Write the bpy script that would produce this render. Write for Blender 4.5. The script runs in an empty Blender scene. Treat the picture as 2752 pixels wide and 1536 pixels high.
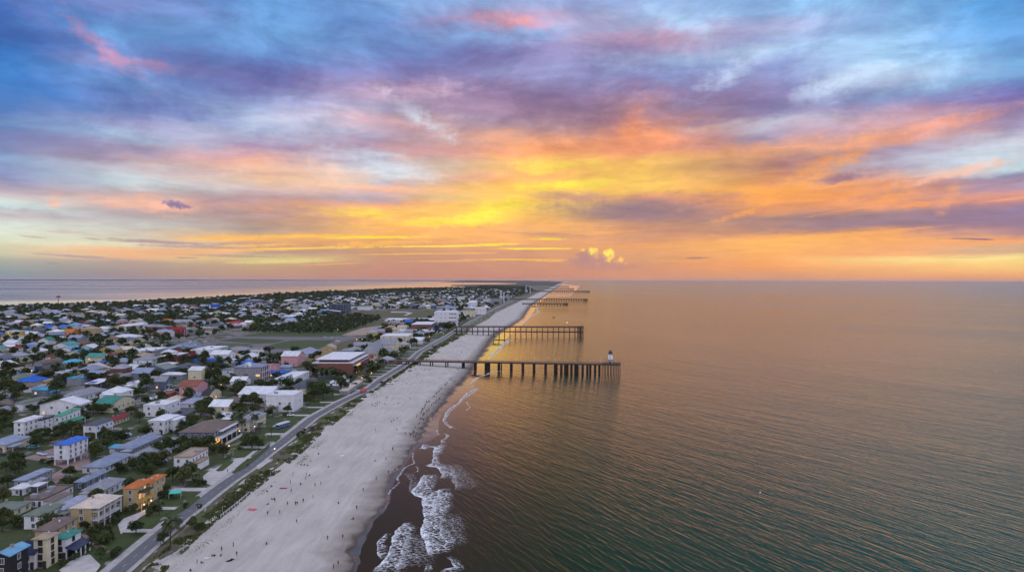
import bpy, bmesh, math, random
import numpy as np
from mathutils import Vector, Matrix, Euler
from mathutils.geometry import tessellate_polygon
R = math.radians
random.seed(7)
scene = bpy.context.scene
COL = scene.collection
PI = math.pi

# ------------------------------------------------------------------ camera
F = 1835.0
CAM_H = 90.0
PITCH = R(0.593)
ROLL = R(0.146)
cam_data = bpy.data.cameras.new('camera')
cam_data.sensor_width = 36.0
cam_data.lens = 36.0 * F / 2752.0
cam_data.clip_end = 200000.0
cam_data.clip_start = 1.0
cam = bpy.data.objects.new('camera', cam_data)
COL.objects.link(cam)
CM = Matrix.Rotation(PI / 2 - PITCH, 4, 'X') @ Matrix.Rotation(ROLL, 4, 'Z')
cam.matrix_world = Matrix.Translation((0, 0, CAM_H)) @ CM
scene.camera = cam
CR = CM.to_3x3()

def unp(px, py, z=0.0):
    """point on the level z seen at pixel (px, py) of the 2752 px wide photograph"""
    d = CR @ Vector(((px - 1376.0) / F, -(py - 768.0) / F, -1.0))
    if d.z > -0.0009: d.z = -0.0009
    t = (z - CAM_H) / d.z
    return Vector((d.x * t, d.y * t, z))

ZM = {1: (0, 1150, 3.726), 2: (0, 950, 4.96), 3: (400, 950, 4.96), 4: (400, 1150, 3.726), 5: (0, 780, 5.6),
      6: (400, 780, 5.6), 7: (800, 780, 5.135), 8: (1200, 740, 4.494), 9: (850, 1200, 4.28), 10: (1000, 940, 5.136), 0: (0, 0, 1)}
def zp(k, x, y):
    a, b, s = ZM[k]
    return a + x / s, b + y / s
def zu(k, x, y, z=2.4):
    return unp(*zp(k, x, y), z)

def lin(c):
    out = []
    for v in c[:3]:
        v = v / 255.0
        out.append(v / 12.92 if v <= 0.04045 else ((v + 0.055) / 1.055) ** 2.4)
    return (out[0], out[1], out[2], 1.0)

# ------------------------------------------------------------------ tags
def tag(o, label=None, cat=None, group=None, kind=None):
    if label: o['label'] = label
    if cat: o['category'] = cat
    if group: o['group'] = group
    if kind: o['kind'] = kind
    return o
def empty(name, loc=(0, 0, 0), rz=0.0):
    o = bpy.data.objects.new(name, None)
    o.location = loc; o.rotation_euler = (0, 0, rz); o.empty_display_size = 1
    COL.objects.link(o)
    return o
def copy_tree(o, parent=None):
    c = o.copy(); COL.objects.link(c); c.parent = parent
    if parent is None and 'group' not in o: pass
    for ch in o.children: copy_tree(ch, c)
    return c

class MB:
    """collects faces; build() links them as one mesh object"""
    def __init__(s): s.v = []; s.f = []; s.m = []; s.uv = None
    def add(s, vs, fs, m=0):
        b = len(s.v); s.v += [tuple(p) for p in vs]
        s.f += [tuple(i + b for i in f) for f in fs]; s.m += [m] * len(fs)
    def box(s, x0, x1, y0, y1, z0, z1, m=0):
        s.add([(x0, y0, z0), (x1, y0, z0), (x1, y1, z0), (x0, y1, z0), (x0, y0, z1), (x1, y0, z1), (x1, y1, z1), (x0, y1, z1)],
              [(0, 3, 2, 1), (4, 5, 6, 7), (0, 1, 5, 4), (1, 2, 6, 5), (2, 3, 7, 6), (3, 0, 4, 7)], m)
    def tube(s, p, q, r0, r1=None, n=6, m=0, cap=True):
        r1 = r0 if r1 is None else r1
        p = Vector(p); q = Vector(q); d = (q - p)
        if d.length < 1e-6: return
        d.normalize()
        a = d.orthogonal().normalized(); b = d.cross(a)
        vs = []
        for c, r in ((p, r0), (q, r1)):
            for i in range(n):
                t = 2 * PI * i / n
                vs.append(c + (a * math.cos(t) + b * math.sin(t)) * r)
        fs = [(i, (i + 1) % n, n + (i + 1) % n, n + i) for i in range(n)]
        if cap: fs += [tuple(range(n - 1, -1, -1)), tuple(range(n, 2 * n))]
        s.add(vs, fs, m)
    def lathe(s, prof, n=12, m=0, c=(0, 0)):
        vs = []; fs = []
        for (r, z) in prof:
            for i in range(n):
                t = 2 * PI * i / n
                vs.append((c[0] + r * math.cos(t), c[1] + r * math.sin(t), z))
        for k in range(len(prof) - 1):
            for i in range(n):
                j = (i + 1) % n
                fs.append((k * n + i, k * n + j, (k + 1) * n + j, (k + 1) * n + i))
        fs.append(tuple(range(n - 1, -1, -1))); L = (len(prof) - 1) * n
        fs.append(tuple(range(L, L + n)))
        s.add(vs, fs, m)
    def mesh(s, name, mats):
        me = bpy.data.meshes.new(name)
        me.from_pydata(s.v, [], s.f)
        for m in (mats if isinstance(mats, (list, tuple)) else [mats]): me.materials.append(m)
        if any(s.m): me.polygons.foreach_set('material_index', s.m)
        me.update()
        return me
    def build(s, name, mats, parent=None, loc=None, smooth=False):
        me = s.mesh(name, mats)
        if smooth: me.polygons.foreach_set('use_smooth', [True] * len(me.polygons))
        o = bpy.data.objects.new(name, me); COL.objects.link(o)
        if parent: o.parent = parent
        if loc: o.location = loc
        return o

# ------------------------------------------------------------------ node helpers
class NT:
    def __init__(s, tree): s.t = tree; s.n = tree.nodes; s.l = tree.links
    def new(s, typ, **kw):
        n = s.n.new(typ)
        for k, v in kw.items(): setattr(n, k, v)
        return n
    def link(s, a, b): s.l.new(a, b)
    def sv(s, sock, v):
        if isinstance(v, bpy.types.NodeSocket): s.l.new(v, sock)
        else: sock.default_value = v
    def math(s, op, a, b=None, c=None, clamp=False):
        n = s.n.new('ShaderNodeMath'); n.operation = op; n.use_clamp = clamp
        s.sv(n.inputs[0], a)
        if b is not None: s.sv(n.inputs[1], b)
        if c is not None: s.sv(n.inputs[2], c)
        return n.outputs[0]
    def rng(s, v, a, b, c=0.0, d=1.0, smooth=False):
        n = s.n.new('ShaderNodeMapRange'); n.clamp = True
        if smooth: n.interpolation_type = 'SMOOTHSTEP'
        s.sv(n.inputs[0], v)
        for i, q in enumerate((a, b, c, d)): s.sv(n.inputs[i + 1], q)
        return n.outputs[0]
    def mix(s, f, a, b, blend='MIX'):
        n = s.n.new('ShaderNodeMix'); n.data_type = 'RGBA'; n.blend_type = blend; n.clamp_factor = True
        s.sv(n.inputs[0], f); s.sv(n.inputs[6], a); s.sv(n.inputs[7], b)
        return n.outputs[2]
    def noise(s, vec, scale, detail=4, rough=0.5, dist=0.0, col=False, dim='3D'):
        n = s.n.new('ShaderNodeTexNoise'); n.noise_dimensions = dim
        if vec is not None: s.l.new(vec, n.inputs['Vector'])
        n.inputs['Scale'].default_value = scale; n.inputs['Detail'].default_value = detail
        n.inputs['Roughness'].default_value = rough; n.inputs['Distortion'].default_value = dist
        return n.outputs[1] if col else n.outputs[0]
    def mapping(s, vec, loc=(0, 0, 0), rot=(0, 0, 0), sc=(1, 1, 1), typ='POINT'):
        n = s.n.new('ShaderNodeMapping'); n.vector_type = typ
        s.l.new(vec, n.inputs[0])
        n.inputs[1].default_value = loc; n.inputs[2].default_value = rot; n.inputs[3].default_value = sc
        return n.outputs[0]
    def ramp(s, fac, stops, interp='LINEAR'):
        n = s.n.new('ShaderNodeValToRGB'); r = n.color_ramp; r.interpolation = interp
        s.sv(n.inputs[0], fac)
        while len(r.elements) > 1: r.elements.remove(r.elements[-1])
        r.elements[0].position = stops[0][0]; r.elements[0].color = stops[0][1]
        for p, c in stops[1:]:
            e = r.elements.new(p); e.color = c
        return n.outputs[0]

def new_mat(name):
    m = bpy.data.materials.new(name); m.use_nodes = True
    m.node_tree.nodes.clear()
    nt = NT(m.node_tree)
    out = nt.new('ShaderNodeOutputMaterial'); p = nt.new('ShaderNodeBsdfPrincipled')
    nt.link(p.outputs[0], out.inputs[0])
    return m, nt, p, out
def bump(nt, p, h, dist=0.05, strength=0.5):
    b = nt.new('ShaderNodeBump'); b.inputs['Distance'].default_value = dist; b.inputs['Strength'].default_value = strength
    nt.link(h, b.inputs['Height']); nt.link(b.outputs[0], p.inputs['Normal'])
def objco(nt):
    return nt.new('ShaderNodeTexCoord').outputs['Object']

_mc = {}
def mat_wall(c, rough=0.85, var=0.12):
    k = ('w', c)
    if k in _mc: return _mc[k]
    m, nt, p, _ = new_mat('painted_wall')
    co = objco(nt)
    n1 = nt.noise(co, 0.5, 5, 0.6); n2 = nt.noise(nt.mapping(co, sc=(2.5, 2.5, 0.25)), 1.0, 3)
    f = nt.math('MULTIPLY_ADD', n1, 0.5, nt.math('MULTIPLY', n2, 0.5))
    a = lin(c); d = tuple(x * (1 - 2.2 * var) for x in a[:3]) + (1,)
    nt.sv(p.inputs['Base Color'], nt.mix(nt.rng(f, 0.35, 0.62), d, a))
    p.inputs['Roughness'].default_value = rough
    bump(nt, p, nt.noise(co, 9, 2), 0.02, 0.4)
    _mc[k] = m; return m
def mat_roof(c, kind='shingle'):
    k = ('r', c, kind)
    if k in _mc: return _mc[k]
    m, nt, p, _ = new_mat('roof_cover')
    co = objco(nt)
    a = lin(c)
    n1 = nt.noise(co, 0.35, 5, 0.6); n2 = nt.noise(co, 4.0, 2)
    f = nt.math('MULTIPLY_ADD', n1, 0.7, nt.math('MULTIPLY', n2, 0.3))
    dk = tuple(x * 0.68 for x in a[:3]) + (1,); lt = tuple(min(x * 1.12, 0.85) for x in a[:3]) + (1,)
    col = nt.mix(nt.rng(f, 0.33, 0.66), dk, lt)
    if kind == 'seam':
        w = nt.new('ShaderNodeTexWave'); w.wave_type = 'BANDS'; w.bands_direction = 'Y'; w.wave_profile = 'SAW'
        nt.link(co, w.inputs[0]); w.inputs['Scale'].default_value = 0.55
        col = nt.mix(nt.rng(w.outputs[1], 0.86, 0.98, 0, 0.55), col, dk)
        bump(nt, p, w.outputs[1], 0.06, 0.5); p.inputs['Roughness'].default_value = 0.42
    elif kind == 'tile':
        w = nt.new('ShaderNodeTexWave'); w.wave_type = 'BANDS'; w.bands_direction = 'X'
        nt.link(co, w.inputs[0]); w.inputs['Scale'].default_value = 1.3; w.inputs['Distortion'].default_value = 0.6
        col = nt.mix(nt.rng(w.outputs[1], 0.2, 0.8, 0.0, 0.35), col, dk)
        bump(nt, p, w.outputs[1], 0.09, 0.7); p.inputs['Roughness'].default_value = 0.7
    elif kind == 'flat':
        col = nt.mix(nt.rng(nt.noise(co, 0.16, 3), 0.5, 0.6, 0, 0.3), col, dk)
        p.inputs['Roughness'].default_value = 0.8
    else:
        b = nt.new('ShaderNodeTexBrick'); nt.link(nt.mapping(co, sc=(0.9, 0.9, 0.9)), b.inputs[0])
        b.inputs['Color1'].default_value = (1, 1, 1, 1); b.inputs['Color2'].default_value = (0.82, 0.82, 0.82, 1); b.inputs['Mortar'].default_value = (0.6, 0.6, 0.6, 1)
        col = nt.mix(0.8, col, b.outputs[0], 'MULTIPLY')
        p.inputs['Roughness'].default_value = 0.85
    nt.sv(p.inputs['Base Color'], col)
    _mc[k] = m; return m
def mat_plain(name, c, rough=0.6, metal=0.0, var=0.1, scale=1.5):
    k = ('p', name, c, rough)
    if k in _mc: return _mc[k]
    m, nt, p, _ = new_mat(name)
    a = lin(c); d = tuple(x * (1 - 2 * var) for x in a[:3]) + (1,)
    nt.sv(p.inputs['Base Color'], nt.mix(nt.rng(nt.noise(objco(nt), scale, 4), 0.35, 0.65), d, a))
    p.inputs['Roughness'].default_value = rough; p.inputs['Metallic'].default_value = metal
    _mc[k] = m; return m
def mat_emit(name, c, strength):
    k = ('e', name, c, strength)
    if k in _mc: return _mc[k]
    m, nt, p, _ = new_mat(name)
    p.inputs['Base Color'].default_value = (0.3, 0.25, 0.2, 1)
    col = nt.mix(nt.rng(nt.noise(objco(nt), 1.5, 2), 0.4, 0.6), tuple(x * 0.5 for x in lin(c)[:3]) + (1,), lin(c))
    nt.sv(p.inputs['Emission Color'], col); p.inputs['Emission Strength'].default_value = strength
    _mc[k] = m; return m
# ------------------------------------------------------------------ sky (world)
def azel(px, py):
    """world direction of a place in the sky, in degrees of azimuth (east of north) and elevation"""
    d = (CR @ Vector(((px - 1376.0) / F, -(py - 768.0) / F, -1.0))).normalized()
    return math.degrees(math.atan2(d.x, d.y)), math.degrees(math.asin(d.z))
SKYC = {
 0: [(0,78,122,192),(60,82,126,194),(120,70,134,200),(200,70,134,200),(250,80,130,194),(300,92,132,190),(340,112,145,196),(372,136,150,195),(400,118,146,192),(432,150,175,210),(470,150,155,195),(505,196,180,190),(530,215,225,225),(556,205,228,228),(580,205,192,195),(605,222,232,222),(640,225,228,205),(670,215,210,180),(700,182,182,170),(730,152,165,170),(752,145,160,170)],
 344: [(0,128,146,202),(40,120,155,210),(80,115,165,215),(135,120,150,205),(165,150,155,202),(200,125,158,212),(240,130,160,210),(300,133,148,195),(340,165,165,200),(380,175,195,220),(405,170,160,190),(430,190,170,185),(460,205,205,215),(490,205,220,225),(520,205,185,185),(545,225,190,180),(575,190,175,180),(600,205,205,200),(630,215,205,190),(655,235,230,200),(672,248,195,150),(690,240,190,155),(705,190,170,160),(730,175,158,155),(752,170,152,155)],
 688: [(0,110,165,220),(80,115,165,215),(130,115,155,210),(190,115,130,190),(240,130,130,185),(290,165,180,215),(330,175,190,220),(370,188,196,220),(400,180,160,188),(430,250,190,170),(470,250,215,175),(500,225,200,195),(530,190,165,170),(560,215,165,145),(580,190,160,150),(615,185,165,155),(638,245,190,120),(655,225,175,130),(675,190,160,155),(690,225,210,145),(715,200,170,140),(752,190,150,140)],
 1032: [(0,130,175,225),(60,115,150,205),(130,130,160,215),(180,150,150,200),(220,165,150,185),(250,195,175,200),(290,185,180,205),(330,228,190,195),(370,190,185,205),(405,200,170,190),(440,190,200,215),(460,222,228,235),(480,200,195,205),(500,250,195,170),(530,205,180,180),(550,245,175,140),(572,255,205,115),(595,250,185,115),(630,250,190,112),(655,225,165,120),(675,205,160,130),(710,198,150,135),(752,192,140,132)],
 1376: [(0,150,175,215),(55,190,160,190),(92,145,175,220),(140,135,135,185),(190,150,150,195),(240,150,130,165),(290,160,135,160),(330,175,150,160),(370,225,165,130),(405,250,172,120),(440,255,200,112),(470,253,182,122),(500,253,202,108),(550,255,214,100),(580,254,204,106),(605,250,190,120),(645,248,182,120),(672,215,160,130),(715,200,150,130),(752,195,140,130)],
 1720: [(0,150,180,225),(40,165,190,225),(100,190,170,195),(140,180,170,200),(180,170,190,225),(210,150,165,210),(250,165,145,180),(290,180,145,160),(330,205,150,140),(365,250,168,125),(400,240,165,125),(440,253,205,110),(510,252,205,110),(532,215,155,130),(552,168,138,145),(582,168,138,142),(602,205,155,130),(640,215,160,130),(660,235,170,120),(690,220,165,125),(715,215,158,130),(752,215,155,130)],
 2064: [(0,155,200,240),(60,180,190,225),(100,170,190,225),(130,175,205,235),(180,155,170,210),(220,150,160,205),(260,150,145,190),(300,150,145,180),(330,190,190,205),(365,172,160,185),(395,228,170,140),(420,215,160,130),(442,187,140,135),(470,215,155,120),(510,255,180,95),(540,250,170,100),(566,230,162,115),(590,178,145,140),(620,200,152,130),(640,250,180,110),(655,253,190,110),(690,250,180,115),(715,250,172,112),(735,225,165,125),(752,215,160,130)],
 2408: [(0,140,190,232),(80,160,200,238),(140,170,208,238),(190,190,215,240),(215,195,215,240),(250,160,190,220),(275,175,165,200),(310,200,165,180),(350,225,175,165),(380,232,172,150),(402,188,170,192),(430,200,200,215),(455,192,178,195),(475,240,180,155),(500,225,160,130),(520,250,170,110),(550,225,160,130),(575,165,138,145),(602,170,140,148),(622,240,170,120),(640,252,185,115),(662,250,180,125),(686,252,185,130),(697,252,222,150),(715,252,195,130),(752,230,165,130)],
 2752: [(0,100,165,220),(80,115,170,225),(150,135,190,232),(200,135,180,225),(240,120,150,205),(265,125,125,185),(300,135,135,185),(340,170,160,190),(370,205,205,220),(420,205,220,230),(450,210,225,232),(470,152,152,185),(510,185,155,175),(535,232,165,145),(560,160,140,175),(600,160,135,160),(625,180,145,155),(641,245,175,120),(665,220,180,150),(680,218,185,150),(690,255,230,155),(710,252,215,140),(735,245,185,130),(752,225,165,130)],
}
# soft clouds and streaks: x, y, half width, half height, tilt (deg, + rises to the east), colour, opacity, edge noise, hardness
BL = [
 (270,118,115,20,-38,(205,152,182),.62,.9,0),(365,165,85,15,-4,(205,155,180),.5,.9,0),(90,20,120,30,-35,(130,140,200),.4,.8,0),(420,290,260,26,-6,(112,126,188),.45,.9,0),
 (640,220,170,34,-14,(122,126,184),.35,.9,0),(1376,58,70,16,-8,(235,165,165),.7,.9,0),(1680,105,170,22,-6,(205,168,190),.5,.9,0),(1830,60,110,26,-24,(176,210,238),.6,.8,0),
 (1530,170,190,44,-8,(148,142,190),.45,.9,0),(1140,240,110,26,4,(222,192,208),.6,.8,0),(1135,310,80,22,-32,(226,232,242),.75,.8,0),(770,320,120,14,8,(200,208,228),.5,.9,0),
 (1950,200,120,24,28,(200,216,240),.65,.9,0),(2100,170,90,26,10,(140,152,205),.5,.9,0),(2290,215,140,30,10,(204,226,245),.75,.8,0),(2500,255,260,24,-4,(135,148,200),.5,.9,0),
 (2700,262,130,24,6,(124,120,184),.5,.8,0),(2480,345,180,18,9,(252,178,150),.7,.9,0),(1690,350,60,34,70,(252,168,120),.8,.9,0),(1400,300,260,22,-3,(158,134,162),.5,.9,0),
 (1910,290,180,26,-2,(155,144,178),.4,.9,0),(900,400,100,26,-20,(196,176,196),.5,.9,0),(830,470,150,34,-2,(252,205,172),.6,.8,0),(1010,430,110,26,-8,(205,212,226),.7,.8,0),
 (1080,455,80,14,-12,(228,232,238),.7,.9,0),(980,530,90,17,-3,(196,180,192),.85,.6,0),(760,560,90,30,-14,(194,158,158),.6,.9,0),(560,462,150,13,3,(206,176,184),.5,.9,0),
 (1480,448,100,17,3,(255,236,98),.7,.8,0),(1515,497,125,13,2,(255,244,88),.85,.7,0),(1640,470,120,18,-8,(255,212,105),.6,.8,0),(1325,566,80,20,17,(255,246,80),.85,.9,0),(1225,594,140,11,3,(255,246,85),.95,.7,0),
 (975,572,85,11,-4,(255,226,95),.85,.8,0),(1090,600,160,9,2,(252,205,100),.6,.9,0),(1000,637,170,4.5,1,(255,226,88),.95,.8,1),(840,634,150,5,2,(255,200,105),.9,.8,1),(1010,655,130,8,3,(252,195,105),.7,1.2,1),
 (760,668,260,3.6,2,(255,212,100),.95,.5,1),(1200,661,170,2.8,1,(255,230,85),.95,.5,1),(1330,656,70,3,1,(255,235,85),.9,.6,1),(1440,668,110,3,0,(255,232,85),.95,.5,1),(1475,642,50,2.8,0,(255,228,85),.95,.6,1),
 (1090,682,120,2,1,(252,198,105),.8,.5,1),(1260,680,80,2,1,(250,192,110),.7,.5,1),(1200,701,120,2,1,(248,185,115),.7,.5,1),(1390,697,130,2.2,0,(252,198,95),.85,.5,1),(1480,701,60,2.2,0,(252,190,105),.8,.5,1),
 (780,701,150,6.5,2,(232,216,150),.8,.5,1),(900,709,90,1.8,3,(248,180,120),.8,.5,1),(610,640,130,8,3,(255,198,115),.85,1.1,1),(640,655,110,5,2,(196,165,158),.7,.9,1),(650,661,150,5,3,(255,200,120),.7,1.1,1),
 (560,676,190,5,2,(252,188,140),.85,.6,1),(430,650,150,5.5,-2,(188,160,165),.85,.8,1),(540,663,160,4,-1,(190,165,168),.8,.7,1),(650,688,120,4,0,(188,162,160),.8,.6,1),(215,689,110,3.5,-3,(186,168,172),.8,.6,1),(500,692,30,1.8,0,(172,155,170),.8,.5,1),
 (85,636,42,3,-4,(208,190,180),.8,.6,1),(170,623,60,4,0,(208,192,182),.7,.7,1),(140,708,22,2,0,(160,155,165),.7,.5,1),(250,642,22,2.4,-4,(205,185,178),.8,.5,1),(90,571,120,9,-6,(190,184,190),.6,.9,0),(150,545,28,16,60,(250,196,170),.7,.9,0),
 (420,552,110,20,-3,(252,192,165),.75,.9,0),(468,549,30,10,-10,(132,122,166),.85,.4,2),(492,554,26,6,-8,(136,124,166),.75,.45,2),(600,556,100,28,-8,(190,162,174),.5,.9,0),
 (1720,568,215,24,-1,(163,136,146),.95,.6,0),(1530,530,80,14,-3,(192,150,150),.7,.9,0),(1890,525,90,12,-3,(190,148,140),.7,.9,0),(1490,600,130,22,-4,(253,190,112),.6,.9,0),(1600,628,110,5,4,(252,180,112),.6,.8,1),(1480,630,120,6,-3,(196,155,140),.6,.8,1),
 (1990,575,70,9,18,(252,172,104),.75,1.1,0),(2130,500,150,20,22,(255,180,98),.7,.9,0),(2210,440,110,26,28,(253,174,106),.75,1,0),(2262,474,70,13,9,(170,134,146),.85,1,0),(2100,440,80,18,12,(185,140,136),.6,.8,0),(2250,500,130,2.6,5,(253,172,106),.85,.7,1),
 (2400,522,60,26,30,(253,176,112),.8,1,0),(2470,550,70,7,4,(253,170,110),.8,1.1,1),(2300,560,130,5,8,(240,166,120),.6,1,1),(2380,520,90,10,8,(178,142,146),.5,1,0),(2350,590,330,22,3,(163,137,149),.9,.45,0),(2640,590,200,34,2,(162,136,158),.7,.5,0),(2580,430,150,20,12,(212,222,232),.6,.8,0),(2600,458,120,11,12,(252,202,178),.8,.9,0),
 (2660,500,130,12,8,(184,158,178),.6,.8,0),(2560,520,60,16,60,(250,178,130),.6,1.1,0),(2690,538,70,3.5,4,(248,172,142),.7,.6,1),(2620,642,60,2.2,-4,(130,115,150),.85,.6,1),(2570,641,50,2,-2,(180,142,140),.6,.6,1),(2600,692,70,1.5,0,(226,190,145),.7,.5,1),(1870,693,34,2.4,2,(168,135,135),.85,.5,1),
 (2200,636,220,6,4,(254,192,108),.7,.6,1),(2400,620,120,4,5,(252,180,118),.7,.6,1),(2640,671,130,8,3,(216,182,152),.7,.5,1),(1740,655,60,4,1,(248,172,115),.6,.6,1),(1830,702,90,3.5,-2,(250,172,112),.55,.7,1),
 (1628,690,9,7,0,(246,196,118),.9,.8,3),(1645,688,6,6,0,(252,216,120),.9,.8,3),(1585,690,8,7,0,(226,172,132),.8,.8,3),(1612,696,12,8,0,(206,160,142),.9,.7,3),(1655,704,9,6,0,(232,176,128),.8,.8,3),
 (1590,703,60,20,0,(194,149,143),.95,.35,3),(1570,688,16,16,0,(190,146,143),.95,.4,3),(1594,674,10,10,0,(255,228,112),1,.7,3),(1601,684,9,9,0,(224,176,130),.7,.6,3),(1567,672,6,4,0,(250,205,110),.9,.6,3),
 (1637,679,13,9,0,(255,234,110),1,.7,3),(1638,694,7,13,-30,(250,208,118),.9,.7,3),(1669,697,8,7,0,(252,202,110),.9,.7,3),(1682,709,5,4,0,(250,185,115),.8,.6,3),(1606,709,5,2.5,0,(240,180,120),.7,.6,3),(1640,716,70,10,0,(199,151,140),.7,.3,3),
]
W = bpy.data.worlds.new('World'); scene.world = W; W.use_nodes = True
W.node_tree.nodes.clear()
nt = NT(W.node_tree)
wo = nt.new('ShaderNodeOutputWorld'); bg = nt.new('ShaderNodeBackground'); nt.link(bg.outputs[0], wo.inputs[0])
tc = nt.new('ShaderNodeTexCoord'); nrm = nt.new('ShaderNodeVectorMath', operation='NORMALIZE'); nt.link(tc.outputs['Generated'], nrm.inputs[0])
sx = nt.new('ShaderNodeSeparateXYZ'); nt.link(nrm.outputs[0], sx.inputs[0])
X, Y, Zc = sx.outputs
AZ = nt.math('MULTIPLY', nt.math('ARCTAN2', X, Y), 180 / PI)
EL = nt.math('MULTIPLY', nt.math('ARCSINE', Zc), 180 / PI)
# cloud-deck coordinates: streaks flatten towards the horizon as real cloud layers do
den = nt.math('ADD', nt.math('MAXIMUM', Zc, 0.0), 0.07)
cp = nt.new('ShaderNodeCombineXYZ'); nt.link(nt.math('DIVIDE', X, den), cp.inputs[0]); nt.link(nt.math('DIVIDE', Y, den), cp.inputs[1])
PC = cp.outputs[0]
ae = nt.new('ShaderNodeCombineXYZ'); nt.link(AZ, ae.inputs[0]); nt.link(EL, ae.inputs[1]); AE = ae.outputs[0]
wn = nt.noise(PC, 0.9, 5, 0.55, 0.0, col=True, dim='2D')
wsep = nt.new('ShaderNodeSeparateXYZ'); nt.link(wn, wsep.inputs[0])
wn2 = nt.noise(nt.mapping(AE, sc=(0.30, 0.85, 1)), 1.0, 4, 0.6, 0.0, col=True, dim='2D')
wsep2 = nt.new('ShaderNodeSeparateXYZ'); nt.link(wn2, wsep2.inputs[0])
elk = nt.rng(EL, 0.0, 14.0, 0.06, 1.0)
def warp(base, comp, amp, comp2, amp2):
    a = nt.math('MULTIPLY', nt.math('SUBTRACT', comp, 0.5), amp)
    b = nt.math('MULTIPLY', nt.math('SUBTRACT', comp2, 0.5), amp2)
    return nt.math('ADD', base, nt.math('MULTIPLY', nt.math('ADD', a, b), elk))
AZW = warp(AZ, wsep.outputs[0], 11.0, wsep2.outputs[0], 4.0)
ELW = warp(EL, wsep.outputs[1], 2.4, wsep2.outputs[1], 1.5)
fac = nt.rng(ELW, -0.5, 23.5)
cols = []
for px, st in sorted(SKYC.items()):
    stops = []
    for (py, r, g, b) in st:
        a_, e_ = azel(px, py)
        stops.append(((e_ + 0.5) / 24.0, lin((r, g, b))))
    stops.sort(key=lambda q: q[0])
    # the rest of the column above what the photograph shows
    cols.append((azel(px, 740)[0], nt.ramp(fac, stops)))
col = cols[0][1]
for i in range(1, len(cols)):
    col = nt.mix(nt.rng(AZW, cols[i - 1][0], cols[i][0]), col, cols[i][1])
hn = nt.noise(nt.mapping(AE, sc=(0.5, 1.4, 1)), 1.0, 5, 0.62, 0.4, dim='2D')
fn = nt.noise(nt.mapping(AE, sc=(0.9, 7.0, 1)), 1.0, 4, 0.6, 0.0, dim='2D')
cn = nt.noise(nt.mapping(AE, sc=(1, 1, 1)), 3.6, 4, 0.6, dim='2D')
vn = nt.noise(nt.mapping(AE, rot=(0, 0, R(10)), sc=(2.4, 0.45, 1)), 1.0, 3, 0.6, 0.0, dim='2D')
vv = nt.math('MULTIPLY', nt.math('SUBTRACT', vn, 0.5), 1.0)
h0 = nt.math('ADD', nt.math('MULTIPLY', nt.math('SUBTRACT', hn, 0.5), 3.4), vv)
f0 = nt.math('ADD', nt.math('MULTIPLY', nt.math('SUBTRACT', fn, 0.5), 3.0), vv)
c0 = nt.math('MULTIPLY', nt.math('SUBTRACT', cn, 0.5), 5.2)
wv = nt.new('ShaderNodeCombineXYZ')
nt.link(nt.math('ADD', nt.math('MULTIPLY', AZW, 0.25), nt.math('MULTIPLY', AZ, 0.75)), wv.inputs[0])
nt.link(nt.math('ADD', nt.math('MULTIPLY', ELW, 0.3), nt.math('MULTIPLY', EL, 0.7)), wv.inputs[1])
def chain(v, c):
    n = nt.new('ShaderNodeVectorMath', operation='MULTIPLY_ADD'); nt.link(c, n.inputs[0]); n.inputs[1].default_value = (1e-6, 1e-6, 1e-6); nt.link(v, n.inputs[2]); return n.outputs[0]
VA, VW = AE, wv.outputs[0]
for bi, (bx, by, hw, hh, tilt, c, op, en, hard) in enumerate(BL):
    if bi % 3 == 0: VA, VW = chain(AE, col), chain(wv.outputs[0], col)
    a_, e_ = azel(bx, by)
    a1, _ = azel(bx + hw, by); _, e1 = azel(bx, by - hh)
    mp = nt.mapping(VA if hard else VW, loc=(a_, e_, 0), rot=(0, 0, R(tilt)), sc=(max((a1 - a_) * 1.35, .1), max((e1 - e_) * 1.35, .03), 1), typ='TEXTURE')
    ln = nt.new('ShaderNodeVectorMath', operation='LENGTH'); nt.link(mp, ln.inputs[0])
    r = nt.math('MULTIPLY_ADD', (h0, f0, c0, c0)[hard], en * (0.7 if hard == 0 else 0.55), ln.outputs['Value'])
    inner = (-0.15, 0.25, 0.30, 0.40)[hard]; outer = (1.25, 1.0, 1.0, 1.05)[hard]
    k = nt.rng(r, inner, outer, op, 0.0, smooth=True)
    col = nt.mix(k, col, lin(c))
# fine cloud structure: light and dark wisps
fine = nt.noise(PC, 3.2, 6, 0.6, 0.5, dim='2D')
fine2 = nt.noise(nt.mapping(AE, rot=(0, 0, R(-14)), sc=(0.22, 1.1, 1)), 1.0, 4, 0.55, 0.3, dim='2D')
tex = nt.math('ADD', nt.math('MULTIPLY', nt.math('SUBTRACT', fine, 0.5), 0.34), nt.math('MULTIPLY', nt.math('SUBTRACT', fine2, 0.5), 0.3))
tex = nt.math('MULTIPLY', tex, nt.rng(EL, 0.3, 5.0, 0.15, 1.0))
g = nt.math('ADD', tex, 1.0)
sc = nt.new('ShaderNodeVectorMath', operation='SCALE'); nt.link(col, sc.inputs[0]); nt.link(g, sc.inputs['Scale'])
col = sc.outputs[0]
# billows: light and dark lumps of the cloud deck
bn = nt.noise(nt.mapping(AE, rot=(0, 0, R(8)), sc=(0.125, 0.25, 1)), 1.0, 5, 0.62, 0.25, dim='2D')
bt = nt.ramp(nt.rng(bn, 0.30, 0.70), [(0.0, (0.72, 0.65, 0.78, 1)), (0.36, (0.88, 0.85, 0.93, 1)), (0.55, (1.02, 1.0, 1.02, 1)), (0.75, (1.22, 1.18, 1.2, 1)), (1.0, (1.34, 1.30, 1.26, 1))])
col = nt.mix(nt.rng(EL, 6.5, 13.0, 0.10, 0.72), col, bt, 'MULTIPLY')
gm = nt.new('ShaderNodeGamma'); gm.inputs[1].default_value = 1.13; nt.link(col, gm.inputs[0]); col = gm.outputs[0]
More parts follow.
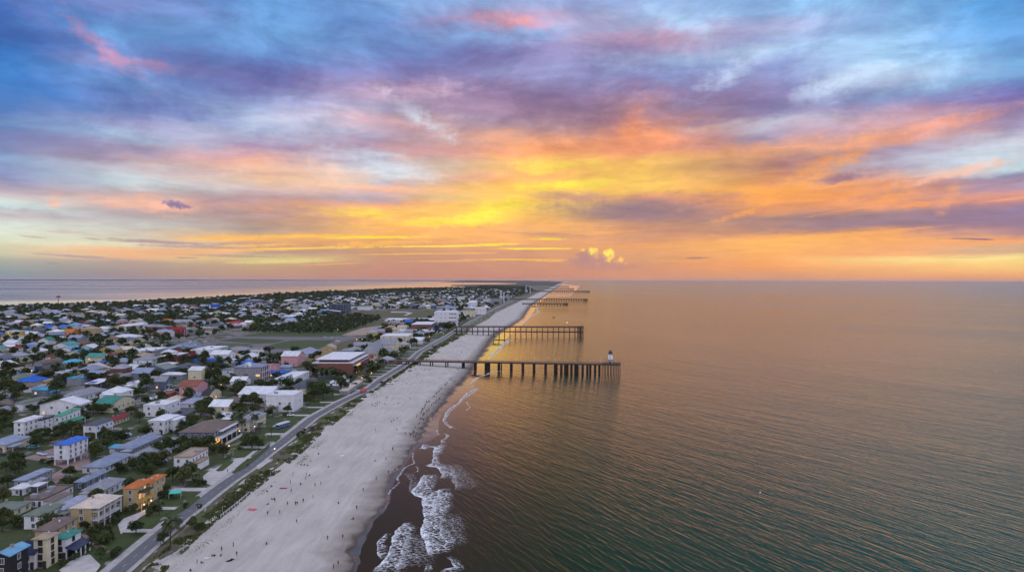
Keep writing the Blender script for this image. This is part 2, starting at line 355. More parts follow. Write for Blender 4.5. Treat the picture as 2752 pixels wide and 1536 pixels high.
# overhead and behind the camera: unseen cloud over blue, brightened to light the land
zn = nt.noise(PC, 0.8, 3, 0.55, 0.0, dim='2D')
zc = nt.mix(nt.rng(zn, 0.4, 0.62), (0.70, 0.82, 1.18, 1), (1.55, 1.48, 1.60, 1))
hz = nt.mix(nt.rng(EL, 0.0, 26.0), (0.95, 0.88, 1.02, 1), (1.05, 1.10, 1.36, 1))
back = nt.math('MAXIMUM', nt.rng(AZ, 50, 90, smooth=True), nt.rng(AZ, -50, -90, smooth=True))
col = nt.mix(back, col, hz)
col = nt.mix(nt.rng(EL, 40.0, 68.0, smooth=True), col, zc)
hs = nt.new('ShaderNodeHueSaturation'); hs.inputs['Saturation'].default_value = 0.98; nt.link(col, hs.inputs['Color']); col = hs.outputs[0]
# clear-air share of the dusk sky
sky = nt.new('ShaderNodeTexSky'); sky.sky_type = 'NISHITA'; sky.sun_disc = False
SUN_AZ, SUN_EL = R(-1.5), R(5.5)
sky.sun_elevation = SUN_EL; sky.sun_rotation = SUN_AZ
sk = nt.new('ShaderNodeVectorMath', operation='SCALE'); nt.link(sky.outputs[0], sk.inputs[0]); sk.inputs['Scale'].default_value = 0.0008
ad = nt.new('ShaderNodeVectorMath', operation='ADD'); nt.link(col, ad.inputs[0]); nt.link(sk.outputs[0], ad.inputs[1])
col = nt.mix(nt.rng(EL, -0.6, -1.5), ad.outputs[0], (0.10, 0.09, 0.10, 1))
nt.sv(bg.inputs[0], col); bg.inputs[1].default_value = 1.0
W.cycles.sampling_method = 'NONE'

# one weak, veiled sun behind the bright cloud bank
sl = bpy.data.lights.new('sun', 'SUN'); sl.energy = 0.24; sl.angle = R(85); sl.color = (1.0, 0.62, 0.36)
so = bpy.data.objects.new('sun', sl); COL.objects.link(so)
sd = Vector((math.sin(SUN_AZ) * math.cos(SUN_EL), math.cos(SUN_AZ) * math.cos(SUN_EL), math.sin(SUN_EL)))
so.rotation_euler = (-sd).to_track_quat('-Z', 'Y').to_euler(); so.location = (0, 500, 400)
sl.specular_factor = 0.3
scene.view_settings.view_transform = 'Standard'; scene.view_settings.look = 'None'
scene.view_settings.exposure = 0.0; scene.view_settings.gamma = 1.0

scene.cycles.max_bounces = 4; scene.cycles.diffuse_bounces = 2; scene.cycles.glossy_bounces = 2; scene.cycles.transparent_max_bounces = 12
scene.cycles.use_adaptive_sampling = True; scene.cycles.adaptive_threshold = 0.02; scene.cycles.adaptive_min_samples = 16
# ------------------------------------------------------------------ terrain curves (world x as a function of world y)
def curve(pts, z=0.0):
    w = sorted([(unp(x, y, z).y, unp(x, y, z).x) for x, y in pts])
    ys = np.array([a for a, b in w]); xs = np.array([b for a, b in w])
    def f(y): return float(np.interp(y, ys, xs))
    return f
W_PTS = [(880,1640),(936,1536),(953,1501),(936,1487),(950,1464),(978,1424),(990,1399),(1016,1375),(1032,1352),(1039,1312),(1049,1289),(1072,1258),(1093,1223),(1107,1200),(1117,1187),(1127,1164),(1136,1142),(1150,1123),(1165,1109),(1181,1090),(1197,1065),(1206,1049),(1230,1031),(1241,1018),(1259,996),(1273,969),(1290,947),(1311,914),(1333,893),(1365,878),(1385,865),(1400,856),(1414,833),(1422,822),(1440,809),(1458,798),(1474,787),(1485,780),(1507,764),(1522,757)]
W2_PTS = [(890,1640),(947,1536),(999,1400),(1050,1300),(1122,1200),(1175,1172),(1180,1129),(1190,1107),(1206,1094),(1236,1067),(1262,1047),(1282,1020),(1300,1000),(1320,960),(1345,930),(1366,905),(1385,888),(1402,872),(1420,858),(1434,838),(1442,823),(1455,810),(1468,799),(1484,787),(1493,780),(1513,764),(1526,757)]
E_PTS = [(330,1640),(446,1536),(499,1480),(534,1445),(585,1400),(631,1365),(668,1332),(722,1290),(773,1252),(819,1212),(860,1172),(930,1113),(995,1060),(1041,1031),(1080,1004),(1115,982),(1150,961),(1185,936),(1228,912),(1260,895),(1276,878),(1316,858),(1333,842),(1378,820),(1400,809),(1422,800),(1447,787),(1478,773),(1498,764),(1517,757)]
R_PTS = [(200,1625),(315,1536),(400,1462),(477,1398),(533,1355),(575,1322),(615,1292),(668,1257),(722,1214),(762,1185),(800,1155),(840,1122),(917,1079),(997,1041),(1024,1019),(1078,986),(1108,965),(1128,945),(1165,924),(1195,907),(1235,882),(1300,845),(1345,822),(1400,797),(1440,781)]
fW = curve(W_PTS); fW2 = curve(W2_PTS); fE = curve(E_PTS, 2.2); fR = curve(R_PTS, 2.4)

def nz(x, y, s=1.0, seed=0.0):
    from mathutils import noise as mn
    return mn.noise(Vector((x / s + seed, y / s - seed, seed * 0.37)))

# sea: one disc, finer near the camera
def disc(name, mat, z, rmax, cx=0, cy=0):
    mb = MB(); n = 96; rs = [0, 60, 120, 240, 480, 960, 1900, 3800, 7500, 15000, 30000, rmax]
    vs = [(0, 0, z)]
    for r in rs[1:]:
        for i in range(n):
            t = 2 * PI * i / n; vs.append((r * math.cos(t), r * math.sin(t), z))
    fs = [(0, 1 + i, 1 + (i + 1) % n) for i in range(n)]
    for k in range(len(rs) - 2):
        for i in range(n):
            j = (i + 1) % n; a = 1 + k * n; b = 1 + (k + 1) * n
            fs.append((a + i, b + i, b + j, a + j))
    mb.add(vs, fs)
    return mb.build(name, mat)

def water_mat(name, calm=False):
    m, nt, p, _ = new_mat(name)
    g = nt.new('ShaderNodeNewGeometry').outputs['Position']
    sp = nt.new('ShaderNodeSeparateXYZ'); nt.link(g, sp.inputs[0])
    # distance offshore
    off = nt.math('SUBTRACT', sp.outputs[0], nt.math('MULTIPLY_ADD', sp.outputs[1], 0.05, -55.0))
    rotw = R(-25)
    A = nt.mapping(g, rot=(0, 0, rotw), sc=(1, 1, 1))
    A2 = nt.mapping(g, rot=(0, 0, R(-33)))
    s1 = nt.noise(nt.mapping(A, sc=(0.62, 0.10, 1)), 1.0, 5, 0.55, 0.4, dim='2D')
    s2 = nt.noise(nt.mapping(A2, sc=(0.14, 0.024, 1)), 1.0, 3, 0.5, 0.4, dim='2D')
    s3 = nt.noise(nt.mapping(A, sc=(0.03, 0.006, 1)), 1.0, 2, 0.5, dim='2D')
    big = nt.noise(nt.mapping(A2, sc=(0.004, 0.0012, 1)), 1.0, 3, 0.5, 0.4, dim='2D')
    if not calm:
        hgt = nt.math('ADD', nt.math('MULTIPLY', s1, 1.25), nt.math('ADD', nt.math('MULTIPLY', s2, 1.5), nt.math('MULTIPLY', s3, 1.6)))
        b = nt.new('ShaderNodeBump'); nt.link(hgt, b.inputs['Height'])
        nt.link(nt.rng(off, -6.0, 58.0, 0.12, 1.0), b.inputs['Strength'])
        b.inputs['Distance'].default_value = 0.3
        nt.link(b.outputs[0], p.inputs['Normal'])
        deep = nt.mix(nt.rng(nt.math('SUBTRACT', sp.outputs[0], nt.math('MULTIPLY', sp.outputs[1], 0.12)), -20.0, 130.0), (0.006, 0.026, 0.012, 1), (0.0, 0.056, 0.052, 1))
        shal = nt.mix(nt.rng(sp.outputs[1], 250, 1200), (0.034, 0.022, 0.014, 1), (0.08, 0.055, 0.035, 1))
        body = nt.mix(nt.rng(off, 8.0, 75.0, smooth=True), shal, deep)
        r = nt.rng(sp.outputs[1], 250, 5000, 0.06, 0.18)
        r = nt.math('ADD', r, nt.rng(big, 0.4, 0.62, -0.03, 0.05))
        nt.n.remove(p)
        df = nt.new('ShaderNodeBsdfDiffuse'); gl = nt.new('ShaderNodeBsdfGlossy'); mx = nt.new('ShaderNodeMixShader'); fr = nt.new('ShaderNodeFresnel')
        fr.inputs[0].default_value = 1.333; nt.link(b.outputs[0], fr.inputs[1]); nt.link(b.outputs[0], gl.inputs['Normal'])
        nt.sv(df.inputs[0], body); nt.sv(gl.inputs['Roughness'], r); gl.inputs['Color'].default_value = (1.0, 0.93, 0.86, 1)
        nt.link(nt.rng(fr.outputs[0], 0.075, 0.58, 0.008, 0.50, smooth=True), mx.inputs[0])
        nt.link(df.outputs[0], mx.inputs[1]); nt.link(gl.outputs[0], mx.inputs[2]); nt.link(mx.outputs[0], _.inputs[0])
        return m
    else:
        nt.sv(p.inputs['Base Color'], (0.015, 0.045, 0.09, 1))
        st = nt.noise(nt.mapping(g, rot=(0, 0, R(12)), sc=(0.00035, 0.0022, 1)), 1.0, 3, 0.5, 0.3)
        lo = nt.math('SUBTRACT', sp.outputs[1], nt.math('MULTIPLY_ADD', sp.outputs[0], 3.6, 8070.0))
        lo = nt.math('ADD', lo, nt.math('MULTIPLY', nt.math('SUBTRACT', st, 0.5), 2600.0))
        nt.sv(p.inputs['Roughness'], nt.math('ADD', nt.rng(lo, 500.0, 1400.0, 0.04, nt.rng(sp.outputs[0], -2600, -900, 0.26, 0.07), smooth=True), nt.rng(st, 0.40, 0.62, -0.04, 0.05)))
        p.inputs['Specular IOR Level'].default_value = 0.5
        bump(nt, p, s1, 0.5, 0.5)
    p.inputs['IOR'].default_value = 1.333
    if not calm: p.inputs['Specular IOR Level'].default_value = 0.24; p.inputs['Specular Tint'].default_value = (1.0, 0.72, 0.48, 1)
    return m
M_sea = water_mat('sea_water')
sea = disc('sea', M_sea, 0.0, 60000.0)
tag(sea, 'calm sea with fine slanting ripples reflecting the orange dusk', None, None, 'structure')

def poly_sheet(name, pts, z, mat, kind='structure', sub=0, label=None):
    vs = [Vector((p[0], p[1], 0)) for p in pts]
    tris = tessellate_polygon([vs])
    mb = MB(); mb.add([(p[0], p[1], z) for p in pts], [tuple(t) for t in tris])
    o = mb.build(name, mat)
    for pl in o.data.polygons:
        if pl.normal.z < 0: pl.flip()
    o.data.update()
    tag(o, label, None, None, kind)
    return o

# lagoon sheet on the west side of the barrier land
LG = [(-900, 760), (-900, 850), (0, 828), (200, 821), (450, 811), (846, 789), (1006, 783), (1284, 777), (1400, 765), (1400, 755.2), (1100, 756.0), (0, 759.5)]
lgp = [unp(x, y, 0.0) for x, y in LG]
far_l = unp(0, 758.0, 0); far_r = unp(1330, 754.6, 0)
poly = [(-9000, 800), (lgp[4].x, lgp[4].y - 700), (300, 3500), (900, 9000), (900, 21000), (-4000, 30000), (-30000, 30000), (-30000, 9000)]
lagoon = poly_sheet('lagoon_water', poly, 0.3, water_mat('lagoon_water', True), label='smooth lagoon beyond the town with pale reflecting bands')

# land sheet
shore = [(-1400, 868), (-500, 842), (0, 827), (54, 823), (125, 822), (179, 819), (286, 818), (357, 813), (446, 809), (525, 803), (668, 797), (757, 792), (846, 788), (942, 784), (1006, 781), (1090, 777), (1201, 777), (1284, 773.5), (1250, 769), (1210, 766.8), (1216, 765.3), (1290, 764.0), (1340, 763.6), (1385, 762.5), (1392, 760.6), (1340, 759.4), (1250, 758.6), (1180, 757.8)]
land = [(p.x, p.y) for p in (unp(x, y, 2.0) for x, y in shore)]
ys = [30000, 20000, 14000, 9000, 6000, 4500, 3500, 2800, 2200, 1800, 1500, 1300, 1150, 1000, 900, 800, 720, 650, 600, 550, 500, 450, 400, 360, 320, 280, 250, 220, 190, 160]
def eastx(y): return fE(y) - 1.0
land = land + [(land[-1][0] - 200, 30000)] + [(eastx(y), y) for y in ys] + [(-120, 60), (-2600, 60)]

def ground_mat():
    m, nt, p, _ = new_mat('town_ground')
    g = nt.new('ShaderNodeNewGeometry').outputs['Position']
    sp = nt.new('ShaderNodeSeparateXYZ'); nt.link(g, sp.inputs[0])
    n1 = nt.noise(g, 0.035, 5, 0.6, 0.5); n2 = nt.noise(g, 0.3, 4, 0.6); n3 = nt.noise(g, 0.11, 4, 0.55, 0.6)
    pave = nt.mix(n2, (0.115, 0.098, 0.098, 1), (0.235, 0.205, 0.205, 1))
    grass = nt.mix(n2, (0.014, 0.024, 0.003, 1), (0.048, 0.066, 0.010, 1))
    # verges and lots follow the street blocks
    v = nt.new('ShaderNodeTexVoronoi'); v.distance = 'CHEBYCHEV'; nt.link(nt.mapping(g, sc=(1, 0.8, 1)), v.inputs['Vector']); v.inputs['Scale'].default_value = 0.055
    lot = nt.math('ADD', nt.math('MULTIPLY', v.outputs['Distance'], 0.35), nt.math('MULTIPLY_ADD', n1, 0.9, nt.math('MULTIPLY', n3, 0.4)))
    lt = nt.math('ADD', lot, nt.rng(sp.outputs[1], 350, 900, 0.10, 0.0))
    near = nt.mix(nt.rng(lt, 0.74, 0.79), pave, grass)
    sandy = nt.mix(nt.rng(n3, 0.62, 0.68, 0, 0.6), near, (0.33, 0.30, 0.30, 1))
    wood = nt.mix(n1, (0.010, 0.014, 0.006, 1), (0.032, 0.030, 0.016, 1))
    farf = nt.math('ADD', nt.rng(sp.outputs[1], 2600, 4200, 0, 1), nt.math('MULTIPLY', n1, 0.2))
    nt.sv(p.inputs['Base Color'], nt.mix(nt.rng(farf, 0.15, 1.0), sandy, wood))
    p.inputs['Roughness'].default_value = 0.9
    bump(nt, p, n2, 0.15, 0.5)
    return m
M_ground = ground_mat()
ground = poly_sheet('ground', land, 2.3, M_ground, label='flat built-up ground of the barrier island town')

# beach: dry sand falling to wet sand and under the sea
def sand_mat():
    m, nt, p, _ = new_mat('beach_sand')
    g = nt.new('ShaderNodeNewGeometry').outputs['Position']
    sp = nt.new('ShaderNodeSeparateXYZ'); nt.link(g, sp.inputs[0])
    n1 = nt.noise(nt.mapping(g, rot=(0, 0, R(4)), sc=(0.35, 0.05, 1)), 1.0, 5, 0.6, 0.5)
    n2 = nt.noise(g, 1.6, 4, 0.65); n3 = nt.noise(g, 0.05, 4)
    n4 = nt.noise(nt.mapping(g, rot=(0, 0, R(-3)), sc=(1.3, 0.16, 1)), 1.0, 4, 0.6, 0.8)
    dry = nt.mix(nt.rng(nt.math('MULTIPLY_ADD', n1, 0.45, nt.math('MULTIPLY_ADD', n3, 0.3, nt.math('MULTIPLY', n2, 0.25))), 0.35, 0.64), (0.315, 0.288, 0.262, 1), (0.465, 0.430, 0.396, 1))
    vz = nt.new('ShaderNodeTexVoronoi'); nt.link(g, vz.inputs['Vector']); vz.inputs['Scale'].default_value = 0.9
    foot = nt.math('MULTIPLY', nt.rng(vz.outputs['Distance'], 0.10, 0.24, 1.0, 0.0), nt.rng(n4, 0.5, 0.62))
    tr = nt.rng(n4, 0.60, 0.70, 0, 0.35)
    dry = nt.mix(nt.math('MAXIMUM', nt.math('MULTIPLY', foot, 0.45), tr), dry, (0.30, 0.275, 0.27, 1))
    zn = nt.math('ADD', sp.outputs[2], nt.math('MULTIPLY', nt.math('SUBTRACT', nt.noise(g, 0.16, 4, 0.6), 0.5), 0.30))
    wetf = nt.rng(zn, 0.50, 0.40)
    damp = nt.rng(zn, 0.80, 0.48, 0, 0.8)
    dry = nt.mix(damp, dry, (0.13, 0.10, 0.085, 1))
    nt.sv(p.inputs['Base Color'], nt.mix(wetf, dry, (0.045, 0.032, 0.024, 1)))
    nt.sv(p.inputs['Roughness'], nt.rng(nt.math('ADD', zn, nt.math('MULTIPLY', n3, 0.25)), 0.60, 0.38, 0.9, 0.06))
    p.inputs['Specular IOR Level'].default_value = 0.34
    b = nt.new('ShaderNodeBump'); b.inputs['Distance'].default_value = 0.10
    hh = nt.math('SUBTRACT', nt.math('ADD', n2, nt.math('MULTIPLY', n1, 1.3)), foot)
    nt.link(nt.rng(zn, 0.42, 0.75, 0.015, 0.8), b.inputs['Strength']); nt.link(hh, b.inputs['Height']); nt.link(b.outputs[0], p.inputs['Normal'])
    return m
M_sand = sand_mat()
Ys = []
y = 120.0
while y < 32000:
    Ys.append(y); y += max(1.6, y * 0.0065)
Ys.append(32000)
vs = []; fs = []
NC = 40
for y in Ys:
    xe, xw, xw2 = fE(y) - 3.0, fW(y), fW2(y)
    if xw2 < xw + 2: xw2 = xw + 2
    jag = 2.2 * nz(y, 0, 9, 3) + 1.4 * nz(y, 5, 3.5, 8)
    for c in range(NC):
        t = c / (NC - 1)
        if t <= .5:
            q = t / .5; x = xe + (xw + jag - xe) * q; z = 2.5 + (0.45 - 2.5) * q ** 0.8
            z += 0.10 * nz(x, y, 7, 2) * math.sin(PI * min(q, 1)) + (0.25 * (1 - q) ** 6)
        elif t <= .8:
            q = (t - .5) / .3; x = xw + jag * (1 - q) + (xw2 - xw) * q; z = 0.45 * (1 - q) + 0.0
            z += 0.09 * nz(x, y * .6, 9, 5) * math.sin(PI * q) + 0.03 * nz(x, y, 3, 9)
        else:
            q = (t - .8) / .2; x = xw2 + 60 * q + (y * 0.002) * q; z = -2.5 * q
        vs.append((x, y, z))
for i in range(len(Ys) - 1):
    for c in range(NC - 1):
        a = i * NC + c; fs.append((a, a + 1, a + NC + 1, a + NC))
mb = MB(); mb.add(vs, fs)
beach = mb.build('beach', M_sand, smooth=True)
tag(beach, 'wide pale sand beach with dark wet sand at the waterline', None, None, 'structure')

# foam
def foam_mat():
    m, nt, p, out = new_mat('sea_foam')
    uv = nt.new('ShaderNodeUVMap'); uv.uv_map = 'uv'
    sp = nt.new('ShaderNodeSeparateXYZ'); nt.link(uv.outputs[0], sp.inputs[0])
    g = nt.new('ShaderNodeNewGeometry').outputs['Position']
    u = sp.outputs[0]
    n1 = nt.noise(nt.mapping(g, rot=(0, 0, R(-20)), sc=(0.8, 1.9, 1)), 1.0, 6, 0.72, 1.0)
    n2 = nt.noise(g, 0.22, 4, 0.6)
    f = nt.math('MULTIPLY_ADD', n1, 0.72, nt.math('MULTIPLY', n2, 0.28))
    thr = nt.rng(u, 0.0, 0.75, 0.43, 0.72)
    a = nt.rng(nt.math('SUBTRACT', f, thr), -0.02, 0.10)
    wv_ = nt.new('ShaderNodeVectorMath', operation='ADD'); nt.link(g, wv_.inputs[0]); nt.link(nt.noise(g, 0.7, 3, 0.6, col=True), wv_.inputs[1])
    vo = nt.new('ShaderNodeTexVoronoi'); vo.feature = 'DISTANCE_TO_EDGE'; nt.link(nt.mapping(wv_.outputs[0], rot=(0, 0, R(-20)), sc=(0.55, 1.0, 1)), vo.inputs['Vector']); vo.inputs['Scale'].default_value = 0.75
    lace = nt.math('MULTIPLY', nt.rng(vo.outputs[0], 0.03, 0.17, 0.85, 0.0), nt.rng(f, 0.42, 0.56))
    a = nt.math('MAXIMUM', a, nt.math('MULTIPLY', lace, nt.rng(u, 1.0, 0.55)))
    edge = nt.math('MULTIPLY', nt.rng(u, 0.0, 0.03), nt.rng(u, 1.0, 0.82))
    nt.sv(p.inputs['Alpha'], nt.math('MULTIPLY', nt.math('MULTIPLY', a, edge), sp.outputs[1]))
    p.inputs['Base Color'].default_value = (0.80, 0.82, 0.86, 1); p.inputs['Roughness'].default_value = 0.7
    bump(nt, p, n1, 0.25, 0.8)
    return m
M_foam = foam_mat()
def foam(pts, label, k=9, z=0.06, dens=1.0, side=1):
    """pts: (x, y, width in metres) on zoom k; ribbon trails seaward"""
    W_ = []
    for q in pts:
        p = unp(*zp(k, q[0], q[1]), z); W_.append((p, q[2]))
    P = []
    for i in range(len(W_) - 1):
        (a, wa), (b, wb) = W_[i], W_[i + 1]
        n = max(2, int((b - a).length / 1.0))
        for j in range(n):
            t = j / n; P.append((a.lerp(b, t), wa + (wb - wa) * t))
    P.append(W_[-1])
    vs = []; fs = []; uv = []
    N = 5
    for i, (p, w) in enumerate(P):
        a = P[max(0, i - 3)][0]; b = P[min(len(P) - 1, i + 3)][0]
        d = (b - a); d.z = 0; d.normalize(); nrm_ = Vector((abs(d.y) + 1e-3, -d.x * (1 if d.y > 0 else -1), 0)) * side
        nrm_.normalize()
        jx = 0.5 * nz(p.x, p.y, 2.5, 4) + 0.9 * nz(p.x, p.y, 7, 6)
        fade = min(1.0, i / 4.0, (len(P) - 1 - i) / 4.0)
        for c in range(N):
            t = c / (N - 1)
            h = z + (0.12 if w > 4 else 0.04) * math.sin(PI * min(1, t * 1.4)) * fade
            q = p + nrm_ * (jx * min(1, w / 5) + w * t); vs.append((q.x, q.y, h)); uv.append((t, fade * dens))
    for i in range(len(P) - 1):
        for c in range(N - 1):
            a = i * N + c; fs.append((a, a + 1, a + N + 1, a + N))
    mb = MB(); mb.add(vs, fs)
    o = mb.build('surf_foam', M_foam, smooth=True)
    ul = o.data.uv_layers.new(name='uv')
    for lp in o.data.loops: ul.data[lp.index].uv = uv[lp.vertex_index]
    tag(o, label, None, None, 'stuff')
    return o
foam([(1380,-10,3),(1345,60,3.5),(1335,130,3.5),(1340,185,5),(1262,212,7),(1300,225,9),(1398,232,8),(1410,262,6),(1440,330,9),(1420,365,10)], 'thin white breaker line above the big foam patch')
foam([(1225,315,8),(1160,430,9),(1090,518,11),(1120,560,15),(1230,590,13),(1210,640,13),(1225,720,13),(1240,800,9),(1225,880,8),(1200,960,11),(1215,1040,12),(1260,1110,12),(1280,1180,10),(1270,1235,8),(1310,1250,4)], 'broad white foam patch of the main breaker', dens=1.25)
foam([(1560,470,1),(1400,490,6),(1350,600,9),(1330,690,9),(1300,820,6)], 'white foam over the seaward shoulder of the breaker')
foam([(1090,865,5),(1010,875,7),(950,920,8),(895,1010,8),(870,1090,8),(835,1170,8),(790,1260,9),(720,1340,10),(640,1450,12)], 'curling white foam arc nearest the wet sand', dens=1.1)
foam([(860,1020,1),(800,990,2),(740,1050,2.5),(700,1100,3),(700,1180,4),(690,1240,4),(740,1300,3)], 'small foam loop beside the curling arc')
foam([(1480,1260,2),(1540,1310,3),(1590,1380,4),(1480,1400,5),(1400,1450,7)], 'hooked foam streak at the seaward end of the surf')
foam([(1240,1330,2),(1260,1370,2.5),(1225,1440,3)], 'short foam lick inside the surf zone')
foam([(1135,50,.7),(1105,70,.9),(1105,140,1),(1125,185,1),(1040,220,1.1),(1000,245,1.1),(960,310,1.1),(920,362,1.1),(940,410,1.1),(880,475,1),(845,500,.9),(815,560,.8),(790,620,.7),(790,700,.7),(770,720,.5)], 'thin foam line creeping over the wet sand', z=0.16)
foam([(1125,210,.6),(1165,245,.7),(1160,285,.8),(1080,300,.6)], 'faint foam swirl on the wet sand', z=0.12)
foam([(720,1290,4),(660,1370,5),(740,1330,3),(820,1340,4),(840,1350,6),(835,1438,6)], 'foam fan where two swash lines meet', k=10, z=0.12)
foam([(935,1290,3),(925,1310,5),(845,1340,5),(835,1440,4)], 'white breaker head below the swash bend', k=10)
foam([(1080,1085,5),(1060,1060,3),(1010,1020,2.4),(975,980,2.6),(990,930,2.6),(1015,860,4),(1080,785,4.5),(1160,750,3),(1210,700,3),(1220,675,5),(1290,600,7),(1350,560,7),(1420,520,5)], 'winding white surf line along the golden shallows', k=10, z=0.1)
foam([(985,1140,2),(1030,1185,2),(1000,1220,1.6),(950,1240,2),(935,1290,4)], 'foam bend above the breaker head', k=10, z=0.1)
foam([(1000,1095,1),(910,1100,1),(885,1120,1.2),(920,1180,1.2)], 'faint curl of foam on the brown wet sand', k=10, z=0.2)
foam([(655,1240,1),(700,1160,.7),(695,1110,.6)], 'bright thin swash edge climbing the sand', k=10, z=0.3)
foam([(1560,345,3),(1600,315,5),(1680,297,5),(1740,290,4),(1900,300,2.5)], 'small breaker curling under the pier deck', k=10, z=0.12)
foam([(1300,700,1.2),(1310,740,1.4),(1340,790,1.4),(1280,840,1)], 'thin foam thread in the golden shallows', k=10)
foam([(1400,485,3),(1380,500,3),(1360,530,2)], 'bluish foam lick at the head of the surf line', k=10, z=0.1)
foam([(520,1000,3),(560,960,4),(630,900,5),(650,850,6),(740,790,6),(800,770,4)], 'pale breaker beyond the lighthouse pier', k=8)
foam([(880,610,6),(930,560,8),(960,520,9),(1100,440,10),(1080,400,8),(1100,380,6)], 'pale breaker line beyond the double-deck pier', k=8)

# dune strip between the road and the sand
def dune_mat():
    m, nt, p, _ = new_mat('dune_turf')
    g = nt.new('ShaderNodeNewGeometry').outputs['Position']
    n1 = nt.noise(g, 0.07, 5, 0.6, 0.5); n2 = nt.noise(g, 1.2, 4, 0.65); n3 = nt.noise(nt.mapping(g, sc=(0.22, 0.05, 1)), 1.0, 4, 0.6, 0.6)
    gr = nt.mix(n2, (0.024, 0.036, 0.006, 1), (0.085, 0.095, 0.020, 1))
    br = nt.mix(n2, (0.060, 0.048, 0.030, 1), (0.125, 0.10, 0.066, 1))
    c = nt.mix(nt.rng(n1, 0.48, 0.56), gr, br)
    c = nt.mix(nt.rng(n3, 0.57, 0.61), c, (0.36, 0.33, 0.32, 1))
    nt.sv(p.inputs['Base Color'], c); p.inputs['Roughness'].default_value = 0.95
    bump(nt, p, n2, 0.3, 0.9)
    return m
def strip(name, fa, fb, y0, y1, z, mat, label, nx=8, bumpz=0.0, step=0.012):
    vs = []; fs = []; yy = []; y = y0
    while y < y1: yy.append(y); y += max(2.0, y * step)
    yy.append(y1)
    for y in yy:
        a, b = fa(y), fb(y)
        for c in range(nx):
            t = c / (nx - 1); x = a + (b - a) * t
            vs.append((x, y, z + bumpz * math.sin(PI * t) * (0.6 + nz(x, y, 8, 1))))
    for i in range(len(yy) - 1):
        for c in range(nx - 1):
            q = i * nx + c; fs.append((q, q + 1, q + nx + 1, q + nx))
    mb = MB(); mb.add(vs, fs); o = mb.build(name, mat, smooth=True); tag(o, label, None, None, 'structure'); return o
ragged = lambda y: fE(y) + 1.6 * nz(y, 0, 14, 2) + 0.9 * nz(y, 0, 5, 7)
dune = strip('dune_strip', lambda y: fR(y) + 4.5, ragged, 150, 9000, 2.40, dune_mat(), 'grassy dune strip between the shore road and the sand', 9, 0.9)
# road, pale verge and lawn margins
def asphalt():
    m, nt, p, _ = new_mat('asphalt')
    g = nt.new('ShaderNodeNewGeometry').outputs['Position']
    n = nt.noise(g, 0.5, 5, 0.6); n2 = nt.noise(nt.mapping(g, sc=(0.8, 0.03, 1)), 1.0, 3)
    nt.sv(p.inputs['Base Color'], nt.mix(nt.math('MULTIPLY_ADD', n, 0.5, nt.math('MULTIPLY', n2, 0.5)), (0.060, 0.060, 0.070, 1), (0.145, 0.145, 0.16, 1)))
    p.inputs['Roughness'].default_value = 0.85; return m
def paving(name='concrete_path', a=(0.25, 0.235, 0.235, 1), b=(0.40, 0.375, 0.37, 1)):
    m, nt, p, _ = new_mat(name)
    g = nt.new('ShaderNodeNewGeometry').outputs['Position']
    n = nt.noise(g, 0.35, 5, 0.6)
    nt.sv(p.inputs['Base Color'], nt.mix(nt.rng(n, 0.3, 0.7), a, b)); p.inputs['Roughness'].default_value = 0.9; return m
def lawn_mat(name, a, b):
    m, nt, p, _ = new_mat(name)
    g = nt.new('ShaderNodeNewGeometry').outputs['Position']
    n = nt.noise(g, 0.08, 4, 0.6); n2 = nt.noise(g, 1.5, 3)
    nt.sv(p.inputs['Base Color'], nt.mix(nt.math('MULTIPLY_ADD', n, 0.7, nt.math('MULTIPLY', n2, 0.3)), a, b)); p.inputs['Roughness'].default_value = 0.95
    bump(nt, p, n2, 0.1, 0.6); return m
M_asph = asphalt(); M_pave = paving(); M_lawn = lawn_mat('lawn_grass', (0.014, 0.028, 0.003, 1), (0.052, 0.076, 0.012, 1))
strip('pavement', lambda y: fR(y) - 5.4, lambda y: fR(y) + 4.2, 120, 3200, 2.45, M_pave, 'pale sandy verge and pavement along the shore road', 4)
strip('road', lambda y: fR(y) - 2.6, lambda y: fR(y) + 2.6, 120, 3600, 2.53, M_asph, 'narrow grey shore road beside the dunes', 4)
strip('lawn', lambda y: fR(y) - 16.5 + 3 * nz(y, 0, 30, 4), lambda y: fR(y) - 7.2 + .9 * nz(y, 0, 12, 5), 150, 1500, 2.42, M_lawn, 'strip of lawn behind the pavement of the shore road', 4)
# white edge and centre dashes
mb = MB(); y = 150
while y < 900:
    x0, x1 = fR(y), fR(y + 2.2); mb.add([(x0 - .06, y, 2.545), (x0 + .06, y, 2.545), (x1 + .06, y + 2.2, 2.545), (x1 - .06, y + 2.2, 2.545)], [(0, 1, 2, 3)]); y += 7
tag(mb.build('road_markings', mat_plain('road_paint', (190, 190, 190), .8)), 'faint white centre dashes on the shore road', None, None, 'structure')

def sheet(name, k, pts, z, mat, label, kind='structure'):
    return poly_sheet(name, [(p.x, p.y) for p in (zu(k, x, y, z) for x, y in pts)], z, mat, kind, label=label)
